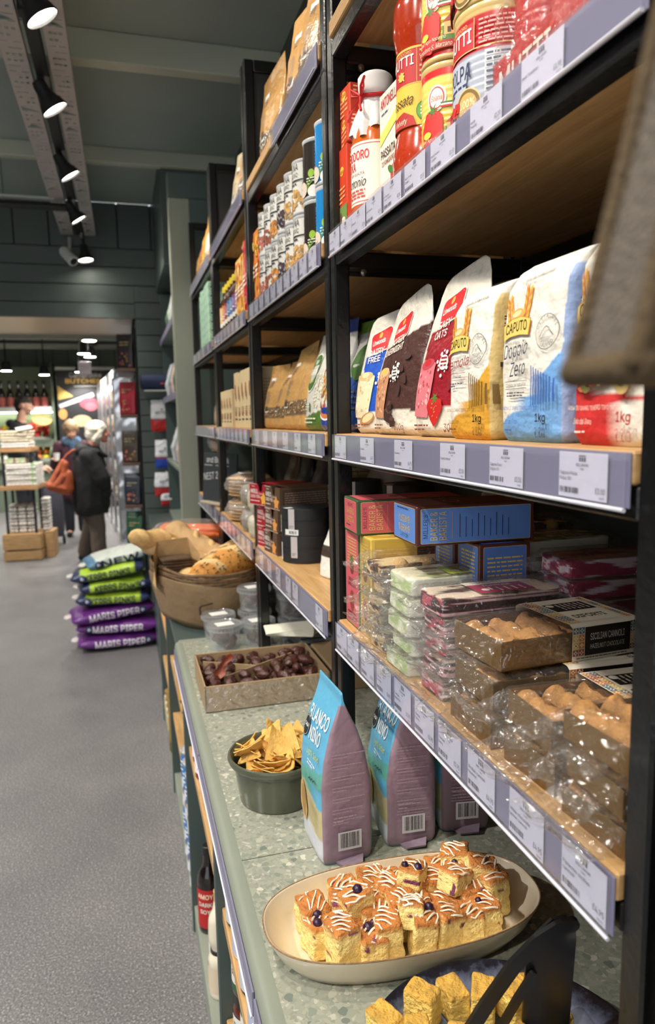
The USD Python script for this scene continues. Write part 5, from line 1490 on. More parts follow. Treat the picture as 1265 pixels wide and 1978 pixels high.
def cannoli_box(label, loc, rz, seed, title, sub, L=0.185, w=0.092, h=0.033, open_=1):
    """A gold tray of fried pastry tubes in a film sleeve with a patterned paper band."""
    t = thing('cannoli_box', label, 'pastry box', loc, rz)
    th = 0.0012
    part(t, 'gold_tray', [bx(-w / 2, w / 2, 0, L, 0, th, 0.0004), bx(-w / 2, -w / 2 + th, 0, L, 0, h, 0.0004), bx(w / 2 - th, w / 2, 0, L, 0, h, 0.0004), bx(-w / 2, w / 2, 0, th, 0, h, 0.0004), bx(-w / 2, w / 2, L - th, L, 0, h, 0.0004)], M_GOLDT, False)
    r = random.Random(seed)
    for k in range(5):
        y = 0.022 + 0.035 * k
        a = np.linspace(-0.040, 0.040, 14)
        path = np.stack([a, y + 0.004 * np.sin(a * 60 + k), np.full(14, 0.0165)], -1)
        vv, ff = tube(path, [0.013 + 0.0028 * math.sin(i * 1.7 + k) * r.random() + (0.002 if i in (0, 13) else 0) for i in range(14)], 14)
        d = (meshkit.fbm(vv * 70 + seed + 20, 3, seed + k) - 0.5) * 0.009
        vv[:, 2] += d; vv[:, 1] += d * 0.5
        part(t, 'cannolo', (vv, ff), M_PASTRY, 60)
    part(t, 'film_wrap', wrapper(L, w, h + 0.004, 0.046, seed, gap=0.002), M_FILM, True)
    y0, y1 = L * 0.44, L * 0.90
    band, tile, dark = S(222, 214, 196), (S(196, 120, 50), S(70, 110, 130), S(150, 70, 50), S(206, 180, 110)), S(34, 26, 24)
    b = h + 0.0085
    prof = [(-w / 2 - 0.004, 0.001), (-w / 2 - 0.004, b - 0.003), (-w / 2 + 0.001, b), (w / 2 - 0.001, b), (w / 2 + 0.004, b - 0.003), (w / 2 + 0.004, 0.001)]
    part(t, 'paper_band', loft([np.array([(x, y, z) for x, z in prof]) for y in (y0, y1)], False, False), mat('paper_band', band, rough=0.5), False)
    p = Print(RIGHT(w / 2 + 0.0045), 0.0002)
    def tiles(p, u0, u1, v0, v1, s):
        rr = random.Random(seed + 5)
        nx, ny = max(1, int((u1 - u0) / s)), max(1, int((v1 - v0) / s))
        for i in range(nx):
            for j in range(ny):
                u, v = u0 + (i + .5) * (u1 - u0) / nx, v0 + (j + .5) * (v1 - v0) / ny
                c = tile[(i + j + rr.randrange(3)) % 4]
                p.rect(u - s * .46, v - s * .46, u + s * .46, v + s * .46, c).poly(at(star(4, 0.45, 1, 1, 0), u, v, s * 0.42, 0), S(230, 220, 196)).poly(at(OVAL, u, v, s * 0.14), tile[(i + j + 1) % 4]); p.h -= 3 * p.step
    tiles(p, y0, y0 + 0.016, 0.006, b - 0.002, 0.0078)
    tiles(p, y1 - 0.013, y1, 0.006, b - 0.002, 0.0065)
    p.rect(y0 + 0.016, 0.006, y1 - 0.013, b - 0.003, dark).rect(y0 + 0.0155, 0.0055, y0 + 0.0163, b - 0.003, S(206, 196, 170))
    p.text(title, (y0 + y1) / 2 + 0.001, b * 0.56, 0.0075, S(226, 222, 216), bold=False, width=0.047)
    p.text(sub, (y0 + y1) / 2 + 0.001, b * 0.32, 0.0052, S(214, 210, 204), width=0.047, shear=0.1)
    p.fine(y0 + 0.005, y1 - 0.008, 0.0032, 1, 0.003, S(90, 84, 80), 0.0012, seed)
    part(t, 'side_print', p.out(), M_INK, False)
    q = Print(TOPF(b + 0.0002), 0.0)
    tiles(q, -w * 0.46, w * 0.46, y0 + 0.001, y0 + 0.018, 0.0085)
    tiles(q, -w * 0.46, w * 0.46, y1 - 0.014, y1 - 0.001, 0.0070)
    q.rect(-w * 0.30, y0 + 0.020, w * 0.44, y1 - 0.016, S(232, 226, 206)).rect(-w * 0.30, y0 + 0.020, w * 0.02, y1 - 0.016, dark)
    q.text('DIFORTI', w * 0.30, (y0 + y1) / 2, 0.0105, S(40, 34, 30), bold=True, rot=90, width=0.043)
    q.fine(-w * 0.26, -w * 0.02, y1 - 0.024, 6, 0.0066, S(206, 200, 190), 0.0024, seed, True)
    q.disc(-w * 0.22, y0 + 0.026, 0.005, S(226, 220, 206))
    part(t, 'top_print', q.out(), M_INK, False)
    return t


for k in range(3):
    cannoli_box(f'gold cannoli box in film, {("bottom", "middle", "top")[k]} of the stack beside the berry nougat', (0.362 + 0.004 * k, 0.697, Z0 + 0.0425 * k), AISLE + (4 if k == 2 else -2 * k), 300 + k, 'SICILIAN CANNOLI', 'HAZELNUT CHOCOLATE', w=0.098, L=0.20)
for k in range(2):
    cannoli_box(f'gold cannoli box in film, {("lower", "upper")[k]} of the middle stack', (0.368, 0.585, Z0 + 0.0425 * k), AISLE + 3 - 5 * k, 310 + k, 'SICILIAN CANNOLI', 'WHITE CHOCOLATE LEMON', w=0.084)
for k in range(3):
    cannoli_box(f'gold cannoli box in film, {("bottom", "middle", "top")[k]} of the stack nearest the black post', (0.366, 0.482, Z0 + 0.0350 * k + 0.0), AISLE + (2, -3, 3)[k], 320 + k, 'SICILIAN CANNOLI', 'PISTACHIO', w=0.082, h=0.026)


def biscuit_box(label, loc, rz, face, edge, w=0.074, d=0.17, h=0.056, seed=0, words=('MILLER\'S', 'BAKER &', 'BARISTA'), rx=0, stand=False, flip=False):
    t = thing('biscuit_box', label, 'carton', loc, rz, rx=rx)
    c0, c1 = S(*face), S(*edge)
    part(t, 'carton_body', cb(w, d, h, 0.0015, (0, d / 2, h / 2)), mat('box_edge_%d%d%d' % edge, c1, rough=0.4), False)
    gold = S(206, 176, 96)
    ink = tuple(np.array(c0) * 0.25)
    ms = []
    p = Print(FRONT(0.0), 0.0003)
    p.poly(sbox(-w / 2 + 0.006, 0.005, w / 2 - 0.006, h - 0.005).buffer(0.002, 3), gold).poly(sbox(-w / 2 + 0.0066, 0.0056, w / 2 - 0.0066, h - 0.0056).buffer(0.002, 3), c0)
    R = 180 if flip else 0
    sg = -1 if flip else 1
    if not stand:
        p.text(words[0], 0, h / 2 + sg * h * 0.27, 0.0052, ink, width=0.03, rot=R).text(words[1], 0, h / 2 + sg * h * 0.05, 0.0095, gold, width=0.043, rot=R).text(words[2], 0, h / 2 - sg * h * 0.20, 0.0095, gold, width=0.043, rot=R)
        p.fine(-w * 0.3, w * 0.3, h * 0.19 if not flip else h * 0.86, 1, 0.004, ink, 0.0018, seed)
    else:
        p.fine(-w * 0.32, w * 0.32, h - 0.014, 9, 0.0052, gold, 0.0022, seed, True)
        p.poly(at(OVAL, 0, h * 0.62, 0.010, 0, 0.012), S(120, 50, 40)).poly(at(star(5, .4, 1, 3), 0, h * 0.70, 0.014), S(90, 120, 60))
        p.text('DOUBLE', 0, h * 0.47, 0.006, ink, bold=True, width=0.036).text('CHOCOLATE', 0, h * 0.42, 0.0055, ink, bold=True, width=0.044)
        p.poly(at(OVAL, 0, h * 0.27, 0.011, 0, 0.018), S(150, 60, 50)).fine(-w * 0.3, w * 0.3, h * 0.13, 3, 0.006, ink, 0.003, seed)
    ms.append(p.out())
    q = Print(RIGHT(w / 2), 0.0003)
    q.poly(sbox(0.008, 0.005, d - 0.008, h - 0.005).buffer(0.002, 3), gold).poly(sbox(0.0086, 0.0056, d - 0.0086, h - 0.0056).buffer(0.002, 3), c0)
    if not stand:
        q.text(words[0], 0.016, h / 2, 0.0064, ink, rot=90, width=h * 0.6)
        q.text(words[1], 0.030, h / 2, 0.0105, gold, rot=90, width=h * 0.72).text(words[2], 0.043, h / 2, 0.0105, gold, rot=90, width=h * 0.72)
        q.rect(0.051, 0.008, 0.0515, h - 0.008, gold)
        for k in range(9):
            q.rect(0.062 + 0.009 * k, 0.010, 0.0632 + 0.009 * k, h - 0.012 - 0.004 * (k % 3), ink)
    else:
        q.fine(0.012, d - 0.012, h - 0.02, 20, 0.006, gold, 0.0022, seed)
    ms.append(q.out())
    s = Print(TOPF(h), 0.0003)
    s.poly(sbox(-w / 2 + 0.006, 0.008, w / 2 - 0.006, d - 0.008), c0 if not flip else tuple(np.array(c1) * 1.3))
    s.disc(0, d * 0.4, 0.012, gold).disc(0, d * 0.4, 0.010, c1)
    ms.append(s.out())
    prints(t, *ms)
    return t


biscuit_box('pink and green cookie carton standing upright at the left end of the shelf', (0.365, 1.135, Z0), AISLE, (206, 92, 104), (64, 82, 58), 0.076, 0.056, 0.166, 1, stand=True)
biscuit_box('mustard yellow cookie carton standing upright beside the pink one', (0.366, 1.068, Z0), AISLE, (190, 156, 62), (214, 182, 84), 0.054, 0.08, 0.166, 2, stand=True)
biscuit_box('pink and green biscuit box lying on top of the standing pink carton', (0.358, 1.118, Z0 + 0.167), AISLE - 3, (200, 88, 98), (60, 80, 56), 0.084, 0.19, 0.057, 3)
biscuit_box('blue and maroon biscuit box standing behind the praline nougat', (0.455, 0.962, Z0), AISLE, (96, 136, 204), (84, 44, 42), 0.066, 0.078, 0.182, 4, stand=True)
biscuit_box('second blue and maroon biscuit box standing behind the pistachio nougat', (0.455, 0.884, Z0), AISLE, (80, 118, 190), (84, 44, 42), 0.064, 0.078, 0.182, 5, stand=True)
biscuit_box('blue and maroon biscuit box lying upside down across the other blue boxes', (0.372, 0.915, Z0 + 0.183), AISLE - 2, (92, 134, 206), (80, 42, 40), 0.092, 0.175, 0.054, 6, flip=True)
# back of the shelf: a bag of pale nuts
t = thing('nut_bag', 'clear bag of pale round sweets at the back above the biscuit boxes', 'food bag', (0.66, 1.13, Z0 + 0.0), AISLE)
part(t, 'card_base', cb(0.09, 0.07, 0.17, 0.003, (0, 0, 0.085)), mat('dark_card', S(40, 38, 38), rough=0.6), False)
sw = [mv(blob(0.014, 2, 0.15, 4, k), (rng.uniform(-.035, .035), rng.uniform(-.025, .025), 0.19 + 0.02 * (k % 3))) for k in range(16)]
part(t, 'sweets', sw, mat('pale_sweets', S(196, 182, 150), rough=0.6), 60, kind='stuff')
bb = Bag(0.085, lerp((0, 0.042), (0.5, 0.05), (0.8, 0.03), (1, 0.05)), lerp((0, 0.032), (0.5, 0.036), (0.8, 0.012), (1, 0.012)), 2.3, 0.005, 40, 7, 0, 40, 20)
part(t, 'clear_wrap', mv(bb.body(), (0, 0, 0.171)), M_BAGF, True)

# third bay: hat boxes, gift boxes, a white pouch
M_HAT = mat('black_board', S(30, 31, 34), rough=0.65)


def hat_box(label, loc, rz, seed, r=0.058, h=0.068):
    t = thing('hat_box', label, 'round box', loc, rz)
    part(t, 'box_body', lathe([(0, 0), (r - 0.001, 0), (r - 0.0005, 0.001), (r - 0.0005, h * 0.6), (0, h * 0.6)], 48), M_HAT, 40)
    lid_ = part(t, 'lid', lathe([(0, h * 0.58), (r + 0.0006, h * 0.58), (r + 0.0008, h * 0.60), (r + 0.0008, h - 0.001), (r, h), (0, h)], 48), M_HAT, 40)
    p = Print(drum(r + 0.0012), 0.0, edge=0.006)
    wt_, gy = S(226, 226, 226), S(120, 120, 124)
    p.rect(-0.052, 0.006, -0.022, h * 0.72, wt_).bars(-0.050, 0.010, -0.040, h * 0.66, gy, 10, seed).fine(-0.038, -0.025, h * 0.62, 6, 0.006, gy, 0.002, seed)
    p.rect(0.016, h * 0.22, 0.034, h, S(186, 180, 182)).fine(0.019, 0.031, h * 0.36, 2, 0.004, gy, 0.002, seed)
    if seed % 2:
        p.rect(0.004, 0.003, 0.044, 0.017, wt_).bars(0.018, 0.006, 0.040, 0.014, S(60, 60, 60), 12, seed)
    part(t, 'paper_label', p.out(), M_INK, False)
    q = Print(TOPF(h + 0.0002), 0.0)
    q.rect(-0.010, -r + 0.001, 0.008, -r + 0.022, wt_)
    part(lid_, 'lid_label', q.out(), M_INK, False)
    return t


for k in range(2):
    hat_box(f'round black hat box with white labels, {("lower", "upper")[k]} of the front pair', (0.432, 1.725, Z0 + 0.0685 * k), AISLE + 24 - 6 * k, k, 0.060)
for k in range(3):
    hat_box(f'round black hat box in the stack of three behind the front pair, {("bottom", "middle", "top")[k]}', (0.545, 1.655, Z0 + 0.0685 * k), AISLE + 20 + 9 * k, 2 + k, 0.060)
for k in range(3):
    hat_box(f'round black hat box in the rear stack seen past the front post, {("bottom", "middle", "top")[k]}', (0.62, 1.50, Z0 + 0.0685 * k), AISLE + 12 - 7 * k, 5 + k, 0.058)
t = thing('white_pouch', 'small white paper pouch with a dark window, standing right of the hat boxes', 'food pouch', (0.440, 1.515, Z0), AISLE + 12)
b = Bag(0.125, lerp((0, 0.034), (0.5, 0.032), (1, 0.018)), lerp((0, 0.022), (0.5, 0.018), (0.85, 0.004), (1, 0.002)), 3.0, 0.0015, 40, 4, 0.08, 48, 50)
part(t, 'pouch_body', b.body(lambda c, k, v, q: S(60, 46, 38) if 0.38 < v < 0.58 and k < 0.3 else S(226, 224, 218)), M_PAPER, True)


def gift_box(label, loc, rz, face, seed, star_col, w=0.094, d=0.13, h=0.059):
    """A carton with a torn notch in its front and a star cut-out."""
    t = thing('gift_box', label, 'carton', loc, rz)
    notch = Polygon([(-0.006, h), (0.022, h), (0.018, h - 0.008), (0.018, h - 0.018), (0.010, h - 0.025), (0.002, h - 0.020), (0.000, h - 0.010)])
    fr = sbox(-w / 2, 0, w / 2, h).difference(notch)
    th = 0.0015
    m = ext(fr, th)
    M = np.array([[1, 0, 0], [0, 0, -1], [0, 1, 0]])
    part(t, 'front_panel', (m[0] @ M.T + [0, th, 0], m[1]), mat('gift_%d%d%d' % face, S(*face), rough=0.4), False)
    part(t, 'carton_body', [bx(-w / 2, -w / 2 + th, th, d, 0, h, 0.0004), bx(w / 2 - th, w / 2, th, d, 0, h, 0.0004), bx(-w / 2, w / 2, th, d, 0, th, 0.0004), bx(-w / 2, w / 2, 0.030, d, h - th, h, 0.0004), bx(-w / 2, w / 2, d - th, d, 0, h, 0.0004)], mat('gift_%d%d%d' % face), False)
    part(t, 'inner_tray', bx(-w / 2 + 0.004, w / 2 - 0.004, 0.02, d - 0.004, 0.003, h * 0.6, 0.001), M_BLACKM)
    p = Print(FRONT(-0.0001), 0.0003)
    lite = S(240, 214, 206)
    p.text('Farm', -w * 0.38, h * 0.83, 0.0055, lite, an='l').text('ANGELS', -w * 0.44, h * 0.55, 0.0115, S(246, 238, 232), bold=True, an='l', width=0.036).text('& friend', -w * 0.06, h * 0.50, 0.006, lite, shear=0.25, an='l')
    p.text('GINGER THINS', -w * 0.44, h * 0.33, 0.0085, lite, bold=True, an='l', width=0.048).fine(-w * 0.44, w * 0.12, h * 0.17, 1, 0.004, lite, 0.0028, seed)
    p.poly(at(star(5, 0.55, 1, 2, 0.05), w * 0.28, h * 0.30, 0.0165, 18).buffer(0.002), star_col)
    p.rect(-w / 2, h - 0.0012, -0.008, h, lite).rect(-w / 2, 0, w / 2, 0.0012, lite)
    part(t, 'front_print', p.out(), M_INK, False)
    q = Print(RIGHT(w / 2), 0.0003)
    q.rect(0.008, 0.006, d - 0.008, h - 0.006, tuple(np.array(S(*face)) * 0.6)).fine(0.014, d - 0.014, h * 0.72, 7, 0.006, S(150, 130, 120), 0.0022, seed)
    part(t, 'side_print', q.out(), M_INK, False)
    return t


for k in range(3):
    gift_box(f'crimson gift box with a notched front, {("bottom", "middle", "top")[k]} of its stack', (0.366 - (0.012 if k == 2 else 0), 1.935 + (0.006 if k == 2 else 0), Z0 + 0.0597 * k), AISLE + (22 if k == 2 else 14), (176, 34, 50), k, S(236, 176, 70))
    gift_box(f'brown gift box with a notched front, {("bottom", "middle", "top")[k]} of its stack', (0.364 + 0.004 * k, 1.842, Z0 + 0.0597 * k), AISLE + (12 if k == 2 else 9), (96, 74, 56), 5 + k, S(226, 156, 80), w=0.098, d=0.15)
gift_box('dark brown gift box turned to show its printed side, behind the hat boxes', (0.52, 1.80, Z0 + 0.1195), AISLE - 4, (70, 56, 48), 9, S(226, 156, 80), w=0.09)
gift_box('dark brown gift box under the turned one, behind the hat boxes', (0.52, 1.80, Z0 + 0.0), AISLE, (74, 58, 48), 10, S(226, 156, 80), w=0.09)
gift_box('dark brown gift box in the middle behind the hat boxes', (0.52, 1.80, Z0 + 0.0597), AISLE, (72, 57, 48), 11, S(226, 156, 80), w=0.09)
# wicker hamper and a fluted dome at the back
t = thing('wicker_hamper', 'tan wicker hamper at the back of the shelf behind the gift boxes', 'basket', (0.635, 1.868, Z0), 0)
wk = []
for j in range(22):
    z = 0.008 + 0.0118 * j
    pts = [(0.062 * np.sign(math.cos(a)) * abs(math.cos(a)) ** 0.35, 0.085 * np.sign(math.sin(a)) * abs(math.sin(a)) ** 0.35, z) for a in np.linspace(0, 2 * PI, 49)]
    pts = [(x * (1 + 0.02 * (-1) ** (i + j)), y * (1 + 0.02 * (-1) ** (i + j)), z_) for i, (x, y, z_) in enumerate(pts)]
    wk.append(tube(pts, 0.0058, 6, False))
part(t, 'woven_side', wk, mat('wicker', S(140, 122, 84), rough=0.7), 60, kind='stuff')
part(t, 'hamper_base', bx(-0.06, 0.06, -0.083, 0.083, 0, 0.006), mat('wicker'))
t = thing('fluted_dome', 'pale fluted cake case stack at the back under the kraft pouches', 'cake cases', (0.655, 1.70, Z0 + 0.0), 0)
v, f = lathe([(0, 0.0), (0.062, 0.0), (0.066, 0.18), (0.070, 0.185), (0.050, 0.23), (0.058, 0.262), (0, 0.262)], 60)
a = np.arctan2(v[:, 1], v[:, 0]); v[:, :2] *= (1 + 0.02 * np.sin(30 * a))[:, None]
part(t, 'paper_cases', (v, f), mat('grey_paper', S(150, 148, 138), rough=0.6), 40)

# fourth and farthest bays on this shelf: flatbreads, domed tubs, slate
M_FLAT = mat('flatbread', S(206, 168, 110), rough=0.8, var=(60, 0.25), bump=(60, 0.003))
for j in range(2):
    t = thing('flatbread_pack', f'round stack of flatbreads in a clear bag, {("lower", "upper")[j]} of two beside the slate', 'bread pack', (0.425, 2.50, Z0 + 0.085 * j), AISLE)
    for k in range(6):
        part(t, 'flatbread', mv(blob(1, 3, 0.06, 2, k, (0.075, 0.075, 0.0062)), (rng.uniform(-.004, .004), 0, 0.008 + 0.0115 * k)), M_FLAT, 60)
    part(t, 'clear_bag', mv(blob(1, 4, 0.12, 5, 40 + j, (0.088, 0.09, 0.046)), (0, 0, 0.042)), M_BAGF, True)
    p = Print(TOPF(0.0855, 0.02, -0.02), 0.0)
    p.rect(-0.035, -0.02, 0.035, 0.02, S(236, 236, 234)).fine(-0.03, 0.03, 0.010, 3, 0.008, S(120, 120, 130), 0.003, j)
    part(t, 'paper_label', p.out(), M_INK, False)
M_DOME = mat('cream_salad', S(214, 206, 180), rough=0.6, var=(50, 0.12), bump=(50, 0.004))
for i, y in enumerate((2.115, 2.245)):
    for j in range(2):
        t = thing('deli_tub', f'domed clear tub of {("cream", "grey")[i]} food with a lime label, {("lower", "upper")[j]} one {("by the black post", "beside the flatbreads")[i]}', 'tub', (0.405, y, Z0 + 0.080 * j), AISLE)
        part(t, 'filling', lathe([(0, 0.003)] + smooth_prof([(0.045, 0.003), (0.053, 0.02), (0.054, 0.05), (0.045, 0.066), (0.02, 0.072)], 20) + [(0, 0.072)], 28), M_DOME if i == 0 else mat('grey_salad', S(150, 140, 126), rough=0.6, var=(60, 0.4)), 50)
        part(t, 'clear_tub', lathe([(0, 0.0), (0.046, 0.0), (0.056, 0.03), (0.059, 0.040), (0.059, 0.043), (0.056, 0.045), (0.050, 0.066), (0.03, 0.077), (0, 0.079)], 36), M_BAGF, 40)
        p = Print(drum(0.0572), 0.0, edge=0.006)
        p.rect(-0.045, 0.016, -0.012, 0.036, S(190, 200, 60)).rect(-0.042, 0.018, -0.030, 0.034, S(226, 226, 120))
        part(t, 'paper_label', p.out(), M_INK, False)
t = thing('slate_sign', 'black slate sign with white chalk lettering, leaning at the shelf front', 'sign', (0.372, 2.985, Z0 + 0.0125), -68, rx=-4)
part(t, 'slate', [bx(-0.14, 0.14, 0, 0.008, 0.0, 0.205, 0.002)], mat('slate', S(42, 47, 52), rough=0.7, var=(20, 0.1)))
p = Print(FRONT(0.0), 0.0004)
p.text('and Burfurk', -0.015, 0.165, 0.024, S(206, 210, 212), width=0.19).rect(-0.13, 0.152, -0.06, 0.1545, S(190, 194, 196)).rect(-0.03, 0.152, 0.08, 0.1545, S(190, 194, 196))
p.text('NEST 2 fr', -0.05, 0.095, 0.030, S(200, 204, 206), width=0.16, rot=6).text('6', 0.03, 0.05, 0.026, S(190, 194, 196))
part(t, 'chalk_lettering', p.out(), M_INK, False)
part(t, 'wooden_foot', bx(-0.10, 0.10, -0.035, 0.03, -0.0115, 0.0, 0.003), mat('grey_wood', S(170, 158, 140), rough=0.6))
for k in range(4):
    t = thing('bread_pack', f'film-wrapped pack of buns behind the slate sign, {("bottom", "second", "third", "top")[k]} of the pile', 'bread pack', (0.42, 3.24, Z0 + 0.052 * k), AISLE + 4 * k)
    for i in range(3):
        part(t, 'bun', mv(blob(1, 3, 0.06, 2, i + k, (0.030, 0.055, 0.023)), (-0.056 + 0.056 * i, 0, 0.024)), mat('bun_crust', S(196, 146, 92), rough=0.7, var=(30, 0.15)), 60)
    part(t, 'clear_wrap', mv(blob(1, 4, 0.10, 5, 60 + k, (0.098, 0.066, 0.027)), (0, 0, 0.026)), M_BAGF, True)
t = thing('crisp_bag', 'crumpled clear bag of pastry on top of the bun packs at the far end', 'food bag', (0.42, 3.24, Z0 + 0.215), AISLE)
part(t, 'pastry', mv(blob(1, 3, 0.2, 3, 5, (0.06, 0.04, 0.04)), (0, 0, 0.042)), mat('pale_pastry', S(170, 146, 120), rough=0.8, var=(40, 0.3)), 60)
part(t, 'clear_wrap', mv(blob(1, 4, 0.22, 4, 71, (0.075, 0.055, 0.055)), (0, 0, 0.05)), M_BAGF, True)
for k in range(3):
    t = thing('crisp_bag', f'dark crumpled bag at the back of the fourth bay, {OR[k]} from the black post', 'food bag', (0.60, 2.18 + 0.19 * k, Z0), AISLE)
    bb = Bag(0.235, lerp((0, 0.07), (0.5, 0.08), (1, 0.06)), lerp((0, 0.03), (0.4, 0.045), (0.85, 0.012), (1, 0.004)), 2.6, 0.006, 22, 20 + k, 0.05, 48, 30)
    part(t, 'bag_body', bb.body(), mat('dark_bag_%d' % k, (S(60, 44, 48), S(40, 38, 40), S(90, 72, 56))[k], rough=0.35), True)
# ------------------------------------------------------------------ what stands on the worktop
ZC = CT + 0.0005


def chip_bag(label, loc, rz, seed, h=0.262, wd=0.056, dp=0.043, lean=0.0):
    t = thing('tortilla_bag', label, 'chip bag', loc, rz)
    wid = lerp((0, wd - 0.003), (0.05, wd), (0.5, wd + 0.002), (0.9, wd - 0.001), (1, wd - 0.003))
    dep = lerp((0, dp - 0.003), (0.04, dp), (0.45, dp + 0.001), (0.62, dp * 0.86), (0.78, dp * 0.56), (0.90, dp * 0.20), (0.95, 0.0030), (1, 0.0014))
    b = Bag(h, wid, dep, 8.0, 0.0020, 20, seed, lean, n=96, rows=72)
    blue, mauve, teal, sand, wht, seam = S(96, 172, 208), S(150, 124, 138), S(96, 166, 154), S(196, 182, 138), S(206, 208, 216), S(124, 158, 180)

    def colf(c, k, v, q):
        x = q[0] / wd
        if c > 0 and abs(k) < 0.68 and v < 0.93:
            return mauve if v > 0.02 else seam
        if k > 0:
            return blue if v > 0.4 else teal
        hill = 0.50 + 0.05 * x
        if v > hill:
            return blue
        if v > 0.36 - 0.04 * x:
            return teal if x < 0.2 or v > 0.44 else blue
        if v > 0.17 - 0.03 * x:
            return sand
        return wht
    part(t, 'film_body', b.body(colf), mat('matt_film', attr=True, rough=0.42, bump=(25, 0.004)), True)
    p = Print(b.front, 0.0012)
    wh = S(240, 240, 236)
    p.text('BLANCO', 0.004, h * 0.76, 0.0200, wh, bold=True, width=0.084, rot=4).text('NIÑO', 0.006, h * 0.655, 0.0200, wh, bold=True, width=0.050, rot=4)
    p.text('Lightly Salted', 0.010, h * 0.575, 0.0095, S(206, 220, 130), shear=0.25, width=0.055, rot=6).fine(-0.01, 0.03, h * 0.535, 2, 0.005, wh, 0.0022, seed)
    p.disc(-0.036, h * 0.70, 0.0125, S(34, 44, 52), 0.017).disc(-0.036, h * 0.70, 0.0112, S(200, 200, 190), 0.0155).disc(-0.036, h * 0.70, 0.0104, S(34, 44, 52), 0.0147)
    p.text('CASA', -0.036, h * 0.693, 0.0052, wh, bold=True, width=0.016)
    for k in range(3):
        p.poly(at(LineString([(-0.006, 0), (0, 0.004), (0.006, 0.001)]).buffer(0.0008), 0.012 + 0.012 * k, h * (0.45 + 0.01 * k)), S(40, 60, 80)); p.h -= p.step
    p.poly(at(OVAL, -0.026, h * 0.26, 0.016, 8, 0.032), S(206, 170, 112)).poly(at(OVAL, -0.024, h * 0.26, 0.010, 8, 0.026), S(168, 130, 78))
    for k in range(5):
        p.poly(at(LineString([(-0.02, 0.01), (0, 0), (0.022, -0.006)]).buffer(0.0007), 0.018, h * (0.20 + 0.03 * k)), S(168, 152, 106)); p.h -= p.step
    part(t, 'front_print', p.out(), M_INK, False)
    q = Print(RIGHT(wd + 0.0052), 0.0)
    ln = S(174, 152, 166)
    for k in range(7):
        q.fine(-0.026, 0.026 - 0.004 * (k % 2), h * 0.66 - 0.0175 * k, 2, 0.0048, ln, 0.0012, seed * 7 + k)
    q.fine(-0.024, 0.012, h * 0.29, 2, 0.006, ln, 0.0018, seed)
    q.rect(-0.018, 0.026, 0.020, 0.056, S(206, 200, 204)).bars(-0.014, 0.030, 0.016, 0.0535, S(40, 36, 44), 22, seed)
    part(t, 'side_print', q.out(), M_INK, False)
    fl = np.array([(wd * 0.9, -0.02, 0.001), (wd + 0.012, -0.012, 0.002), (wd + 0.014, 0.018, 0.004), (wd * 0.9, 0.026, 0.010)])
    part(t, 'bottom_fold', loft([fl, fl + [0.002, 0, 0.004]]), mat('fold_film', S(136, 118, 134), rough=0.4), False)
    # the folded gable at the top of the near side
    return t


chip_bag('blue and mauve tortilla bag in front, beside the green bowl', (0.296, 1.022, ZC), AISLE + 2, 3, 0.272, lean=-0.02)
chip_bag('blue and mauve tortilla bag standing half under the shelf, second from the bowl', (0.412, 1.034, ZC), AISLE - 4, 6, 0.255)
chip_bag('shaded tortilla bag under the shelf, third from the bowl', (0.515, 1.042, ZC), AISLE - 9, 9, 0.255)
chip_bag('shaded tortilla bag under the shelf, farthest from the bowl, mostly hidden', (0.618, 1.055, ZC), AISLE - 6, 12, 0.255)

# the bowl of tortilla chips
t = thing('serving_bowl', 'dark olive green stoneware bowl on the terrazzo, left of the tortilla bags', 'bowl', (0.236, 1.195, ZC))
prof = [(0, 0), (0.066, 0), (0.068, 0.002), (0.0775, 0.066), (0.080, 0.070), (0.0865, 0.074), (0.0885, 0.080), (0.0870, 0.085), (0.0835, 0.0862), (0.0800, 0.083), (0.0765, 0.076), (0.067, 0.012), (0.060, 0.006), (0, 0.005)]
part(t, 'bowl_body', lathe(prof, 72), mat('olive_glaze', S(84, 86, 70), rough=0.22, coat=0.4, var=(14, 0.12)), 40)
M_CHIP = mat('corn_chip', S(222, 176, 92), rough=0.7, var=(60, 0.22), bump=(150, 0.002))


def chip(seed, s=0.032):
    r = random.Random(seed)
    tri_ = np.array([(math.cos(a), math.sin(a)) for a in (0.3, 2.4, 4.5)]) * s * r.uniform(0.75, 1.1)
    pg = Polygon(tri_).buffer(0.003, 3)
    m = trimesh.creation.extrude_polygon(pg, 0.0016, engine='earcut').subdivide_to_size(0.011)
    v = np.array(m.vertices)
    v[:, 2] += 8.0 * r.uniform(-1, 1) * v[:, 0] ** 2 + 6.0 * r.uniform(-1, 1) * v[:, 1] ** 2 + (meshkit.noise(v * 120 + seed) - 0.5) * 0.003
    return (v, np.array(m.faces))


chips0 = []
r = random.Random(77)
for k in range(44):
    a, d = r.uniform(0, 2 * PI), 0.056 * math.sqrt(r.random())
    z = 0.055 + 0.036 * r.random() + 0.022 * (1 - d / 0.056)
    loc = (0.236 + d * math.cos(a), 1.195 + d * math.sin(a), ZC + z)
    rx, ry, rz = r.uniform(-50, 50), r.uniform(-50, 50), r.uniform(0, 360)
    if k < 6:
        t = thing('tortilla_chip', 'yellow corn tortilla chip piled in the green bowl', 'chip', loc, rz, rx, ry, group='tortilla chips in the green bowl')
        part(t, 'corn_chip', chip(k), M_CHIP, 40)
        chips0.append(t)
    else:
        copy(chips0[k % 6], 'yellow corn tortilla chip piled in the green bowl', loc, rz, rx, ry, group='tortilla chips in the green bowl')
chp = thing('tortilla_chip', 'long tortilla strip standing upright at the back of the bowl', 'chip', (0.232, 1.232, ZC + 0.108), 20, 84, 10)
part(chp, 'corn_chip', (lambda m: (m[0] * np.array([0.45, 1.2, 1]), m[1]))(chip(91, 0.03)), M_CHIP, 40)

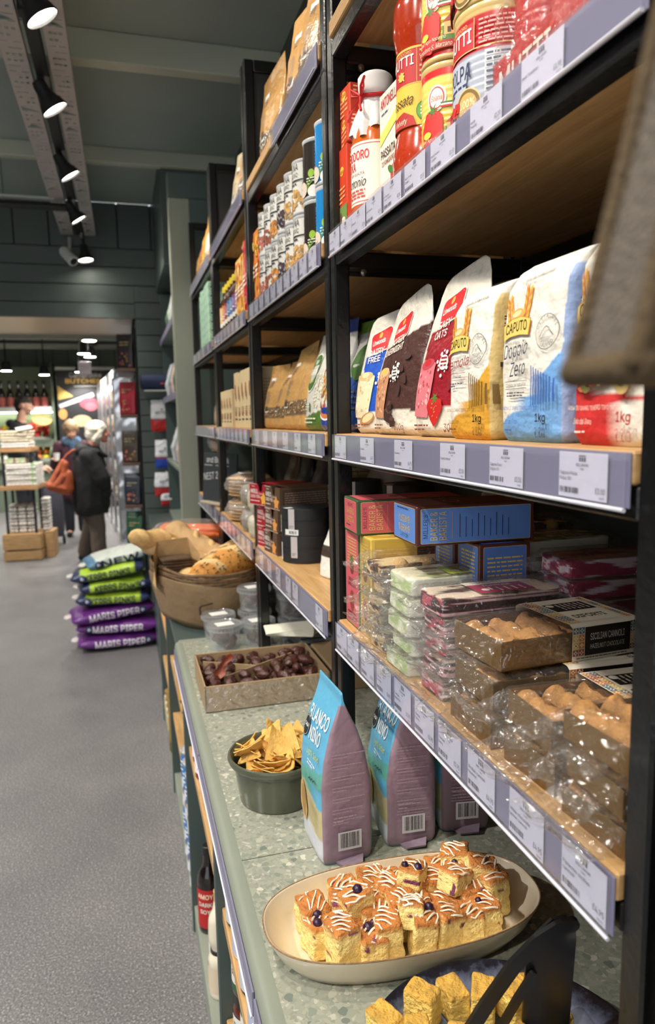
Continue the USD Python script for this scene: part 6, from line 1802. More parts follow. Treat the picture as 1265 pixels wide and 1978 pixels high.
# the oval dish of cake
t = thing('oval_dish', 'cream oval dish with a speckled rim, heaped with drizzled cake', 'dish', (0.322, 0.800, ZC), -2)


def oval_ring(a, b, z, n=96, p=2.5):
    th = np.arange(n) * 2 * PI / n
    return np.stack([np.sign(np.cos(th)) * np.abs(np.cos(th)) ** (2 / p) * a, np.sign(np.sin(th)) * np.abs(np.sin(th)) ** (2 / p) * b, np.full(n, z)], -1)


sec = [(0.80, 0.0), (0.84, 0.001), (0.93, 0.020), (0.985, 0.040), (1.0, 0.045), (0.995, 0.047), (0.975, 0.0455), (0.91, 0.022), (0.82, 0.0085), (0.5, 0.006)]
A_, B_ = 0.186, 0.093
part(t, 'dish_body', loft([oval_ring(A_ * (s_k if s_k > 0.6 else s_k), B_ * (1 - (1 - s_k) * 1.35), z) for s_k, z in sec]), mat('cream_glaze', S(222, 208, 184), rough=0.25, coat=0.5, var=(40, 0.05)), 50)
part(t, 'brown_rim', tube(np.vstack([oval_ring(A_ * 0.998, B_ * 0.997, 0.0466), oval_ring(A_ * 0.998, B_ * 0.997, 0.0466)[:1]]), 0.0010, 6), mat('rim_brown', S(150, 118, 84), rough=0.4, var=(200, 0.5)), 60)
M_CRUMB = mat('cake_crumb', attr=True, rough=0.85, bump=(230, 0.004))
M_ICING = mat('icing', S(240, 226, 204), rough=0.35)
M_BERRY = mat('blueberry', S(48, 26, 54), rough=0.35, var=(80, 0.4))


def cake_piece(t, sx, sy, sz, seed, iced=True, berry=True, crust=(188, 118, 56), crumb=(244, 216, 140)):
    v, f = rough_box(sx, sy, sz, 0.0030 if iced else 0.0020, seed, 4, -0.6)
    top = v[:, 2] > sz * 0.30
    c = np.tile(np.array(S(*crumb)), (len(v), 1)) * (0.82 + 0.36 * meshkit.noise(v * 220 + seed))[:, None]
    hgt = np.clip((v[:, 2] - sz * 0.30) / (sz * 0.14), 0, 1)[:, None]
    cr = np.array(S(*crust)) * (0.75 + 0.6 * meshkit.noise(v * 120 + seed + 9))[:, None]
    c = c * (1 - hgt) + cr * hgt
    if berry:
        q = meshkit.noise(v * 95 + seed * 3)
        c[q > 0.86] = S(120, 60, 84)
    v = v + [0, 0, sz / 2]
    sp_ = part(t, 'sponge', (v, f, np.clip(c, 0, 1)), M_CRUMB, True)
    r = random.Random(seed)
    if iced:
        ms = []
        for k in range(r.choice((4, 5, 6))):
            a = r.uniform(-0.5, 0.5) + (0.9 if seed % 2 else -0.7)
            o = (k - 2.2) * 0.0075
            L_ = r.uniform(0.5, 0.95) * sx
            s_ = np.linspace(-L_ / 2, L_ / 2, 9)
            x = np.clip(s_ * math.cos(a) - o * math.sin(a), -sx * .47, sx * .47); y = np.clip(s_ * math.sin(a) + o * math.cos(a), -sy * .47, sy * .47)
            z = sz + 0.0012 + 0.0016 * np.sin(s_ * 240 + k) - 0.004 * (np.maximum(np.abs(x) / sx, np.abs(y) / sy) * 2) ** 6
            ms.append(tube(np.stack([x, y, z], -1), 0.0012 * r.uniform(0.8, 1.3), 6))
        part(sp_, 'icing_drizzle', ms, M_ICING, 60)
    if berry and r.random() < 0.4:
        part(sp_, 'blueberry', [mv(blob(r.uniform(0.0042, 0.007), 2, 0.15, 3, seed + m), (r.uniform(-.3, .3) * sx, r.uniform(-.3, .3) * sy, sz + 0.0005)) for m in range(r.choice((1, 2, 2)))], M_BERRY, 60)


r = random.Random(5)
n_c = 0
rows = ((-0.041, -0.112, 0.118, 7), (-0.007, -0.138, 0.142, 8), (0.027, -0.132, 0.140, 8), (0.052, -0.085, 0.128, 6))
place = ('front', 'second', 'third', 'back')
for ri, (y, x0, x1, n) in enumerate(rows):
    for k in range(n):
        x = x0 + (x1 - x0) * (k + 0.5) / n + r.uniform(-.004, .004)
        sx, sy, sz = (x1 - x0) / n * r.uniform(0.96, 1.10), r.uniform(0.035, 0.041), r.uniform(0.040, 0.058)
        t = thing('cake_square', f'square of golden blueberry cake with white drizzle, {place[ri]} row, {OR[k]} from the left', 'cake', (0.322 + x, 0.800 + y + r.uniform(-.003, .003), ZC + 0.0085), r.uniform(-14, 14), r.uniform(-6, 6), r.uniform(-8, 8), group='cake squares on the oval dish')
        cake_piece(t, sx, sy, sz, 400 + n_c)
        n_c += 1
for k, (x, y, z, rz, ry) in enumerate(((0.07, -0.002, 0.048, 30, 16), (0.115, 0.012, 0.046, -20, 12), (-0.06, 0.006, 0.044, 14, -14), (0.02, 0.02, 0.05, 50, 10), (0.10, 0.046, 0.045, -30, -10), (-0.005, -0.038, 0.042, 68, 20))):
    t = thing('cake_square', f'tumbled square of drizzled cake lying on the heap, {OR[k]} of six', 'cake', (0.322 + x, 0.800 + y, ZC + z), rz, 0, ry, group='cake squares on the oval dish')
    cake_piece(t, 0.040, 0.032, 0.030, 440 + k)

# the dark plate of plain sponge
t = thing('round_plate', 'round dark-rimmed plate with a mottled blue glaze, at the near edge of the worktop', 'plate', (0.338, 0.552, ZC))


def plate_glaze():
    n = {'t': ('texture_coordinate', {}), 'l': ('vector_math', {'math_type': 'length'}), 'mf': ('mapping', {'scale': (1, 1, 0)}), 'n': ('noise_texture', {'scale': 60.0, 'detail': 5.0, 'roughness': 0.7}),
         'ma': ('math', {'math_type': 'multiply_add', 'value2': 0.040}), 'r': ('rgb_ramp', {'ramp': [(0.0, S(150, 156, 172)), (0.50, S(136, 142, 158)), (0.66, S(100, 108, 130)), (0.74, S(30, 33, 44)), (0.80, S(14, 15, 19)), (1.0, S(12, 12, 15))]}),
         'sc': ('math', {'math_type': 'multiply', 'value2': 4.4}), 'p': ('principled_bsdf', {'roughness': 0.14, 'coat_weight': 0.5})}
    L = [('t.object', 'mf.vector'), ('mf.vector', 'l.vector1'), ('t.object', 'n.vector'), ('n.fac', 'ma.value1'), ('l.value', 'ma.value3'), ('ma.value', 'sc.value1'), ('sc.value', 'r.fac'), ('r.color', 'p.base_color')]
    return usdkit.material(stage, '/World/Looks/blue_glaze', n, L, surface='p.BSDF')


part(t, 'plate_body', lathe([(0, 0), (0.085, 0), (0.09, 0.002), (0.125, 0.012), (0.152, 0.026), (0.154, 0.0285), (0.151, 0.029), (0.124, 0.0155), (0.10, 0.0075), (0, 0.006)], 96), plate_glaze(), 40)
sp = ((0.235, 0.640, 24, 1), (0.262, 0.612, -12, 0), (0.284, 0.652, 38, 0), (0.322, 0.655, 4, 0), (0.352, 0.640, -30, 0), (0.382, 0.628, 12, 0), (0.250, 0.560, 60, 0), (0.300, 0.590, -20, 0), (0.330, 0.520, 15, 0), (0.410, 0.632, 2, 0), (0.412, 0.594, -4, 0), (0.405, 0.540, 20, 0), (0.270, 0.500, 35, 0), (0.36, 0.57, 10, 0))
for k, (x, y, rz, _) in enumerate(sp):
    t = thing('sponge_finger', f'plain yellow sponge finger on the dark plate, {OR[k] if k < 12 else ("thirteenth", "fourteenth")[k - 12]} from the left edge', 'cake', (x, y, ZC + 0.013 + (0.003 if abs(x - .338) > .08 else 0)), rz, 0, 0, group='sponge fingers on the dark plate')
    cake_piece(t, 0.026, 0.036, 0.034 + 0.004 * (k % 3), 500 + k, False, False, (206, 160, 70), (244, 212, 116))

# black serving tongs propped in the plate
t = thing('serving_tongs', 'black plastic serving tongs standing in the dark plate', 'tongs', (0.385, 0.575, ZC + 0.0))
M_TONG = mat('black_plastic', S(20, 20, 21), rough=0.38)


def arm(pts, w, th):
    """A flat arm that follows pts (in a plane), w wide, th thick."""
    p = np.array(pts, float)
    tn = np.gradient(p, axis=0); tn /= np.linalg.norm(tn, axis=1, keepdims=True)
    side = np.array([math.cos(math.radians(0)), 0, 0])
    rings = []
    for a, d, ww in zip(p, tn, w):
        n = np.cross(d, side); n /= np.linalg.norm(n)
        rings.append(np.array([a + side * ww * sx + n * th * sz for sx, sz in ((-.5, -.5), (.5, -.5), (.5, .5), (-.5, .5))]))
    return loft(rings)


zz = np.linspace(0, 1, 16)
blade = Polygon([(-0.014, 0.028), (-0.014, 0.120), (-0.006, 0.150), (0.008, 0.166), (0.020, 0.168), (0.028, 0.160), (0.030, 0.145), (0.030, 0.020), (0.010, 0.008)]).buffer(0.003, 4)
m = ext(blade, 0.0035)
M3 = np.array([[1, 0, 0], [0, 0, -1], [0, 1, 0]])
part(t, 'rear_arm', mv((m[0] @ M3.T, m[1]), (0.0, 0.012, 0.010), -14, 6), M_TONG, 30)
strip_ = LineString([(-0.080, 0.030), (-0.058, 0.075), (-0.034, 0.118), (-0.010, 0.148), (0.010, 0.163), (0.022, 0.166)]).buffer(0.0075, 5)
m = ext(strip_, 0.0050)
part(t, 'front_arm', mv((m[0] @ M3.T, m[1]), (0.0, 0.004, 0.012), -14, 6), M_TONG, 30)
inner = LineString([(-0.046, 0.030), (-0.026, 0.076), (-0.012, 0.104)]).buffer(0.0045, 5)
m = ext(inner, 0.0042)
part(t, 'inner_rib', mv((m[0] @ M3.T, m[1]), (0.0, 0.006, 0.012), -14, 6), M_TONG, 30)

# the tray of dates
t = thing('date_box', 'shallow cardboard box full of dates, divided inside, on the worktop', 'box', (0.303, 1.722, ZC))
bw_, bd_, bh_ = 0.305, 0.245, 0.064
th = 0.004
part(t, 'box_side', [bx(-bw_ / 2, bw_ / 2, -bd_ / 2, -bd_ / 2 + th, 0, bh_, 0.001)], M_CARD, False)
part(t, 'box_side', [bx(-bw_ / 2, bw_ / 2, bd_ / 2 - th, bd_ / 2, 0, bh_, 0.001)], M_CARD, False)
part(t, 'box_side', [bx(-bw_ / 2, -bw_ / 2 + th, -bd_ / 2, bd_ / 2, 0, bh_, 0.001)], M_CARD, False)
part(t, 'box_side', [bx(bw_ / 2 - th, bw_ / 2, -bd_ / 2, bd_ / 2, 0, bh_, 0.001)], M_CARD, False)
part(t, 'box_bottom', bx(-bw_ / 2, bw_ / 2, -bd_ / 2, bd_ / 2, 0, 0.003, 0.001), M_CARD, False)
part(t, 'divider', mv(bx(-0.115, 0.115, -0.0015, 0.0015, 0.003, 0.060, 0.0005), (0.0, 0.005, 0), 32), M_CARD, False)
part(t, 'divider', mv(bx(-0.075, 0.075, -0.0015, 0.0015, 0.003, 0.058, 0.0005), (-0.07, 0.04, 0), -30), M_CARD, False)
part(t, 'film_sheet', [bx(-bw_ / 2 - 0.0012, bw_ / 2, -bd_ / 2 - 0.0015, -bd_ / 2 - 0.0008, 0.002, bh_ - 0.002, 0.0003)], M_FILM, False)
M_DATE = mat('date_skin', S(74, 42, 36), rough=0.32, var=(40, 0.35), bump=(90, 0.006), coat=0.2)
dates0 = []
r = random.Random(31)


def date_shape(seed):
    v, f = blob(1.0, 3, 0.10, 2.2, seed, (0.021, 0.0125, 0.0115))
    w = (meshkit.fbm(v * np.array([50, 160, 160]) + seed, 2, seed) - 0.5) * 0.0032
    return (v * (1 + w[:, None] * 60), f)


k = 0
for lay in range(2):
    for i in range(7):
        for j in range(7):
            x, y = -0.126 + 0.042 * i + r.uniform(-.006, .006), -0.098 + 0.0325 * j + r.uniform(-.005, .005)
            z = 0.030 + 0.022 * lay + r.uniform(-0.004, 0.006)
            if lay == 1 and r.random() < 0.25:
                continue
            loc = (0.303 + np.clip(x, -0.122, 0.122), 1.722 + np.clip(y, -0.094, 0.094), ZC + z)
            rz, ry = r.uniform(0, 180), r.uniform(-14, 14)
            if k < 5:
                d = thing('date', 'glossy dark brown date in the divided cardboard box', 'date', loc, rz, 0, ry, group='dates in the cardboard box')
                part(d, 'date_skin', date_shape(k), M_DATE, 60)
                dates0.append(d)
            else:
                copy(dates0[k % 5], 'glossy dark brown date in the divided cardboard box', loc, rz, 0, ry, group='dates in the cardboard box')
            k += 1
t = thing('paper_strip', 'curled red-brown leaf of paper stuck in the corner of the date box', 'scoop', (0.19, 1.66, ZC + 0.055))
pts = [np.array([(-0.020 + 0.004 * s, -0.02 * (1 - s), 0.006 + 0.055 * s + 0.006 * math.sin(7 * s)), (0.014 * (1 - 0.25 * s) + 0.04 * s - 0.012, -0.012 + 0.02 * s + 0.008 * math.sin(5 * s), 0.0 + 0.062 * s)]) for s in np.linspace(0, 1, 14)]
rings = [np.array([(0.010 + 0.030 * s - 0.016 * (1 - abs(2 * s - 0.7)) * 0.6 - 0.02, -0.004 + 0.010 * s, 0.058 * s), (0.018 + 0.034 * s - 0.02, 0.004 + 0.012 * math.sin(3 * s), 0.006 + 0.056 * s), (0.026 + 0.030 * s + 0.006 * math.sin(9 * s) - 0.02, -0.004 + 0.010 * s, 0.004 + 0.052 * s), (0.018 + 0.034 * s - 0.02, 0.002 + 0.012 * math.sin(3 * s), 0.004 + 0.055 * s)]) for s in np.linspace(0, 1, 16)]
part(t, 'scoop_blade', loft(rings), mat('rust_leaf', S(146, 70, 46), rough=0.45, bump=(40, 0.004)), 60)
t = thing('cardboard_box', 'low brown cardboard box behind the black post, beside the date box', 'box', (0.545, 1.74, ZC))
part(t, 'box_body', cb(0.15, 0.22, 0.058, 0.002, (0, 0, 0.029)), M_CARD, False)
part(t, 'tape', bx(-0.02, 0.02, -0.112, 0.112, 0.0575, 0.0588, 0.0003), mat('brown_tape', S(150, 120, 84), rough=0.3), False)
t = thing('plastic_bags', 'folded stack of grey see-through carrier bags behind the date box', 'bags', (0.56, 1.955, ZC))
for k in range(5):
    part(t, 'folded_bag', mv(cb(0.27 - 0.01 * k, 0.17, 0.015, 0.006, (0, 0, 0.008 + 0.0152 * k)), (rng.uniform(-.008, .008), 0, 0), rng.uniform(-4, 4)), mat('grey_film_stack', S(116, 120, 124), rough=0.3), 30)
for k in range(5):
    t = thing('paper_napkin', f'folded white paper napkin fanned out over the date box, {OR[k]} from the bottom', 'napkin', (0.440 - 0.004 * k, 1.905 + 0.004 * k, ZC + 0.0785 + 0.0026 * k), -34 + 7 * k, 0, -3)
    part(t, 'folded_paper', cb(0.135, 0.085, 0.0022, 0.0008), mat('napkin_paper', S(232, 230, 214), rough=0.8, bump=(120, 0.001)), False)


def date_tub(label, loc, seed, r0=0.046, h=0.074, n=7):
    t = thing('date_tub', label, 'tub', loc, seed * 37)
    part(t, 'tub_wall', lathe([(0, 0.0), (r0 - 0.004, 0.0), (r0 - 0.002, 0.0015), (r0 + 0.003, h - 0.013)], 44), M_TUB, 40)
    lid = [(r0 + 0.0045, h - 0.018), (r0 + 0.0068, h - 0.017), (r0 + 0.0072, h - 0.002), (r0 + 0.0062, h), (r0 + 0.0045, h), (r0 + 0.003, h - 0.003), (0, h - 0.003)]
    lid_ = part(t, 'lid', lathe(lid, 48), M_TUB, 40)
    part(lid_, 'lid_ribs', [mv(bx(r0 + 0.0068, r0 + 0.0082, -0.0011, 0.0011, h - 0.016, h - 0.004, 0.0003), (0, 0, 0), 360 / 30 * k) for k in range(30)], M_TUB, False)
    part(lid_, 'paper_label', mv(cb(r0 * 1.15, r0 * 0.85, 0.0006, 0.0002, (0, 0, h - 0.0022)), (0, 0, 0), -seed * 37 + 10), M_WHITE, False)
    r = random.Random(seed)
    ds = []
    for k in range(n):
        a = k * 2 * PI / n * 1.0 + seed
        d = 0.024 if k < n - 1 else 0
        ds.append(mv(date_shape(seed + k), (d * math.cos(a), d * math.sin(a), 0.013 + 0.011 * (k % 4)), math.degrees(a) + 80, r.uniform(-20, 20), r.uniform(-20, 20)))
    for dd in ds:
        part(t, 'date', dd, M_DATE, 60)


tubs = (((0.262, 2.075), 0, 'front left tub, by the end of the worktop'), ((0.258, 2.185), 0, 'left rear tub, beside the bread basket'), ((0.366, 2.085), 0, 'front middle tub, behind the napkins'), ((0.375, 2.195), 0, 'bottom tub under the raised one'), ((0.375, 2.195), 1, 'raised tub stacked highest beside the bread basket'),
        ((0.480, 2.075), 0, 'lower right tub under the shelf'), ((0.482, 2.085), 1, 'upper right tub under the shelf'), ((0.500, 2.20), 0, 'lower tub at the back right'), ((0.495, 2.205), 1, 'upper tub at the back right'))
for k, ((x, y), lv, lab) in enumerate(tubs):
    date_tub(f'clear lidded tub of dates, {lab}', (x, y, (ZC if y < 2.12 else ZC + 0.0032) + 0.0745 * lv), k + 1)
# ------------------------------------------------------------------ bottles and jars on the open shelves under the worktop
def jar(name, label, loc, prof, glass, lab, cap=None, rz=AISLE, words=None, band=None):
    """prof: [(r, z)] wall; lab: (z0, z1, colour); cap: (r, z0, z1, colour)."""
    t = thing(name, label, name.split('_')[-1], loc, rz)
    part(t, 'glass_body', lathe([(0, 0)] + smooth_prof(prof, 40) + [(0, prof[-1][1])], 32), glass, 40)
    r = max(p[0] for p in prof if lab[0] <= p[1] <= lab[1]) if any(lab[0] <= p[1] <= lab[1] for p in prof) else prof[1][0]
    p = Print(drum(r + 0.0008), 0.0, edge=0.006)
    hw = r * 2.2
    p.rect(-hw, lab[0], hw, lab[1], lab[2])
    if band:
        p.rect(-hw, lab[0], hw, lab[0] + (lab[1] - lab[0]) * 0.3, band)
    for w, u, v, h, c in words or ():
        p.text(w, u, v, h, c, bold=True, width=min(0.9 * h * len(w), r * 2.2))
    part(t, 'paper_label', p.out(), M_INK, False)
    if cap:
        part(t, 'cap', lathe([(0, cap[1]), (cap[0], cap[1]), (cap[0], cap[2] - 0.002), (cap[0] - 0.002, cap[2]), (0, cap[2])], 28), mat('cap_%s' % '_'.join('%d' % (255 * c) for c in cap[3]), cap[3], rough=0.4), 40)
    return t


G_DARK = mat('dark_glass', S(22, 14, 14), rough=0.08, coat=0.6)
G_BROWN = mat('brown_sauce', S(84, 36, 22), rough=0.1, coat=0.6)
G_OIL = mat('olive_oil', S(150, 116, 26), rough=0.08, coat=0.6)
G_RED = mat('red_sauce', S(126, 34, 24), rough=0.12, coat=0.6)
G_CREAM = mat('cream_sauce', S(224, 214, 192), rough=0.2, coat=0.5)
wh, ink = S(226, 224, 216), S(40, 40, 44)
B0 = 0.0905
# soy sauce pair on the plinth between the dividers, and a white bottle
SOY = [(0.032, 0), (0.034, 0.005), (0.034, 0.150), (0.030, 0.175), (0.016, 0.205), (0.0135, 0.25)]
jar('soy_bottle', 'dark soy sauce bottle with a red label on the plinth, in front', (0.172, 1.95, B0), SOY, G_DARK, (0.02, 0.14, S(176, 34, 34)), (0.0155, 0.235, 0.262, S(30, 26, 26)), AISLE + 60, (('AMOY', 0, 0.112, 0.014, S(240, 220, 190)), ('DARK', 0, 0.088, 0.012, wh), ('SOY', 0, 0.066, 0.012, wh)))
jar('soy_bottle', 'dark soy sauce bottle behind the red-labelled one, deeper in the shelf', (0.215, 2.01, B0), SOY, G_DARK, (0.02, 0.14, S(120, 24, 24)), (0.0155, 0.235, 0.262, S(30, 26, 26)), AISLE + 50)
jar('dressing_bottle', 'white squeezy bottle with a black collar standing near the divider', (0.172, 1.70, B0), [(0.030, 0), (0.033, 0.005), (0.033, 0.10), (0.024, 0.13), (0.030, 0.16), (0.028, 0.21), (0.014, 0.24)], G_CREAM, (0.02, 0.09, S(214, 196, 170)), (0.026, 0.118, 0.134, S(36, 32, 32)))
jar('dressing_bottle', 'white squeezy bottle with a cream label, beside the soy sauce', (0.185, 1.80, B0), [(0.030, 0), (0.033, 0.005), (0.033, 0.12), (0.022, 0.16), (0.014, 0.2)], G_CREAM, (0.02, 0.11, S(226, 222, 214)), (0.016, 0.19, 0.22, S(200, 160, 120)))
jar('sauce_bottle', 'white labelled red sauce bottle on the upper shelf under the counter edge', (0.170, 1.86, 0.6105), [(0.027, 0), (0.030, 0.004), (0.030, 0.13), (0.016, 0.175), (0.014, 0.2)], G_RED, (0.02, 0.125, S(236, 228, 226)), (0.0155, 0.19, 0.21, S(220, 216, 210)), AISLE + 40, (('HOT', 0, 0.09, 0.012, S(190, 50, 70)),))
jar('sauce_bottle', 'second white labelled red sauce bottle, farther along the upper shelf', (0.172, 1.955, 0.6105), [(0.027, 0), (0.030, 0.004), (0.030, 0.13), (0.016, 0.175), (0.014, 0.2)], G_RED, (0.02, 0.125, S(230, 226, 226)), (0.0155, 0.19, 0.21, S(220, 216, 210)), AISLE + 20)
# the near bay: jars with green and white labels on the middle shelf, pots above
JAR = [(0.033, 0), (0.036, 0.004), (0.036, 0.075), (0.030, 0.088), (0.029, 0.092)]
for k, (y, x, lc, bc, g, w) in enumerate(((1.255, 0.183, wh, S(50, 90, 60), G_BROWN, 'RELISH'), (1.17, 0.186, S(60, 100, 70), wh, G_BROWN, 'PICKLE'), (1.085, 0.192, wh, S(200, 200, 196), G_CREAM, 'MAYO'), (1.0, 0.192, wh, S(150, 160, 200), G_CREAM, 'AIOLI'), (0.915, 0.196, S(230, 226, 210), S(70, 90, 160), G_CREAM, 'SAUCE'), (0.83, 0.196, wh, S(180, 60, 50), G_RED, 'SALSA'), (0.745, 0.196, wh, S(60, 90, 60), G_BROWN, 'PESTO'))):
    for j in range(2):
        jar('condiment_jar', f'glass jar of {w.lower()} on the middle shelf under the counter, {("lower", "stacked upper")[j]} one', (x, y, 0.3605 + 0.113 * j), JAR, g, (0.012, 0.070, lc), (0.033, 0.088, 0.111, S(26, 24, 24) if k < 2 or k > 4 else S(90, 92, 96)), AISLE + 50, ((w, 0.004, 0.046, 0.011, ink), ('KITCHEN', 0.004, 0.034, 0.006, ink)), bc)
for k in range(6):
    jar('condiment_jar', f'squat lidded pot on the upper shelf under the worktop, {OR[k]} from the divider', (0.178, 1.27 - 0.085 * k, 0.6105), [(0.033, 0), (0.036, 0.004), (0.036, 0.06), (0.033, 0.066)], G_DARK if k % 2 == 0 else G_CREAM, (0.010, 0.052, S(196, 196, 200) if k % 2 == 0 else S(180, 186, 210)), (0.036, 0.062, 0.084, S(50, 50, 54)), AISLE + 40)
for k in range(4):
    t = thing('sauce_bottle', f'red plastic bottle on the plinth of the near bay, {OR[k]} from the divider', 'bottle', (0.168, 1.25 - 0.08 * k, B0), AISLE)
    part(t, 'bottle_body', lathe([(0, 0)] + smooth_prof([(0.028, 0), (0.031, 0.006), (0.031, 0.12), (0.020, 0.16), (0.012, 0.18), (0.005, 0.215)], 30) + [(0, 0.215)], 28), mat('red_plastic', S(196, 44, 40), rough=0.3), 40)
    part(t, 'screw_ring', lathe([(0, 0.172), (0.016, 0.172), (0.016, 0.186), (0, 0.186)], 24), mat('red_plastic'))
# farther bays: blue tins, oil bottle, red capped jar, orange packs
for k in range(3):
    for j in range(2):
        t = thing('oil_tin', f'tall blue and white tin on the plinth, {("lower", "upper")[j]} of the {OR[k]} stack along', 'tin', (0.170, 2.16 + 0.09 * k, B0 + 0.1905 * j), AISLE + 45)
        tin_body(t, 0.040, 0.19, [(0, S(216, 220, 226)), (0.5, S(40, 118, 190)), (0.92, S(120, 124, 128))], ribs=False, n=32)
        p = Print(drum(0.0412), 0.0, edge=0.008)
        p.disc(0.0, 0.05, 0.02, S(120, 90, 60)).disc(0.006, 0.048, 0.015, S(236, 232, 226)).fine(-0.03, 0.03, 0.15, 3, 0.014, S(236, 240, 246), 0.006, k)
        part(t, 'label_print', p.out(), M_INK, False)
jar('oil_bottle', 'tall square-shouldered bottle of golden olive oil on the plinth near the far end', (0.164, 3.13, B0), [(0.033, 0), (0.036, 0.005), (0.036, 0.235), (0.018, 0.275), (0.014, 0.31)], G_OIL, (0.01, 0.055, S(96, 84, 24)), (0.016, 0.295, 0.325, S(34, 30, 26)))
jar('oil_bottle', 'second golden olive oil bottle, behind the first', (0.168, 3.24, B0), [(0.033, 0), (0.036, 0.005), (0.036, 0.235), (0.018, 0.275), (0.014, 0.31)], G_OIL, (0.01, 0.055, S(96, 84, 24)), (0.016, 0.295, 0.325, S(34, 30, 26)))
for k in range(3):
    jar('sauce_jar', f'amber sauce jar with a bright red cap on the middle shelf, {OR[k]} from the divider', (0.168, 2.20 + 0.1 * k, 0.6105 - 0.0), [(0.026, 0), (0.029, 0.004), (0.029, 0.11), (0.018, 0.14), (0.016, 0.155)], G_BROWN, (0.015, 0.075, S(214, 160, 70)), (0.019, 0.145, 0.175, S(220, 40, 46)))
for k in range(2):
    t = thing('food_packet', f'bright orange packet on the shelf near the bread basket, {("nearer", "farther")[k]} one', 'packet', (0.166, 3.42 + 0.12 * k, 0.6105), AISLE)
    b = Bag(0.15, lerp((0, 0.045), (0.5, 0.048), (1, 0.042)), lerp((0, 0.016), (0.3, 0.022), (0.85, 0.006), (1, 0.002)), 2.8, 0.003, 30, 90 + k, 0, 40, 30)
    part(t, 'packet_body', b.body(), mat('orange_film', S(236, 104, 34), rough=0.35), True)
for k in range(4):
    jar('condiment_jar', f'pale jar on the plinth beyond the oil bottles, {OR[k]} in line', (0.168, 3.36 + 0.085 * k, B0), JAR, G_CREAM, (0.012, 0.07, S(200, 180, 140)), (0.033, 0.088, 0.108, S(150, 120, 70)))
# ------------------------------------------------------------------ bread basket, carrots and packs past the end of the worktop
ZB = CT - 0.0015
M_LINER = mat('brown_liner', S(140, 114, 82), rough=0.65, bump=(18, 0.006))
t = thing('bread_basket', 'oval brown lined bread basket with a hand slot, beyond the end of the terrazzo', 'basket', (0.246, 2.48, ZB), 16)
def oval(a, b, z, n=64):
    th = np.arange(n) * 2 * PI / n
    return np.stack([np.sign(np.cos(th)) * np.abs(np.cos(th)) ** 0.75 * a, np.sign(np.sin(th)) * np.abs(np.sin(th)) ** 0.75 * b, np.full(n, z) + 0.012 * np.sin(2 * th + 0.6)], -1)
def crush(rings, amp, seed):
    return [q + ((meshkit.fbm(q * 14 + seed, 3, seed) - 0.5) * 2 * amp)[:, None] * np.array([1, 1, 0.15]) for q in rings]
zs = [(0.80, 0.0), (0.84, 0.015), (0.93, 0.07), (0.99, 0.125), (1.0, 0.150), (0.985, 0.152), (0.96, 0.12), (0.86, 0.03), (0.5, 0.020)]
rings = crush([oval(0.162 * s, 0.262 * s, z) for s, z in zs], 0.007, 3)
for q, (s, z) in zip(rings, zs):
    if z == 0:
        q[:, 2] = 0.001
part(t, 'basket_wall', loft(rings), M_LINER, 60)
part(t, 'hand_slot', mv(ext(sbox(-0.055, -0.008, 0.055, 0.008).buffer(0.008, 4).difference(sbox(-0.05, -0.005, 0.05, 0.005).buffer(0.006, 4)), 0.003), (-0.062, -0.238, 0.085), 17, 82), mat('slot_edge', S(84, 66, 48), rough=0.8), False)
wk = []
for j in range(5):
    pts = [(p_[0], p_[1], 0.150 + 0.009 * j + 0.0022 * math.sin(14 * i_ * 0.4 + j * 3)) for i_, p_ in enumerate(oval(0.154, 0.252, 0, 64))]
    wk.append(tube(pts + pts[:1], 0.0055, 6, False))
part(t, 'wicker_rim', wk, mat('dark_wicker', S(110, 84, 56), rough=0.7, var=(80, 0.4)), 60, kind='stuff')
for k in range(3):
    part(t, 'liner_flap', mv(loft([np.array([(-0.09, 0, 0), (0.09, 0.0, 0), (0.09, 0.003, 0.0), (-0.09, 0.003, 0.0)]), np.array([(-0.075, 0.03, 0.03), (0.08, 0.02, 0.035), (0.08, 0.024, 0.035), (-0.075, 0.033, 0.03)])]), ((0.12, -0.08, 0.12), (0.05, -0.20, 0.14), (-0.08, -0.14, 0.135))[k], (70, 10, -40)[k]), mat('brown_liner_2', S(166, 132, 90), rough=0.6), False)


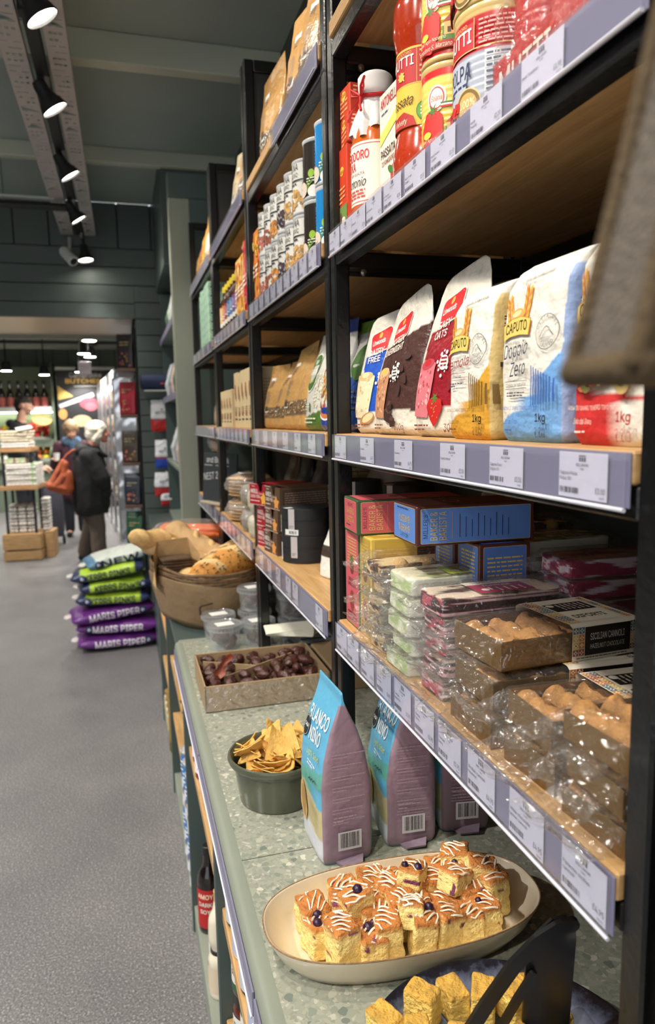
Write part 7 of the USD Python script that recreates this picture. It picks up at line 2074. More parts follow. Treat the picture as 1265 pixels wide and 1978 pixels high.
def loaf(label, loc, L, r, rz, rx, ry, col, seed, name='baguette', seeds=False, slash=4, bag=False, group=None):
    t = thing(name, label, 'bread', loc, rz, rx, ry, group=group)
    s = np.linspace(-1, 1, 40)
    rad = r * np.clip(1 - np.abs(s) ** 4.5, 0.02, 1) ** 0.5
    vv, ff = tube(np.stack([s * L / 2, 0 * s, 0 * s], -1), rad, 28)
    d = (meshkit.fbm(vv * 28 + seed, 4, seed) - 0.5) * 0.010
    ridge = np.where(vv[:, 2] > 0, 0.006 * np.sin(vv[:, 0] / L * 2 * PI * slash + vv[:, 1] * 50), 0)
    vv[:, 2] += d + ridge; vv[:, 1] += d
    c = np.tile(np.array(S(*col)), (len(vv), 1)) * (0.72 + 0.56 * meshkit.fbm(vv * 45 + seed, 3, seed + 1))[:, None]
    c[ridge > 0.0035] = np.array(S(234, 196, 132))
    part(t, 'crust', (vv, ff, np.clip(c, 0, 1)), mat('bread_crust', attr=True, rough=0.7, bump=(120, 0.003)), True)
    if seeds:
        rr = random.Random(seed)
        sd = []
        for k in range(130):
            x, a = rr.uniform(-0.46, 0.30) * L, rr.uniform(-2.4, -0.3)
            rd = r * (1 - abs(2 * x / L) ** 4.5) ** 0.5
            sd.append(mv(blob(1, 1, 0, 1, 0, (0.0042, 0.0024, 0.0018)), (x, rd * math.sin(a) * 1.02, rd * math.cos(a) * 1.02 + 0.002), rr.uniform(0, 180)))
        part(t, 'poppy_seeds', sd, mat('dark_seed', S(92, 72, 46), rough=0.5), 60, kind='stuff')
    if bag:
        rg = []
        for q in np.linspace(-1, 0.55, 14):
            a = np.arange(30) * 2 * PI / 30
            p_ = np.stack([np.full(30, q * L / 2 * 1.08), np.cos(a) * r * 1.35, np.sin(a) * r * 0.98], -1)
            rg.append(p_ + ((meshkit.fbm(p_ * 32 + seed, 3, seed) - 0.5) * 0.022)[:, None])
        part(t, 'paper_sleeve', loft(rg, True, False), mat('sleeve_paper', S(206, 168, 118), rough=0.7, bump=(30, 0.006)), 60)
    return t


loaf('long floury baguette poking out of the basket to the left over the aisle', (0.165, 2.64, ZB + 0.232), 0.36, 0.038, 18, 0, 14, (206, 164, 104), 1)
loaf('big golden seeded baguette leaning to the right in the basket', (0.318, 2.38, ZB + 0.188), 0.36, 0.055, 12, 0, -24, (214, 146, 62), 2, seeds=True)
loaf('pale rustic loaf in the front of the basket beside the seeded one', (0.262, 2.43, ZB + 0.160), 0.25, 0.044, 14, 0, -16, (224, 172, 96), 3, name='rustic_loaf', slash=2)
loaf('baguette in a brown paper sleeve at the middle of the basket', (0.185, 2.58, ZB + 0.19), 0.28, 0.044, -34, 0, 22, (200, 150, 92), 4, bag=True)
loaf('baguette in a brown paper sleeve at the back of the basket', (0.265, 2.62, ZB + 0.205), 0.28, 0.043, -38, 0, 26, (196, 146, 88), 5, bag=True)
loaf('dark bread in a torn paper sleeve at the far right of the basket', (0.33, 2.54, ZB + 0.185), 0.24, 0.040, 50, 0, -10, (150, 106, 66), 6, bag=True)
# loaf slices end on in a paper bag: dark rye
t = thing('rye_loaf', 'sliced dark rye loaf showing its cut edges inside a paper wrap', 'bread', (0.150, 2.44, ZB + 0.120), 8)
for k in range(10):
    v, f = rough_box(0.105, 0.08, 0.0092, 0.0016, k, 3, 0.1)
    part(t, 'slice', mv((v, f), (rng.uniform(-.005, .005), rng.uniform(-.004, .004), 0.006 + 0.0098 * k), rng.uniform(-5, 5), 0, rng.uniform(-2, 2)), mat('rye', S(88, 66, 46), rough=0.85, var=(60, 0.4)), 40)
part(t, 'paper_wrap', loft([np.array([(-0.075, -0.03, 0), (-0.07, 0.06, 0), (0.07, 0.06, 0), (0.075, -0.03, 0.0)]), np.array([(-0.078, -0.02, 0.11), (-0.05, 0.05, 0.15), (0.055, 0.05, 0.155), (0.078, -0.03, 0.105)])], False, False), mat('sleeve_paper'), False)

# carrots and other packs
t = thing('veg_crate', 'low green crate under the bags of carrots at the far end of the counter', 'crate', (0.25, 3.12, ZB), 0)
part(t, 'crate_body', [bx(-0.12, 0.09, -0.13, 0.13, 0.0, 0.01, 0.002), bx(-0.12, -0.112, -0.13, 0.13, 0, 0.10, 0.002), bx(0.082, 0.09, -0.13, 0.13, 0, 0.10, 0.002), bx(-0.12, 0.09, -0.13, -0.122, 0, 0.10, 0.002), bx(-0.12, 0.09, 0.122, 0.13, 0, 0.10, 0.002), bx(-0.11, 0.08, -0.12, 0.12, 0.09, 0.098, 0.001)], M_DKGREEN, False)
M_CARROT = mat('carrot', S(232, 112, 30), rough=0.45, var=(50, 0.15), bump=(70, 0.002))
for j, (x, y, z, rz, lab) in enumerate(((0.25, 3.10, ZB + 0.102, 78, 'lower bag of orange carrots at the far end of the counter'), (0.27, 3.12, ZB + 0.170, 62, 'upper bag of orange carrots at the far end of the counter'))):
    t = thing('carrot_bag', lab, 'bag of carrots', (x, y, z), rz - 78)
    r = random.Random(j)
    for k in range(7):
        yy = -0.07 + 0.022 * k
        s = np.linspace(0, 1, 12)
        vv, ff = tube(np.stack([-0.13 + 0.26 * s, yy + 0.006 * np.sin(3 * s + k), 0.022 + 0.018 * (k % 2) + 0 * s], -1), 0.019 * (1 - 0.62 * s) ** 0.8 + 0.002, 12)
        part(t, 'carrot', (vv, ff), M_CARROT, 60)
    part(t, 'clear_bag', mv(blob(1, 4, 0.10, 5, j + 3, (0.175, 0.105, 0.044)), (0, 0, 0.038)), film('carrot_bag_film_%d' % j, haze=0.10, rough=0.14, gain=0.6, floor=0.07, tint=(1.0, 0.94, 0.84)), True)
for k, (x, y, z, c, lab) in enumerate(((0.30, 3.50, ZB + 0.0, (196, 170, 140), 'clear clamshell pack of buns behind the carrots'), (0.31, 3.56, ZB + 0.072, (206, 178, 146), 'clear clamshell pack of rolls stacked on the other pack'))):
    t = thing('bun_pack', lab, 'bread pack', (x, y, z), 10 * k)
    for i in range(4):
        part(t, 'bun', mv(blob(1, 3, 0.06, 2, i, (0.040, 0.045, 0.026)), (-0.045 + 0.09 * (i % 2), -0.05 + 0.10 * (i // 2), 0.030)), mat('pale_bun_%d' % k, S(*c), rough=0.7), 60)
    part(t, 'clear_lid', loft([np.array([(sx * a, sy * b, z_) for sx, sy in ((-1, -1), (1, -1), (1, 1), (-1, 1))]) for a, b, z_ in ((0.105, 0.115, 0.001), (0.11, 0.12, 0.03), (0.112, 0.122, 0.034), (0.10, 0.11, 0.066))]), M_BAGF, False)
for k in range(3):
    t = thing('veg_bag', f'shiny bag of vegetables piled behind the bread, {OR[k]} from the aisle', 'food bag', (0.46 + 0.08 * k, 2.98 - 0.03 * k, ZB + 0.001), 30 * k)
    for i in range(5):
        part(t, 'vegetable', mv(blob(0.030, 2, 0.12, 2, i + k), (0.05 * math.cos(i * 1.3), 0.05 * math.sin(i * 1.3), 0.034 + 0.022 * (i % 2))), mat('veg_%d' % k, (S(150, 70, 40), S(206, 206, 190), S(120, 40, 46))[k], rough=0.5), 60)
    part(t, 'clear_bag', mv(blob(1, 4, 0.16, 4, 9 + k, (0.095, 0.09, 0.06)), (0, 0, 0.055)), M_BAGF, True)

# hanging and shelved packs in the recess beyond the pale post
rs = thing('recess_shelf', 'painted shelves in the recess beyond the pale post', 'shelving')
for z in (0.905, 1.30, 1.74, 2.16):
    part(rs, 'shelf_board', bx(0.31, 0.74, 3.80, 5.52, z - 0.025, z, 0.002), mat('shelf_sage', S(120, 130, 118), rough=0.5))
    if z > 1.5:
        part(rs, 'price_strip', bx(0.300, 0.308, 3.80, 5.52, z - 0.036, z + 0.006, 0.002), M_STRIP)
for y in (3.80, 5.52):
    part(rs, 'side_panel', bx(0.315, 0.74, y - 0.012, y + 0.012, 0.0, 2.5, 0.002), M_DKGREEN)
part(rs, 'base_front', bx(0.150, 0.74, 3.76, 5.5, 0.0, 0.88, 0.002), M_DKGREEN)
for i, (z, n) in enumerate(((1.741, 6), (2.161, 5), (1.301, 5))):
    for k in range(n):
        y = 4.0 + 0.26 * k
        t = thing('pillow_bag', f'plump shiny packet on the {("middle", "top", "low")[i]} recess shelf, {OR[k]} from the post', 'food bag', (0.36, y, z + 0.001), AISLE + 10 * (k % 3 - 1))
        b = Bag(0.24, lerp((0, 0.08), (0.5, 0.09), (1, 0.08)), lerp((0, 0.03), (0.4, 0.045), (0.85, 0.02), (1, 0.004)), 2.4, 0.007, 20, i * 9 + k, 0.05, 48, 32)
        part(t, 'bag_body', b.body(), mat('pillow_%d' % ((i * 3 + k) % 5), (S(206, 210, 214), S(176, 190, 176), S(90, 110, 96), S(220, 190, 180), S(150, 156, 166))[(i * 3 + k) % 5], rough=0.25), True)

# what hangs on the boarded jamb: a speaker and clip-strip bags
JX, JY = 0.285, PART_Y - 0.006
t = thing('speaker', 'navy blue cylinder speaker on the boarded wall above the hanging bags', 'speaker', (0.30, JY - 0.075, 1.865))
part(t, 'fabric_drum', mv(lathe([(0, -0.15), (0.045, -0.15), (0.055, -0.14), (0.057, 0), (0.055, 0.14), (0.045, 0.15), (0, 0.15)], 32), (0, 0, 0), 0, 0, 90), mat('navy_mesh', S(34, 46, 78), rough=0.75, bump=(260, 0.002)), 40)
for s in (-1, 1):
    part(t, 'end_cap', mv(lathe([(0, 0), (0.042, 0), (0.046, 0.006), (0, 0.012)], 28), (s * 0.149, 0, 0), 0, 0, 90 * s), M_BLACKM)
part(t, 'badge', mv(bx(-0.012, 0.012, -0.002, 0.001, -0.006, 0.006, 0.001), (0, -0.057, -0.012)), mat('red_badge', S(206, 60, 50), rough=0.4))
part(t, 'bracket_shelf', bx(-0.13, 0.13, -0.055, 0.074, -0.068, -0.058, 0.002), mat('camera_white'))
for k, (z, c, w, x) in enumerate(((1.57, (190, 34, 34), 0.165, 0.29), (1.285, (34, 70, 176), 0.150, 0.30), (1.06, (190, 40, 44), 0.19, 0.305), (0.965, (196, 44, 46), 0.13, 0.315))):
    h = (0.235, 0.215, 0.185, 0.11)[k]
    t = thing('crisp_packet', f'white and {("red", "blue", "broad red", "small red")[k]} packet hanging on the boarded wall, {("top", "second", "third", "lowest")[k]} on the strip', 'food packet', (x, JY - 0.045 - 0.004 * k, z - h * 0.3), 0)
    b = Bag(h, lerp((0, w * .47), (0.5, w * .5), (1, w * .46)), lerp((0, 0.002), (0.12, 0.016), (0.5, 0.03), (0.88, 0.014), (1, 0.002)), 2.4, 0.004, 26, 40 + k, 0, 56, 40)
    wc = S(222, 222, 226)
    part(t, 'packet_body', b.body(lambda c_, k_, v, q: S(*c) if v < 0.34 else S(150, 60, 70) if v < 0.40 else wc), mat('crisp_film', attr=True, rough=0.22, bump=(40, 0.006)), True)
    p = Print(b.front, 0.0016)
    p.text('KETTLE', 0.0, h * 0.55, 0.020, S(50, 60, 90), bold=True, width=w * 0.55).poly(at(star(4, .4, 1, 2), 0, h * 0.70, 0.010), S(60, 60, 80)).disc(w * 0.3, h * 0.82, 0.012, (S(200, 60, 50), S(40, 60, 120))[k % 2])
    part(t, 'front_print', p.out(), M_INK, False)
    part(t, 'hang_tab', bx(-0.008, 0.008, 0.0, 0.047 + 0.004 * k, h - 0.002, h + 0.004, 0.001), mat('camera_white'))
# narrow rack on the doorway's edge with dark chocolate boxes
rk = thing('slim_rack', 'narrow dark wood rack of small shelves standing in the doorway edge', 'rack')
M_DKWOOD = oak_material('dark_wood', S(84, 58, 44), S(112, 80, 60))
part(rk, 'back_panel', bx(0.118, 0.130, 5.70, 6.55, 0.0, 2.28, 0.002), M_BLACKM)
for z in (0.30, 0.62, 0.93, 1.26, 1.63, 1.98):
    part(rk, 'shelf_board', bx(-0.012, 0.118, 5.70, 6.55, z - 0.022, z, 0.002), M_DKWOOD)
RC = ((150, 160, 60), (40, 84, 56), (44, 50, 64), (74, 62, 52), (166, 30, 52), (48, 42, 44))
for i, z in enumerate((0.30, 0.62, 0.93, 1.26, 1.63, 1.98)):
    for k in range(3):
        h = (0.20, 0.21, 0.22, 0.24, 0.25, 0.26)[i]
        t = thing('chocolate_pouch', f'{("lime", "bottle green", "navy", "bronze", "crimson", "black")[i]} pouch on the slim rack in the doorway, {OR[k]} from the front', 'food pouch', (0.052, 5.775 + 0.19 * k, z + 0.001), -22)
        b = Bag(h, lerp((0, 0.066), (0.5, 0.068), (1, 0.064)), lerp((0, 0.024), (0.5, 0.024), (0.9, 0.008), (1, 0.003)), 3.2, 0.002, 26, i * 3 + k, 0, 40, 30)
        part(t, 'pouch_body', b.body(), mat('rack_pouch_%d' % i, S(*RC[i]), rough=0.35), True)
        p = Print(b.front, 0.0018)
        p.fine(-0.04, 0.04, h * 0.75, 2, 0.02, S(190, 170, 120), 0.007, i)
        rr = random.Random(i * 7 + k)
        for m in range(14):
            p.disc(rr.uniform(-0.04, 0.04), rr.uniform(0.02, h * 0.45), 0.008, (S(180, 140, 80), S(120, 80, 60), S(200, 90, 100))[m % 3]); p.h -= p.step * .9
        part(t, 'front_print', p.out(), M_INK, False)

# sacks of potatoes on the floor
def sack(label, loc, rz, seed, base, mark, words, L=0.56, W=0.36, T=0.104, ry=0):
    t = thing('potato_sack', label, 'potato sack', loc, rz, 0, ry)
    n, m = 56, 34
    s = np.linspace(-1, 1, m)
    rings, cols = [], []
    th = np.arange(n) * 2 * PI / n
    for q in s:
        k = (1 - abs(q) ** 4.5)
        w, h = W / 2 * (0.86 + 0.14 * k), T / 2 * max(0.06, k ** 0.42)
        p_ = np.stack([np.full(n, q * L / 2), np.sign(np.cos(th)) * np.abs(np.cos(th)) ** 0.7 * w, np.sign(np.sin(th)) * np.abs(np.sin(th)) ** 0.8 * h], -1)
        p_[:, 2] += (meshkit.fbm(p_ * 11 + seed * 3 + 9, 3, seed) - 0.5) * 0.024 * max(k, 0.2)
        p_[:, 1] += (meshkit.fbm(p_ * 13 + seed * 5 + 40, 2, seed + 1) - 0.5) * 0.02
        cc = np.tile(np.array(S(*base)), (n, 1))
        if mark:
            zone = (np.abs(p_[:, 0]) < L * 0.36) & (p_[:, 2] > -T * 0.22)
            cc[zone] = S(*mark)
        rings.append(p_); cols.append(cc)
    part(t, 'sack_body', loft(rings, True, True, cols), mat('sack_film', attr=True, rough=0.32, bump=(24, 0.010)), True)

    def side(a, b):
        """The long side that faces -y, bulging with the sack."""
        a, b = np.asarray(a), np.asarray(b)
        k = np.clip(1 - np.abs(2 * a / L) ** 4.5, 0.05, 1)
        h = T / 2 * k ** 0.42
        sn = np.clip(b / h, -0.98, 0.98)
        S_ = np.sign(sn) * np.abs(sn) ** 1.25
        C = np.sqrt(1 - S_ ** 2)
        P = np.stack([a, -np.abs(C) ** 0.7 * W / 2 * (0.86 + 0.14 * k), b], -1)
        P[:, 2] += (meshkit.fbm(P * 11 + seed * 3 + 9, 3, seed) - 0.5) * 0.024 * np.maximum(k, 0.2)
        P[:, 1] += (meshkit.fbm(P * 13 + seed * 5 + 40, 2, seed + 1) - 0.5) * 0.02
        N = np.stack([0 * C, -C, S_], -1)
        return P, N
    p = Print(side, 0.005, edge=0.02)
    p.text(words, 0.0, -0.022, 0.042, S(236, 228, 236) if mark is None else S(24, 40, 60), bold=True, width=L * 0.60)
    p.disc(L * 0.34 if seed % 2 else -L * 0.34, 0.0, 0.024, S(40, 50, 90)).disc(L * 0.34 if seed % 2 else -L * 0.34, 0.0, 0.012, S(200, 206, 220))
    part(t, 'side_print', p.out(), M_INK, False)
    part(t, 'tied_end', [mv(blob(1, 2, 0.25, 3, seed, (0.030, 0.055, 0.013)), (-L / 2 - 0.012, 0, 0))], mat('tie_white', S(214, 206, 200), rough=0.5), 50)
    return t


sx, sy = -0.115, 5.16
PU, NA, LI = (104, 44, 126), (40, 50, 84), (176, 206, 60)
for k in range(3):
    sack(f'purple potato sack, {("bottom one on the floor", "second from the floor", "topmost purple one, shifted left")[k]}', (sx + (0.01, 0.02, -0.03)[k], sy, 0.060 + 0.100 * k), (4, -3, 8)[k], 1 + k, PU, None, 'MARIS PIPER', ry=(0, 1, -5)[k])
for k in range(3):
    sack(f'lime and navy potato sack, {("lowest, just above the purple ones", "middle one", "topmost lime one")[k]}', (sx + (0.0, 0.015, -0.03)[k], sy + 0.01, 0.358 + 0.093 * k), (-4, 3, -2)[k], 6 + k, NA, LI, 'KERRS PINKS', L=0.50, ry=(0, -2, -7)[k])
sack('white and lime potato sack lying on the very top of the pile', (sx + 0.02, sy + 0.03, 0.632), 12, 12, (90, 130, 160), (214, 220, 210), 'NEW', L=0.44, W=0.30, T=0.10, ry=-10)
# ------------------------------------------------------------------ the far room: fruit wall, banner, chiller, egg stand
M_FRZ = mat('brushed_steel', S(186, 186, 190), rough=0.25, metal=0.9)
M_SHGREEN = mat('shelf_green', S(104, 116, 98), rough=0.5, var=(3, 0.05))
M_STRIPL = glow('shelf_light', (0.90, 1.0, 0.82), 9.0)
FY = 13.7
fs = thing('fruit_shelves', 'sage green fruit shelving with lit backs against the far wall', 'shelving')
part(fs, 'back_panel', bx(-4.6, -1.20, 14.55, 14.60, 0, 2.62, 0.002), mat('pale_back', S(186, 196, 160), rough=0.6))
for z in (1.835, 1.25, 0.86):
    part(fs, 'shelf_board', bx(-4.6, -1.20, FY, 14.54, z - 0.04, z, 0.004), M_SHGREEN)
    part(fs, 'shelf_lip', bx(-4.6, -1.20, FY - 0.03, FY, z - 0.10 if z < 1.8 else z - 0.06, z + 0.03, 0.004), M_SHGREEN if z < 1.8 else mat('camera_white'))
part(fs, 'base_front', bx(-4.6, -1.20, FY + 0.04, 14.5, 0.0, 0.76, 0.004), M_SHGREEN)
part(fs, 'side_panel', bx(-1.19, -1.15, FY - 0.02, 14.6, 0, 2.62, 0.004), M_SHGREEN)
for z in (1.79, 1.205):
    part(fs, 'light_strip', bx(-4.5, -1.25, 14.40, 14.46, z - 0.022, z - 0.002, 0.002), M_STRIPL)
fruit0 = {}
FC = {'red': (196, 52, 44), 'yellow': (214, 200, 56), 'orange': (232, 130, 44), 'peach': (222, 120, 84), 'green': (130, 150, 60), 'white': (226, 224, 214)}
FN = {'red': 'red apple', 'yellow': 'yellow lemon', 'orange': 'orange', 'peach': 'blushed peach', 'green': 'green pear', 'white': 'white onion'}


def fruit(kind, loc, group, where, r=0.056):
    name = {'red': 'apple', 'yellow': 'lemon', 'orange': 'orange', 'peach': 'peach', 'green': 'pear', 'white': 'onion'}[kind]
    lab = f'{FN[kind]} heaped in the {where}'
    if kind not in fruit0:
        t = thing(name, lab, name, loc, rng.uniform(0, 360), 0, 0, group=group)
        m = blob(r, 3, 0.05, 2, len(fruit0), (1, 1, 0.92))
        c = np.array(S(*FC[kind])) * (0.75 + 0.5 * meshkit.noise(m[0] * 30 + 5))[:, None]
        part(t, 'skin', (m[0], m[1], np.clip(c, 0, 1)), M_FRUIT, True)
        part(t, 'stalk', tube([(0, 0, r * 0.85), (0.004, 0, r * 1.15)], 0.004, 6), mat('stalk', S(90, 70, 40), rough=0.8))
        fruit0[kind] = t
    else:
        copy(fruit0[kind], lab, loc, rng.uniform(0, 360), rng.uniform(-40, 40), rng.uniform(-40, 40), group=group)


def heap(x0, x1, z, kinds, where, rows=3, slope=0.07, seed=0):
    r = random.Random(seed)
    n = int((x1 - x0) / 0.118)
    for j in range(rows):
        for i in range(n):
            k = kinds[int(i / n * len(kinds))] if r.random() < 0.85 else r.choice(kinds)
            fruit(k, (x0 + 0.06 + 0.118 * i + r.uniform(-.012, .012), FY + 0.09 + 0.115 * j, z + 0.06 + slope * j + r.uniform(-.008, .012)), f'fruit in the {where}', where)


def crate_tray(label, x0, x1, z, tilt_z=0.0):
    t = thing('fruit_tray', label, 'tray', ((x0 + x1) / 2, FY + 0.22, z), 0)
    w = (x1 - x0) / 2
    part(t, 'tray_body', [bx(-w, w, -0.20, 0.24, 0, 0.012, 0.002), bx(-w, w, -0.21, -0.195, 0, 0.055, 0.002), bx(-w - 0.008, -w, -0.21, 0.24, 0, 0.10, 0.002), bx(w, w + 0.008, -0.21, 0.24, 0, 0.10, 0.002)], mat('tray_grey', S(170, 172, 160), rough=0.5), False)


for a, b, z, ks, wh_, s in ((-2.36, -1.80, 1.281, ('red', 'peach', 'yellow', 'yellow'), 'left middle tray', 1), (-1.76, -1.24, 1.281, ('red', 'peach', 'red', 'red'), 'right middle tray', 2),
                            (-2.36, -1.80, 0.891, ('white',), 'left lower tray', 3), (-1.76, -1.24, 0.891, ('orange', 'peach', 'green', 'yellow'), 'right lower tray', 4)):
    crate_tray(f'grey sloping fruit tray, the {wh_} on the far shelving', a, b, z)
    heap(a, b, z + 0.012, ks, wh_, seed=s)
    if s in (2, 4):
        heap(a, b, z + 0.13, ks[::-1], wh_, rows=2, slope=0.06, seed=s + 9)
for k in range(13):
    t = thing('drink_bottle', f'dark bottle with a pink label on the high far shelf, {OR[k] if k < 12 else "thirteenth"} from the right', 'bottle', (-1.32 - 0.142 * k, FY + 0.12, 1.836))
    part(t, 'glass_body', lathe([(0, 0)] + smooth_prof([(0.055, 0), (0.060, 0.01), (0.060, 0.24), (0.025, 0.36), (0.021, 0.46)], 24) + [(0, 0.46)], 20), G_DARK, 40)
    part(t, 'pink_label', lathe([(0.0612, 0.03), (0.0612, 0.20)], 20), mat('pink_label', S(206, 110, 100), rough=0.6), 40)
    part(t, 'cap', lathe([(0, 0.45), (0.026, 0.45), (0.026, 0.49), (0, 0.49)], 16), M_BLACKM)
t = thing('wicker_tray', 'golden wicker tray leaning at the right end of the fruit shelves', 'basket', (-1.36, FY - 0.16, 1.62), 0, 62, 8)
part(t, 'woven_rim', [tube([(0.16 * math.cos(a), 0.10 * math.sin(a), 0.008 * k) for a in np.linspace(0, 2 * PI, 40)], 0.008, 6, False) for k in range(4)], mat('gold_wicker', S(186, 150, 84), rough=0.7), 60)
part(t, 'woven_base', lathe([(0, 0), (1, 0), (1, 0.006), (0, 0.006)], 40, sx=0.16, sy=0.10), mat('gold_wicker'))
part(t, 'prop_leg', tube([(0, 0.05, -0.0), (0.02, 0.06, -0.30)], 0.008, 6), mat('gold_wicker'))
t = thing('floor_mat', 'dark green mat on the floor by the far shelves', 'mat', (-0.85, 14.0, 0.001))
part(t, 'mat_pile', cb(0.55, 0.55, 0.008, 0.003, (0, 0, 0.005)), mat('mat_green', S(58, 68, 66), rough=0.95))

# banner
t = thing('pull_up_banner', 'black cheese and antipasto pull-up banner behind the shoppers', 'banner', (-0.56, 12.95, 0.0), 0)
part(t, 'banner_sheet', bx(-0.475, 0.475, 0, 0.006, 0.08, 2.47, 0.001), mat('banner_black', S(36, 36, 38), rough=0.6))
part(t, 'top_rail', bx(-0.485, 0.485, -0.012, 0.014, 2.46, 2.51, 0.004), mat('rail_grey', S(196, 196, 184), rough=0.4))
part(t, 'base_box', bx(-0.49, 0.49, -0.09, 0.09, 0, 0.085, 0.008), M_FRZ)
part(t, 'rear_pole', tube([(0, 0.03, 0.05), (0, 0.03, 2.46)], 0.01, 8), M_FRZ)
p = Print(FRONT(-0.001), 0.002)
cream, gold = S(214, 208, 196), S(206, 160, 60)
p.text('Carnbrooke', 0.0, 2.34, 0.075, cream, width=0.52).text('BUTCHERS', 0.0, 2.24, 0.070, gold, bold=True, width=0.66).rect(-0.2, 2.185, 0.25, 2.192, cream)
p.poly(Polygon([(-0.46, 2.20), (-0.22, 2.02), (-0.46, 1.96)]), S(196, 160, 84)).poly(Polygon([(-0.46, 1.88), (0.10, 2.08), (0.12, 2.02), (-0.44, 1.82)]), S(190, 186, 184))
p.disc(0.02, 1.90, 0.14, S(168, 70, 84), 0.10).disc(0.06, 1.84, 0.10, S(190, 100, 110), 0.07).disc(0.36, 1.92, 0.11, S(196, 146, 60), 0.06).rect(0.30, 1.98, 0.38, 2.16, S(206, 150, 70)).disc(-0.40, 1.72, 0.07, S(190, 140, 80), 0.09).disc(-0.36, 1.52, 0.06, S(180, 130, 80)).disc(-0.10, 1.60, 0.16, S(206, 190, 150), 0.10)
part(t, 'banner_print', p.out(), M_INK, False)

# chiller cabinet along the right
M_DOORP = film('door_pane', haze=0.01, rough=0.03, gain=0.12, floor=0.02)
ch = thing('chiller_cabinet', 'tall lit glass-fronted chiller along the right of the far room', 'refrigerator', (-0.075, 9.0, 0.0), 4.8)
Lc = 3.4
part(ch, 'cabinet_body', [bx(0.55, 0.62, 0.02, Lc, 0.08, 2.16, 0.004), bx(0, 0.62, 0.02, Lc, 0.0, 0.16, 0.004), bx(0, 0.62, 0.02, Lc, 2.05, 2.20, 0.004)], mat('cabinet_white', S(206, 206, 204), rough=0.4))
v = np.array([(0.62 * i / 14, 0.012 + 0.0, 2.2 * j / 60) for i in range(15) for j in range(61)])
v[:, 1] += (meshkit.fbm(v * np.array([7, 1, 3.5]) + 3, 3, 4) - 0.5) * 0.05
q = np.array([[i * 61 + j, (i + 1) * 61 + j, (i + 1) * 61 + j + 1, i * 61 + j + 1] for i in range(14) for j in range(60)])
part(ch, 'film_end', (v, q), mat('silver_film', S(200, 200, 206), rough=0.14, metal=0.75), True, label='shiny silver film end')
part(ch, 'end_core', bx(0.03, 0.62, 0.05, 0.08, 0, 2.16, 0.002), M_FRZ)
for z in (0.45, 0.78, 1.12, 1.45, 1.78):
    part(ch, 'glass_shelf', bx(0.08, 0.55, 0.10, Lc - 0.05, z - 0.012, z, 0.002), M_FRZ)
part(ch, 'light_strip', bx(0.05, 0.09, 0.10, Lc - 0.05, 2.02, 2.048, 0.003), glow('chiller_light', (1.0, 0.98, 0.95), 14.0))
for k in range(5):
    part(ch, 'door_frame', bx(-0.02, 0.02, 0.03 + 0.83 * k, 0.07 + 0.83 * k, 0.10, 2.10, 0.004), M_FRZ)
    if k < 4:
        part(ch, 'glass_door', bx(-0.004, 0.002, 0.08 + 0.83 * k, 0.85 + 0.83 * k, 0.16, 2.05, 0.001), M_DOORP)
cz = math.radians(4.8)
for i, z in enumerate((0.45, 0.78, 1.12, 1.45, 1.78)):
    for k in range(13):
        lx, ly = 0.16, 0.22 + 0.24 * k
        c = ((222, 218, 214), (200, 150, 110), (226, 222, 206), (160, 170, 180), (214, 200, 160))[(i * 3 + k * 2) % 5]
        h = 0.13 + 0.05 * ((i + k) % 3)
        t = thing('chilled_pack', f'chilled pack behind the glass, shelf {OR[i]} from the floor, {OR[k] if k < 12 else "thirteenth"} along', 'food pack', (-0.075 + lx * math.cos(cz) - ly * math.sin(cz), 9.0 + lx * math.sin(cz) + ly * math.cos(cz), z + 0.001), 4.8, group='packs in the chiller')
        part(t, 'pack_body', cb(0.16, 0.20, h, 0.012, (0, 0, h / 2)), mat('chilled_%d_%d_%d' % c, S(*c), rough=0.4), 40)
        part(t, 'pack_label', bx(-0.083, -0.079, -0.06, 0.06, h * 0.25, h * 0.7, 0.001), mat('label_%d' % (k % 3), (S(90, 70, 60), S(190, 60, 60), S(80, 110, 70))[k % 3], rough=0.5))

# far lamps, with added fill lamps out of view; sign
for k, (x, y, z, lab) in enumerate(((-0.30, 8.05, 2.55, 'black hanging spotlight just past the doorway, nearer'), (-0.33, 9.2, 2.55, 'black hanging spotlight just past the doorway, farther'), (-0.46, 10.6, 2.52, 'bright far spotlight above the hanging card, left one'), (-0.40, 11.1, 2.52, 'bright far spotlight above the hanging card, right one'),
                                    (-0.62, 12.6, 2.40, 'far spotlight over the top of the banner'), (-1.22, 13.0, 2.38, 'far spotlight over the fruit shelves'), (-1.75, 12.6, 2.42, 'black spotlight at the left over the fruit shelves'), (-2.4, 8.2, 2.5, 'added fill spotlight out of view at the left of the far room, nearest'), (-3.4, 11.0, 2.5, 'added fill spotlight out of view at the far left of the far room'), (-2.4, 10.6, 2.5, 'added fill spotlight out of view in the middle of the far room'), (-1.4, 7.8, 2.5, 'added fill spotlight above the egg stand, hidden by the doorway'))):
    t = thing('track_spotlight', lab, 'spotlight', (x, y, z), group=None)
    shade = part(t, 'lamp_shade', lathe([(0, 0.16), (0.05, 0.16), (0.06, 0.14), (0.085, 0.02), (0.09, 0), (0.082, 0), (0.0, 0.03)], 24), M_BLACKM, 40)
    part(shade, 'lens', lathe([(0, -0.001), (0.078, -0.001), (0.078, 0.003), (0, 0.004)], 24), M_LAMP)
    part(t, 'drop_rod', tube([(0, 0, 0.15), (0, 0, 3.02 - z)], 0.012, 8), M_BLACKM)
    spot(t + '/bulb', (0, 0, -0.02), (0.05, 0.1, -2), LAMP * 0.75, 62, 0.5, NEUT, 0.05)
tf = thing('light_track', 'black lighting track in the far room, past the doorway', 'light track')
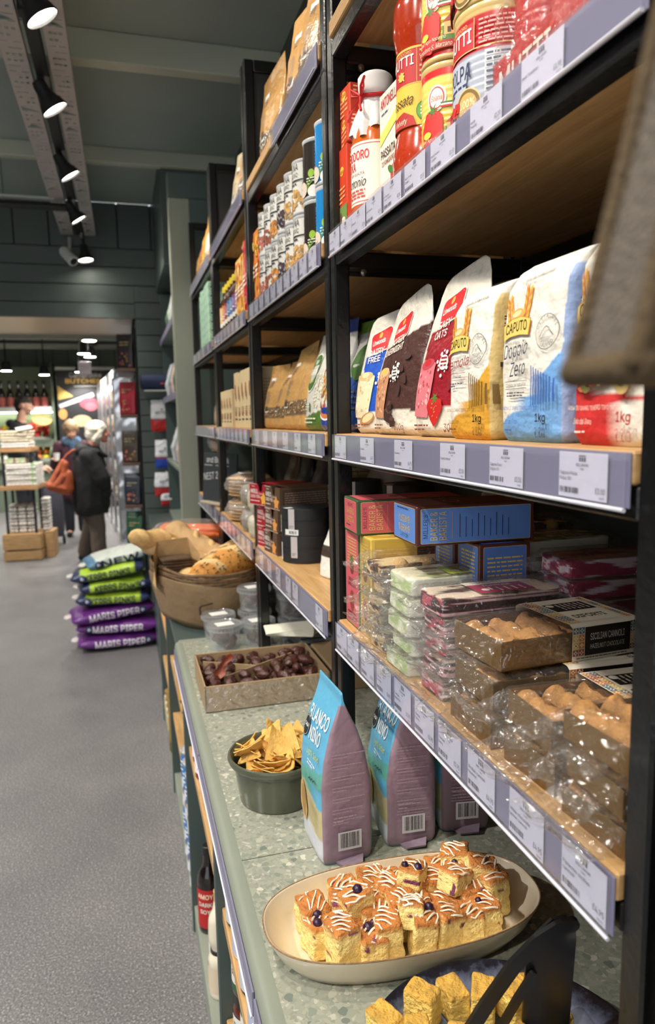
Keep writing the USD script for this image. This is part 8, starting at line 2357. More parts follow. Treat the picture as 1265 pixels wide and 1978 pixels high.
part(tf, 'track_rail', bx(-0.42, -0.34, 7.0, 12.9, 2.86, 2.90, 0.003), M_BLACKM)
part(tf, 'white_tray', bx(-0.56, -0.46, 7.0, 12.9, 2.87, 2.90, 0.003), M_TRAY)
part(tf, 'cross_rail', bx(-4.0, 0.4, 12.55, 12.65, 2.86, 2.90, 0.003), M_BLACKM)
part(tf, 'hanger_rod', [tube([(-0.38, y, 2.90), (-0.38, y, 3.02)], 0.01, 6) for y in (7.5, 9.5, 11.5)], M_STEEL)
t = thing('hanging_card', 'pale lilac card hanging under the far lamps', 'sign', (-0.40, 9.15, 2.15))
part(t, 'card_sheet', bx(-0.075, 0.075, 0, 0.004, 0, 0.15, 0.001), mat('lilac_card', S(190, 178, 186), rough=0.6))
part(t, 'card_thread', [tube([(s * 0.06, 0.002, 0.15), (s * 0.03, 0.002, 0.71)], 0.0025, 5) for s in (-1, 1)], M_BLACKM)
p = Print(FRONT(-0.0005), 0.001)
p.fine(-0.05, 0.05, 0.10, 4, 0.02, S(140, 128, 140), 0.006, 4)
part(t, 'card_print', p.out(), M_INK, False)

# the egg stand
EX, EY = -1.18, 8.72
t = thing('egg_stand', 'stepped black metal stand with oak shelves carrying egg boxes', 'display stand', (EX, EY, 0.0), -4)
for x in (-0.155, 0.150):
    for y in (0.06, 0.42):
        part(t, 'stand_post', bx(x - 0.013, x + 0.013, y - 0.013, y + 0.013, 0.315, 1.255, 0.002), M_BLACKM)
part(t, 'shelf_board', bx(-0.205, 0.215, -0.02, 0.62, 0.825, 0.868, 0.003), M_OAKX)
part(t, 'shelf_board', bx(-0.17, 0.165, 0.02, 0.48, 1.256, 1.300, 0.003), M_OAKX)
for x in (-0.155, 0.15):
    part(t, 'cross_bar', bx(x - 0.01, x + 0.01, 0.07, 0.41, 1.23, 1.255, 0.002), M_BLACKM)
t = thing('wooden_crate', 'slatted pine crate on the floor holding up the egg stand', 'crate', (EX, EY, 0.0), -4)
w, d, h = 0.205, 0.52, 0.312
for y, nm in ((-0.005, 'front'), (d + 0.02, 'rear')):
    for z0, z1 in ((0.012, 0.115), (0.135, 0.292)):
        part(t, 'plank', bx(-w, w, y - 0.008, y + 0.008, z0, z1, 0.003), M_CRATE)
for s in (-1, 1):
    for z0, z1 in ((0.012, 0.115), (0.135, 0.292)):
        part(t, 'plank', bx(s * w - 0.008, s * w + 0.008, 0.006, d + 0.01, z0, z1, 0.003), M_CRATE)
    for y in (0.025, d - 0.01):
        part(t, 'corner_batten', bx(s * (w - 0.026) - 0.014, s * (w - 0.026) + 0.014, y - 0.014, y + 0.014, 0.0, 0.292, 0.002), M_CRATE)
for k in range(4):
    part(t, 'top_plank', bx(-w - 0.004, w + 0.004, -0.01 + 0.134 * k, 0.121 + 0.134 * k, 0.293, 0.314, 0.003), M_CRATE)
M_PULP = mat('egg_pulp', S(196, 184, 160), rough=0.9, var=(40, 0.08), bump=(90, 0.003))
M_PULPW = mat('egg_pulp_white', S(212, 206, 198), rough=0.9, var=(40, 0.06), bump=(90, 0.003))
ca, sa = math.cos(math.radians(-4)), math.sin(math.radians(-4))


def on_stand(x, y, z):
    return (EX + x * ca - y * sa, EY + x * sa + y * ca, z)


def egg_box(label, x, y, z, w, d, h, m, band=None, rz=0, bumps=True, name='egg_box'):
    t = thing(name, label, 'egg box', on_stand(x, y, z), -4 + rz)
    part(t, 'box_base', cb(w, d, h * 0.5, h * 0.16, (0, 0, h * 0.26)), m, 40)
    part(t, 'box_lid', cb(w * 1.03, d * 1.03, h * 0.46, h * 0.18, (0, 0, h * 0.76)), m, 40)
    n = max(2, int(round(w / 0.055)))
    if bumps:
        part(t, 'egg_cups', [mv(blob(1, 2, 0.0, 1, 0, (w / n * 0.44, 0.014, h * 0.24)), (-w / 2 + w / n * (i + .5), -d / 2 - 0.001, h * 0.27)) for i in range(n)], m, 60)
    if band:
        part(t, 'paper_band', cb(w * 0.5, d * 1.05, h * 1.02, 0.003, (w * 0.1, 0, h * 0.51)), mat('egg_band', band, rough=0.6), False)


for k in range(3):
    egg_box(f'long tan egg tray on the top of the stand, {("bottom", "middle", "top")[k]} one', -0.01, 0.22, 1.3005 + 0.066 * k, 0.30, 0.36, 0.064, M_PULP if k else M_PULPW, rz=(0, 2, -3)[k], name='egg_tray')
t = thing('paper_sheet', 'white sheet of paper lying over the top egg trays', 'paper', on_stand(0.085, 0.12, 1.512), 12, 8, -10)
part(t, 'sheet', cb(0.17, 0.21, 0.004, 0.001, (0, 0, 0.016)), M_WHITE, False)
for k in range(4):
    egg_box(f'long white egg tray on the middle shelf, {("bottom", "second", "third", "top")[k]} one', -0.008, 0.15, 0.8685 + 0.063 * k, 0.25, 0.24, 0.061, M_PULPW, rz=(0, 1, -2, 3)[k], name='egg_tray')
for k in range(2):
    egg_box(f'egg box with a pale green band on top of the long trays, {("left", "right")[k]} one', -0.095 + 0.125 * k, 0.15, 1.1215, 0.115, 0.2, 0.062, M_PULP, S(150, 176, 130))
for j in range(2):
    for k in range(4):
        egg_box(f'egg box banded green, right of the middle shelf, {("bottom", "second", "third", "top")[k]} of the {("near", "far")[j]} pile', 0.158, 0.12 + 0.24 * j, 0.8685 + 0.064 * k, 0.10, 0.20, 0.062, M_PULPW, S(126, 160, 110), name='egg_box')
for i in range(3):
    for k in range(4):
        egg_box(f'round-shouldered white egg box below the middle shelf, {("left", "centre", "right")[i]} column, {("bottom", "second", "third", "top")[k]}', -0.098 + 0.096 * i, 0.20, 0.3155 + 0.083 * k, 0.088, 0.19, 0.081, M_PULPW)
for k in range(5):
    egg_box(f'white egg box piled outside the right posts of the stand, {("bottom", "second", "third", "fourth", "top")[k]}', 0.205 + 0.03, 0.30, 0.0 + 0.3155 + 0.078 * k, 0.085, 0.2, 0.076, M_PULPW)
t = thing('side_crate', 'low pine crate behind the front one, carrying the outer egg boxes', 'crate', on_stand(0.262, 0.30, 0.0), -4)
part(t, 'crate_side', [bx(-0.04, 0.06, -0.15, 0.15, 0.0, 0.314, 0.004)], M_CRATE)
t = thing('shopping_trolley', 'dark speckled wheeled shopping bag behind the egg stand', 'shopping trolley', (-0.925, 9.72, 0.0), 10)
part(t, 'fabric_bag', loft([np.array([(sx * a, sy * b, z) for sx, sy in ((-1, -.8), (-.8, -1), (.8, -1), (1, -.8), (1, .8), (.8, 1), (-.8, 1), (-1, .8))]) for a, b, z in ((0.10, 0.09, 0.12), (0.125, 0.11, 0.2), (0.13, 0.12, 0.5), (0.12, 0.11, 0.78), (0.07, 0.06, 0.84))]), mat('speckled_cloth', S(66, 66, 76), rough=0.9, var=(120, 0.7)), 40)
for s in (-1, 1):
    part(t, 'wheel', mv(lathe([(0, -0.015), (0.06, -0.015), (0.07, -0.008), (0.07, 0.008), (0.06, 0.015), (0, 0.015)], 24), (s * 0.12, 0.04, 0.071), 0, 0, 90), M_BLACKM)
part(t, 'handle_frame', [tube([(s * 0.09, 0.10, 0.1), (s * 0.09, 0.13, 0.95)], 0.008, 6) for s in (-1, 1)] + [tube([(-0.09, 0.13, 0.95), (0.09, 0.13, 0.95)], 0.010, 8)], M_BLACKM)
# ------------------------------------------------------------------ people
def sph(p, r, n=1):
    m = trimesh.creation.icosphere(n, 1.0)
    return np.array(m.vertices) * r + np.array(p)


def body_of(bones, refine=0.02, it=8, extra=()):
    """bones: (point, radius, point, radius); a radius may be three numbers. All hulled, joined into one surface and smoothed."""
    ms = [manifold3d.Manifold.hull_points(np.vstack([sph(bn[i], bn[i + 1]) for i in range(0, len(bn), 2)])) for bn in bones]
    m = manifold3d.Manifold.batch_boolean(ms, manifold3d.OpType.Add).refine_to_length(refine)
    q = m.to_mesh()
    tm = trimesh.Trimesh(q.vert_properties[:, :3], q.tri_verts, process=True)
    trimesh.smoothing.filter_taubin(tm, 0.5, 0.53, it)
    return (np.array(tm.vertices), np.array(tm.faces))


def fold(m, amp, scale, seed):
    v, f = m
    tm = trimesh.Trimesh(v, f, process=False)
    k = (meshkit.fbm(v * scale + seed * 3 + 20, 3, seed) - 0.5) * 2 * amp
    return (v + np.array(tm.vertex_normals) * k[:, None], f)


def hand_bones(w, d, up, curl=0.5, s=1.0):
    """A relaxed hand from the wrist w, fingers along d, back of the hand towards up."""
    w, d, up = (np.array(x, float) for x in (w, d, up))
    d /= np.linalg.norm(d); sd = np.cross(d, up); sd /= np.linalg.norm(sd); up = np.cross(sd, d)
    B = [(w, 0.024 * s, w + d * 0.07 * s + sd * 0.022 * s, 0.014 * s), (w, 0.022 * s, w + d * 0.07 * s - sd * 0.022 * s, 0.014 * s)]
    for k, (o, L) in enumerate(((0.030, 0.070), (0.010, 0.080), (-0.010, 0.074), (-0.029, 0.058))):
        a = w + d * 0.078 * s + sd * o * s
        b = a + (d * math.cos(curl * .6) - up * math.sin(curl * .6)) * L * 0.5 * s
        c = b + (d * math.cos(curl * 1.5) - up * math.sin(curl * 1.5)) * L * 0.5 * s
        B += [(w + d * 0.04 * s + sd * o * 0.6 * s, 0.010 * s, a, 0.0095 * s), (a, 0.0092 * s, b, 0.0085 * s), (b, 0.0085 * s, c, 0.007 * s)]
    a = w + d * 0.03 * s + sd * 0.030 * s
    b = a + d * 0.03 * s + sd * 0.024 * s - up * 0.008 * s
    return B + [(w + d * 0.01 * s, 0.016 * s, a, 0.013 * s), (a, 0.012 * s, b, 0.010 * s), (b, 0.010 * s, b + d * 0.026 * s - up * 0.006 * s, 0.008 * s)]


def head_bones(c, fwd, up, s=1.0):
    """Skull, jaw, nose, chin, ears and neck about the head's centre c."""
    c, f, u = (np.array(x, float) for x in (c, fwd, up))
    f /= np.linalg.norm(f); sd = np.cross(f, u); sd /= np.linalg.norm(sd); u = np.cross(sd, f)
    P = lambda a, b, e: c + (f * a + sd * b + u * e) * s
    B = [(P(-0.018, 0, 0.028), 0.088 * s, P(0.020, 0, 0.020), 0.076 * s), (P(0.020, 0, 0.0), 0.070 * s, P(0.050, 0, -0.072), 0.036 * s), (P(0.062, 0, -0.088), 0.022 * s, P(0.050, 0, -0.06), 0.034 * s),
         (P(0.092, 0, 0.022), 0.010 * s, P(0.112, 0, -0.022), 0.0125 * s), (P(0.070, 0.034, -0.03), 0.024 * s, P(0.070, -0.034, -0.03), 0.024 * s), (P(0.078, 0.03, 0.036), 0.012 * s, P(0.078, -0.03, 0.036), 0.012 * s),
         (P(0.086, 0.012, -0.056), 0.0085 * s, P(0.086, -0.012, -0.056), 0.0085 * s)]
    for q in (-1, 1):
        B.append((P(-0.004, 0.080 * q, 0.024), np.array([0.016, 0.016, 0.016]) * s, P(-0.002, 0.084 * q, -0.016), np.array([0.011] * 3) * s))
    return B, P


def face_parts(t, P, s, iris, glasses=False):
    for q in (-1, 1):
        part(t, 'eye', [mv(blob(0.0115 * s, 2, 0), P(0.075, 0.031 * q, 0.014))], mat('eye_white', S(220, 216, 210), rough=0.2), 60)
        part(t, 'iris', [mv(blob(0.0055 * s, 2, 0), P(0.0838, 0.031 * q, 0.013))], iris, 60)
        part(t, 'eyebrow', tube([P(0.084, 0.016 * q, 0.036), P(0.086, 0.032 * q, 0.041), P(0.076, 0.048 * q, 0.036)], 0.0035 * s, 6), mat('brow_%d' % (glasses + 0), S(130, 110, 96), rough=0.8))
    part(t, 'lips', [tube([P(0.086, 0.020, -0.055), P(0.094, 0.0, -0.053), P(0.086, -0.020, -0.055)], 0.0052 * s, 6)], mat('lips', S(170, 92, 84), rough=0.5), 60)


# --- the woman in the black coat, looking up at the chiller
t = thing('person', 'person with white hair in a black hooded coat and grey trousers, looking right', 'person', (-0.36, 8.36, 0.0), 0)
SK = mat('skin_pink', S(214, 142, 118), rough=0.5, sss=0.1)
C = np.array([0.095, -0.02, 1.455])
hb, P = head_bones(C, (1, 0.10, 0.10), (-0.15, 0, 1), 1.05)
sh_l, sh_r = np.array([-0.02, -0.19, 1.215]), np.array([-0.02, 0.19, 1.215])
el_l, el_r = np.array([0.10, -0.235, 0.965]), np.array([0.06, 0.23, 0.955])
wr_l, wr_r = np.array([0.115, -0.16, 0.86]), np.array([0.115, 0.16, 0.86])
hp_l, hp_r = np.array([-0.02, -0.085, 0.80]), np.array([-0.02, 0.085, 0.80])
kn_l, kn_r = np.array([0.03, -0.09, 0.44]), np.array([-0.04, 0.10, 0.44])
an_l, an_r = np.array([0.035, -0.10, 0.09]), np.array([-0.13, 0.11, 0.09])
legs = [(hp_l, 0.085, kn_l, 0.060), (kn_l, 0.058, an_l, 0.042), (hp_r, 0.085, kn_r, 0.060), (kn_r, 0.058, an_r, 0.042)]
feet = [(an_l, 0.040, an_l + [0.12, -0.01, -0.055], 0.030), (an_r, 0.040, an_r + [0.12, 0.01, -0.055], 0.030)]
torso = [((-0.02, -0.05, 0.85), 0.13, (-0.02, 0.05, 0.85), 0.13), ((-0.02, 0, 0.85), 0.14, (-0.01, 0, 1.14), 0.135), ((-0.02, -0.12, 1.18), 0.085, (-0.02, 0.12, 1.18), 0.085), ((-0.01, 0, 1.14), 0.13, (-0.02, 0, 1.22), 0.09)]
neck = [((0.0, 0, 1.24), 0.062, tuple(C + [-0.035, 0, -0.05]), 0.056)]
arms = [(sh_l, 0.062, el_l, 0.046), (el_l, 0.044, wr_l, 0.030), (sh_r, 0.062, el_r, 0.046), (el_r, 0.044, wr_r, 0.030)]
part(t, 'body', body_of(hb + neck + torso + legs + feet + arms + hand_bones(wr_l, (0.35, 0.1, -1), (0.2, -1, 0)) + hand_bones(wr_r, (0.35, -0.1, -1), (0.2, 1, 0)), 0.016, 5), SK, 60)
face_parts(t, P, 1.05, mat('iris_blue', S(80, 100, 120), rough=0.2))
coat_b = [((-0.02, -0.08, 0.66), 0.175, (-0.02, 0.08, 0.66), 0.175, (-0.015, -0.075, 0.90), 0.168, (-0.015, 0.075, 0.90), 0.168), ((-0.015, -0.075, 0.90), 0.168, (-0.015, 0.075, 0.90), 0.168, (-0.02, -0.09, 1.14), 0.135, (-0.02, 0.09, 1.14), 0.135), ((0.07, -0.10, 0.80), 0.105, (0.07, 0.10, 0.80), 0.105, (-0.02, 0, 0.80), 0.15), ((-0.02, -0.11, 1.17), 0.112, (-0.02, 0.11, 1.17), 0.112), ((-0.02, 0, 1.1), 0.16, (-0.01, 0, 1.24), 0.115),
          (sh_l, 0.088, el_l, 0.075), (el_l, 0.074, wr_l, 0.062), (sh_r, 0.088, el_r, 0.075), (el_r, 0.074, wr_r, 0.062)]
coat = body_of(coat_b, 0.022, 6)
v, f = coat
v = v.copy(); v[:, 0] = -0.02 + (v[:, 0] + 0.02) * 1.17
v[:, 2] = np.maximum(v[:, 2], 0.555 + 0.012 * np.sin(v[:, 0] * 18))
part(t, 'coat', fold((v, f), 0.010, 9, 3), mat('black_coat', S(26, 25, 26), rough=0.8, bump=(60, 0.004)), 60)
part(t, 'hood', fold(body_of([((-0.10, -0.10, 1.27), 0.062, (-0.10, 0.10, 1.27), 0.062), ((-0.10, -0.09, 1.28), 0.06, (0.08, -0.12, 1.25), 0.038), ((-0.10, 0.09, 1.28), 0.06, (0.08, 0.12, 1.25), 0.038), ((-0.12, 0, 1.20), 0.08, (-0.11, 0, 1.30), 0.06), ((0.08, -0.12, 1.25), 0.032, (0.17, -0.04, 1.195), 0.020), ((0.08, 0.12, 1.25), 0.032, (0.17, 0.04, 1.195), 0.020)], 0.02, 5), 0.008, 14, 4), mat('black_coat'), 60)
for s_n, (a, b, c) in (('l', (hp_l, kn_l, an_l)), ('r', (hp_r, kn_r, an_r))):
    part(t, 'trouser_leg', fold(body_of([(a, 0.105, b, 0.092), (b, 0.092, c + [0, 0, 0.03], 0.082)], 0.02, 5), 0.007, 12, 5), mat('grey_brown_trousers', S(98, 86, 76), rough=0.9, bump=(200, 0.002)), 60)
for c, sy_ in ((an_l, -0.01), (an_r, 0.01)):
    sh_ = body_of([(c + [-0.035, 0, -0.045], 0.044, c + [0.12, sy_, -0.055], 0.036), (c + [0, 0, 0.0], 0.048, c + [0.06, sy_, -0.045], 0.042)], 0.014, 5)
    sh_[0][:, 2] = np.maximum(sh_[0][:, 2], 0.0015)
    part(t, 'shoe', sh_, mat('black_shoe', S(22, 21, 22), rough=0.5), 60)
hair = body_of([(P(-0.030, 0, 0.045), 0.104, P(0.010, 0, 0.050), 0.092), (P(-0.050, 0, 0.0), 0.092, P(-0.040, 0, -0.055), 0.070), (P(0.02, 0.045, 0.055), 0.055, P(0.02, -0.045, 0.055), 0.055), (P(0.02, 0.072, 0.03), 0.025, P(-0.03, 0.075, -0.04), 0.028), (P(0.02, -0.072, 0.03), 0.025, P(-0.03, -0.075, -0.04), 0.028), (P(0.035, -0.066, 0.035), 0.030, P(0.012, -0.078, -0.03), 0.024, P(-0.045, -0.06, -0.06), 0.040), (P(0.035, 0.066, 0.035), 0.030, P(0.012, 0.078, -0.03), 0.024, P(-0.045, 0.06, -0.06), 0.040)], 0.012, 3)
part(t, 'hair', fold(hair, 0.011, 26, 7), mat('white_hair', S(226, 216, 196), rough=0.6, bump=(90, 0.006), stretch=(1, 1, 3)), 60)
# her shoulder bag
t = thing('shoulder_bag', 'slouchy rust orange leather bag on the shoulder of the white haired person', 'handbag', (-0.675, 8.20, 0.80))
v, f = body_of([((-0.10, 0, 0.10), 0.06, (0.06, 0, 0.06), 0.07), ((0.06, 0, 0.06), 0.07, (0.075, 0, 0.22), 0.05), ((-0.10, 0, 0.10), 0.05, (0.035, 0, 0.36), 0.03), ((0.02, 0, 0.05), 0.055, (0.05, 0, 0.33), 0.04), ((-0.05, 0, 0.10), 0.06, (0.04, 0, 0.2), 0.06)], 0.018, 5)
part(t, 'leather_body', fold((v, f), 0.008, 12, 2), mat('rust_leather', S(168, 78, 40), rough=0.55, var=(10, 0.1), bump=(120, 0.002)), 60)
part(t, 'strap', tube([(0.03, 0, 0.36), (0.075, 0.0, 0.43), (0.135, 0.02, 0.475), (0.20, 0.05, 0.490), (0.24, 0.09, 0.47)], 0.011, 8), mat('rust_leather'), 60)

# --- the man in black behind the egg stand, in profile
t = thing('person', 'person with short dark hair in a black hooded top, in profile behind the egg stand', 'person', (-1.27, 9.85, 0.0), 0)
SK2 = mat('skin_light', S(216, 166, 142), rough=0.5, sss=0.1)
C = np.array([0.075, 0, 1.79])
hb, P = head_bones(C, (1, -0.05, -0.05), (0, 0, 1), 1.0)
J = lambda x, y, z: np.array([x, y, z])
arms = []
for q in (-1, 1):
    arms += [(J(0.0, 0.20 * q, 1.50), 0.062, J(0.04, 0.25 * q, 1.20), 0.046), (J(0.04, 0.25 * q, 1.20), 0.044, J(0.22, 0.20 * q, 1.02), 0.030)]
legs = []
for q in (-1, 1):
    legs += [(J(0, 0.09 * q, 0.98), 0.09, J(0.01, 0.10 * q, 0.52), 0.062), (J(0.01, 0.10 * q, 0.52), 0.06, J(-0.01, 0.10 * q, 0.09), 0.044), (J(-0.01, 0.10 * q, 0.08), 0.04, J(0.14, 0.11 * q, 0.035), 0.032)]
torso = [(J(0, -0.06, 1.0), 0.12, J(0, 0.06, 1.0), 0.12), (J(0, 0, 1.0), 0.13, J(0, 0, 1.42), 0.14), (J(0, -0.13, 1.46), 0.08, J(0, 0.13, 1.46), 0.08), (J(0, 0, 1.5), 0.09, J(0.03, 0, 1.62), 0.058), (J(0.03, 0, 1.62), 0.058, C + [-0.02, 0, -0.05], 0.058)]
part(t, 'body', body_of(hb + torso + arms + legs + hand_bones(J(0.22, -0.20, 1.02), (1, 0.2, -0.3), (0, 0, 1)) + hand_bones(J(0.22, 0.20, 1.02), (1, -0.2, -0.3), (0, 0, 1)), 0.017, 5), SK2, 60)
face_parts(t, P, 1.0, mat('iris_brown', S(70, 50, 36), rough=0.2))
hood_b = [(J(0, 0, 0.96), 0.15, J(0, 0, 1.42), 0.165), (J(0, -0.13, 1.46), 0.105, J(0, 0.13, 1.46), 0.105), (J(0, 0, 1.46), 0.13, J(0.0, 0, 1.56), 0.085)] + [(a, r + 0.024, b, r2 + 0.022) for a, r, b, r2 in arms]
part(t, 'hooded_top', fold(body_of(hood_b, 0.022, 6), 0.008, 10, 8), mat('black_jersey', S(22, 23, 26), rough=0.85), 60)
part(t, 'hood', body_of([(J(-0.09, -0.08, 1.58), 0.055, J(-0.09, 0.08, 1.58), 0.055), (J(-0.09, -0.08, 1.58), 0.05, J(0.06, -0.06, 1.53), 0.03), (J(-0.09, 0.08, 1.58), 0.05, J(0.06, 0.06, 1.53), 0.03)], 0.02, 5), mat('black_jersey'), 60)
for q in (-1, 1):
    part(t, 'trouser_leg', fold(body_of([(J(0, 0.09 * q, 0.98), 0.11, J(0.01, 0.10 * q, 0.52), 0.085), (J(0.01, 0.10 * q, 0.52), 0.085, J(-0.01, 0.10 * q, 0.10), 0.07)], 0.02, 5), 0.006, 12, 9), mat('dark_trousers', S(34, 36, 44), rough=0.9), 60)
    s2 = body_of([(J(-0.04, 0.10 * q, 0.05), 0.045, J(0.14, 0.11 * q, 0.038), 0.038)], 0.014, 4); s2[0][:, 2] = np.maximum(s2[0][:, 2], 0.0015)
    part(t, 'shoe', s2, mat('black_shoe'), 60)
part(t, 'hair', fold(body_of([(P(-0.028, 0, 0.050), 0.092, P(0.030, 0, 0.066), 0.066), (P(-0.040, 0, 0.03), 0.084, P(-0.042, 0, -0.03), 0.062), (P(0.05, 0.03, 0.075), 0.030, P(0.05, -0.03, 0.075), 0.030)], 0.012, 4), 0.004, 40, 6), mat('dark_hair', S(40, 30, 26), rough=0.6, bump=(120, 0.004)), 60)

# --- the woman looking down, behind
t = thing('person', 'person with short fair hair, maroon coat and blue scarf, looking down by the banner', 'person', (-0.69, 10.45, 0.0), 0)
C = np.array([0.01, -0.10, 1.475])
hb, P = head_bones(C, (0.10, -1, -0.55), (0, -0.5, 1), 1.0)
arms, cl = [], []
for q in (-1, 1):
    e, w_ = J(0.235 * q, -0.02, 1.00), J(0.16 * q - 0.04, -0.24, 1.10)
    arms += [(J(0.17 * q, 0.0, 1.26), 0.058, e, 0.044), (e, 0.042, w_, 0.028)]
    cl += [(J(0.165 * q, 0.0, 1.25), 0.085, e, 0.070), (e, 0.070, w_ + [0, 0.03, 0], 0.052)]
legs = []
for q in (-1, 1):
    legs += [(J(0.085 * q, 0, 0.82), 0.085, J(0.09 * q, -0.01, 0.45), 0.06), (J(0.09 * q, -0.01, 0.45), 0.058, J(0.09 * q, 0, 0.08), 0.042), (J(0.09 * q, 0, 0.07), 0.038, J(0.10 * q, -0.13, 0.034), 0.031)]
torso = [(J(-0.05, 0, 0.86), 0.12, J(0.05, 0, 0.86), 0.12), (J(0, 0, 0.86), 0.13, J(0, 0, 1.18), 0.135), (J(-0.11, 0, 1.22), 0.08, J(0.11, 0, 1.22), 0.08), (J(0, 0, 1.22), 0.09, J(0, -0.03, 1.35), 0.056), (J(0, -0.03, 1.35), 0.056, C + [0, 0.03, -0.04], 0.056)]
part(t, 'body', body_of(hb + torso + arms + legs + hand_bones(J(-0.20, -0.24, 1.10), (0.2, -1, 0.1), (0, 0, 1)) + hand_bones(J(0.12, -0.24, 1.10), (-0.2, -1, 0.1), (0, 0, 1)), 0.017, 5), SK2, 60)
face_parts(t, P, 1.0, mat('iris_brown'))
part(t, 'coat', fold(body_of([(J(-0.05, 0, 0.62), 0.16, J(0.05, 0, 0.62), 0.16), (J(0, 0, 0.62), 0.175, J(0, 0, 1.16), 0.165), (J(-0.11, 0, 1.22), 0.105, J(0.11, 0, 1.22), 0.105)] + cl, 0.022, 6), 0.008, 10, 12), mat('maroon_coat', S(70, 34, 48), rough=0.85), 60)
part(t, 'scarf', fold(body_of([(J(-0.06, -0.09, 1.31), 0.055, J(0.07, -0.09, 1.31), 0.055), (J(-0.08, 0.02, 1.33), 0.055, J(-0.06, -0.09, 1.31), 0.055), (J(0.08, 0.02, 1.33), 0.055, J(0.07, -0.09, 1.31), 0.055), (J(0.02, -0.13, 1.28), 0.05, J(0.03, -0.15, 1.20), 0.04)], 0.015, 4), 0.010, 22, 13), mat('blue_scarf', S(74, 98, 122), rough=0.95), 60)
for q in (-1, 1):
    part(t, 'trouser_leg', body_of([(J(0.085 * q, 0, 0.82), 0.10, J(0.09 * q, -0.01, 0.45), 0.078), (J(0.09 * q, -0.01, 0.45), 0.078, J(0.09 * q, 0, 0.10), 0.065)], 0.02, 5), mat('dark_trousers'), 60)
    s2 = body_of([(J(0.09 * q, 0.03, 0.045), 0.042, J(0.10 * q, -0.13, 0.036), 0.036)], 0.014, 4); s2[0][:, 2] = np.maximum(s2[0][:, 2], 0.0015)
    part(t, 'shoe', s2, mat('black_shoe'), 60)
part(t, 'hair', fold(body_of([(P(-0.03, 0, 0.045), 0.098, P(0.025, 0, 0.060), 0.078), (P(-0.04, 0, 0.01), 0.088, P(-0.04, 0, -0.04), 0.066), (P(0.02, 0.066, 0.04), 0.034, P(-0.01, 0.076, -0.03), 0.028), (P(0.02, -0.066, 0.04), 0.034, P(-0.01, -0.076, -0.03), 0.028)], 0.012, 4), 0.007, 30, 14), mat('fair_hair', S(170, 142, 106), rough=0.6, bump=(120, 0.005)), 60)
t = thing('paper_cup', 'white paper cup held by the person in the maroon coat', 'cup', (-0.865, 10.10, 1.08))
part(t, 'cup_wall', lathe([(0, 0), (0.030, 0), (0.042, 0.095), (0.044, 0.097), (0.041, 0.098), (0.029, 0.004), (0, 0.004)], 24), M_WHITE, 40)

# ------------------------------------------------------------------ the jute bag hanging close to the camera
t = thing('jute_bag', 'out of focus brown jute bag hanging in front of the near black post', 'bag')
M_JUTE = mat('jute_weave', S(120, 100, 64), rough=0.95, var=(260, 0.25), bump=(420, 0.004))
M_JUTEG = mat('jute_weave_grey', S(106, 98, 90), rough=0.95, var=(260, 0.25), bump=(420, 0.004))
levels = np.linspace(0, 1, 14)
def corner(k, q):
    b0 = {'a': (0.1305, 0.160), 'b': (0.1318, 0.190), 'c': (0.212, 0.202), 'd': (0.212, 0.150)}[k]
    b1 = {'a': (0.194, 0.176), 'b': (0.194, 0.191), 'c': (0.222, 0.195), 'd': (0.222, 0.174)}[k]
    e = q ** 0.92
    return np.array([b0[0] + (b1[0] - b0[0]) * e, b0[1] + (b1[1] - b0[1]) * e, 1.592 + 0.25 * q])
def panel(k0, k1, bulge=0.004, seed=0, th=0.0022):
    rows = []
    for q in levels:
        a, b = corner(k0, q), corner(k1, q)
        s = np.linspace(0, 1, 12)[:, None]
        p_ = a + (b - a) * s
        n = np.cross(b - a, [0, 0, 1]); n /= np.linalg.norm(n)
        p_ = p_ + n * ((meshkit.fbm(p_ * 16 + seed, 2, seed) - 0.5) * 2 * bulge)[:, None] * np.sin(PI * s)
        rows.append(np.vstack([p_, (p_ - n * th)[::-1]]))
    return loft(rows, True, True)
part(t, 'front_panel', panel('a', 'd', 0.005, 1), M_JUTE, 50)
part(t, 'left_gusset', panel('b', 'a', 0.004, 2), M_JUTEG, 50, label='greyer side gusset')
part(t, 'back_panel', panel('c', 'b', 0.004, 3), M_JUTE, 50)
part(t, 'right_gusset', panel('d', 'c', 0.003, 4), M_JUTEG, 50)
part(t, 'base_panel', loft([np.array([corner(k, 0) + [0, 0, -0.004] for k in 'abcd']), np.array([corner(k, 0.004) for k in 'abcd'])]), M_JUTE, False)
part(t, 'bottom_hem', [tube([corner(a, 0.0), corner(b, 0.0)], 0.0045, 8) for a, b in ('ad', 'ba', 'cb', 'dc')], mat('hem_brown', S(92, 76, 54), rough=0.95, bump=(420, 0.003)), 60)
part(t, 'corner_seam', [tube([corner('a', q) for q in levels], 0.0032, 8)], mat('hem_brown'), 60)
part(t, 'corner_seam', [tube([corner('b', q) for q in levels], 0.0030, 8)], mat('hem_brown'), 60)
for k in (0.177, 0.192):
    part(t, 'handle', tube([(0.195, k, 1.842), (0.200, k, 1.90), (0.208, 0.185, 1.945), (0.214, k, 1.90), (0.219, k, 1.842)], 0.004, 8), mat('hem_brown'), 60)
t = thing('display_hook', 'black wire arm on the near shelving bay that the jute bag hangs from', 'hook')
part(t, 'wire_arm', tube([(0.203, 0.185, 1.955), (0.203, 0.185, 1.938), (0.212, 0.185, 1.9365), (0.24, 0.185, 1.95), (0.30, 0.185, 2.06), (0.356, 0.185, 2.168)], 0.003, 8), M_BLACKM, 60)
part(t, 'clip_plate', bx(0.351, 0.357, 0.17, 0.20, 2.150, 2.184, 0.001), M_BLACKM)
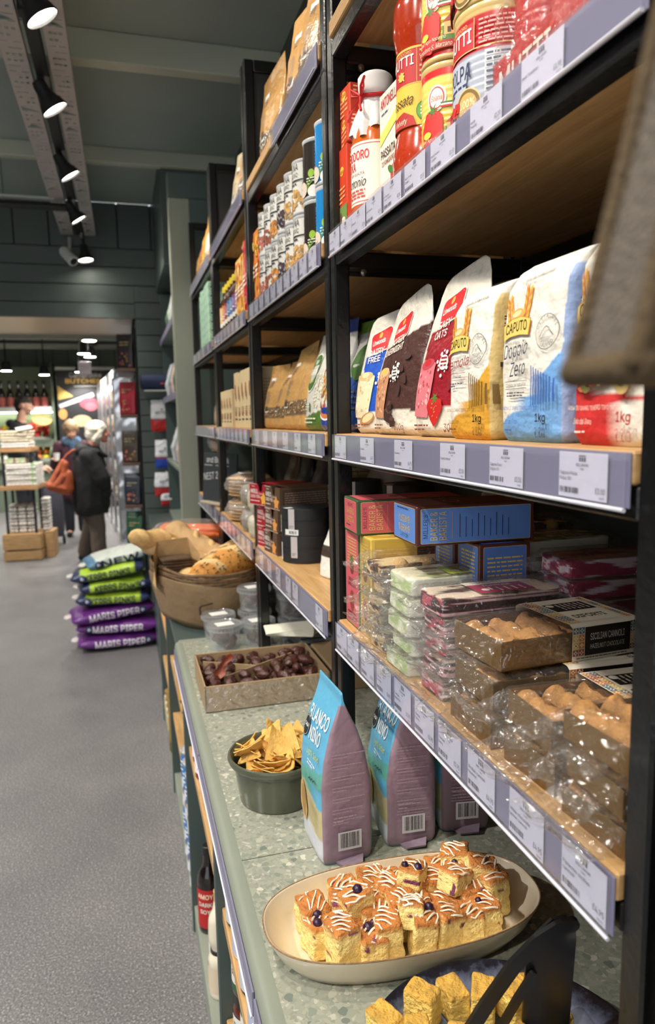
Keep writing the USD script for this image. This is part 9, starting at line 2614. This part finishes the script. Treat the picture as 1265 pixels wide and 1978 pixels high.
# ------------------------------------------------------------------ repeats carry the phrase their members share
PHRASE = {'price_rail': 'price rails along the shelf edges', 'flour_bag': 'flour bags on the flour shelf', 'oat_pouch': 'oat pouches on the flour shelf', 'kraft_pouch': 'kraft paper pouches', 'pasta_carton': 'cream cartons on the flour shelf',
          'snack_packet': 'clear nut packets at the end of the carton shelf', 'tomato_tin': 'plum tomato tins', 'chopped_tomato_tin': 'chopped tomato tins', 'coconut_carton': 'orange cartons by the post', 'bean_tin': 'white bean tins in two tiers',
          'coconut_tin': 'coconut milk tins', 'snack_carton': 'bright snack cartons', 'juice_bottle': 'yellow capped bottles', 'tea_carton': 'green diamond cartons', 'snack_pouch': 'pouches at the far end of the topmost shelf', 'nougat_bar': 'film-wrapped nougat bars',
          'cannoli_box': 'gold cannoli boxes', 'biscuit_box': 'biscuit and cookie boxes', 'hat_box': 'round black hat boxes', 'gift_box': 'notched gift boxes', 'flatbread_pack': 'flatbread packs', 'deli_tub': 'domed tubs', 'bread_pack': 'bun packs behind the slate',
          'crisp_bag': 'crumpled bags on the sweets shelf', 'tortilla_bag': 'blue and mauve tortilla bags', 'paper_napkin': 'fanned white napkins', 'date_tub': 'clear tubs of dates', 'condiment_jar': 'jars under the worktop', 'soy_bottle': 'soy sauce bottles',
          'dressing_bottle': 'white squeezy bottles', 'sauce_bottle': 'sauce bottles', 'oil_tin': 'blue and white tins under the worktop', 'oil_bottle': 'olive oil bottles', 'sauce_jar': 'red capped jars', 'food_packet': 'orange packets', 'baguette': 'breads in the basket',
          'carrot_bag': 'bags of carrots', 'bun_pack': 'bun packs behind the carrots', 'veg_bag': 'bags of vegetables behind the bread', 'pillow_bag': 'plump packets in the recess', 'crisp_packet': 'packets hanging on the boarded wall', 'chocolate_pouch': 'pouches on the slim rack',
          'potato_sack': 'pile of potato sacks', 'fruit_tray': 'fruit trays on the far shelving', 'drink_bottle': 'bottles on the high far shelf', 'egg_tray': 'long egg trays on the stand', 'egg_box': 'egg boxes on the stand', 'cable_tray': 'cable trays beside the light track',
          'shelving_unit': 'black shelving bays', 'light_track': 'lighting tracks', 'person': 'shoppers and staff in the far room'}
for prim in stage.GetPrimAtPath('/World').GetChildren():
    nm = prim.GetName()
    st = nm[:-4] if nm[-4:-3] == '_' and nm[-3:].isdigit() else nm
    if st in PHRASE and prim.GetCustomDataByKey('category') and not prim.GetCustomDataByKey('group'):
        prim.SetCustomDataByKey('group', PHRASE[st])
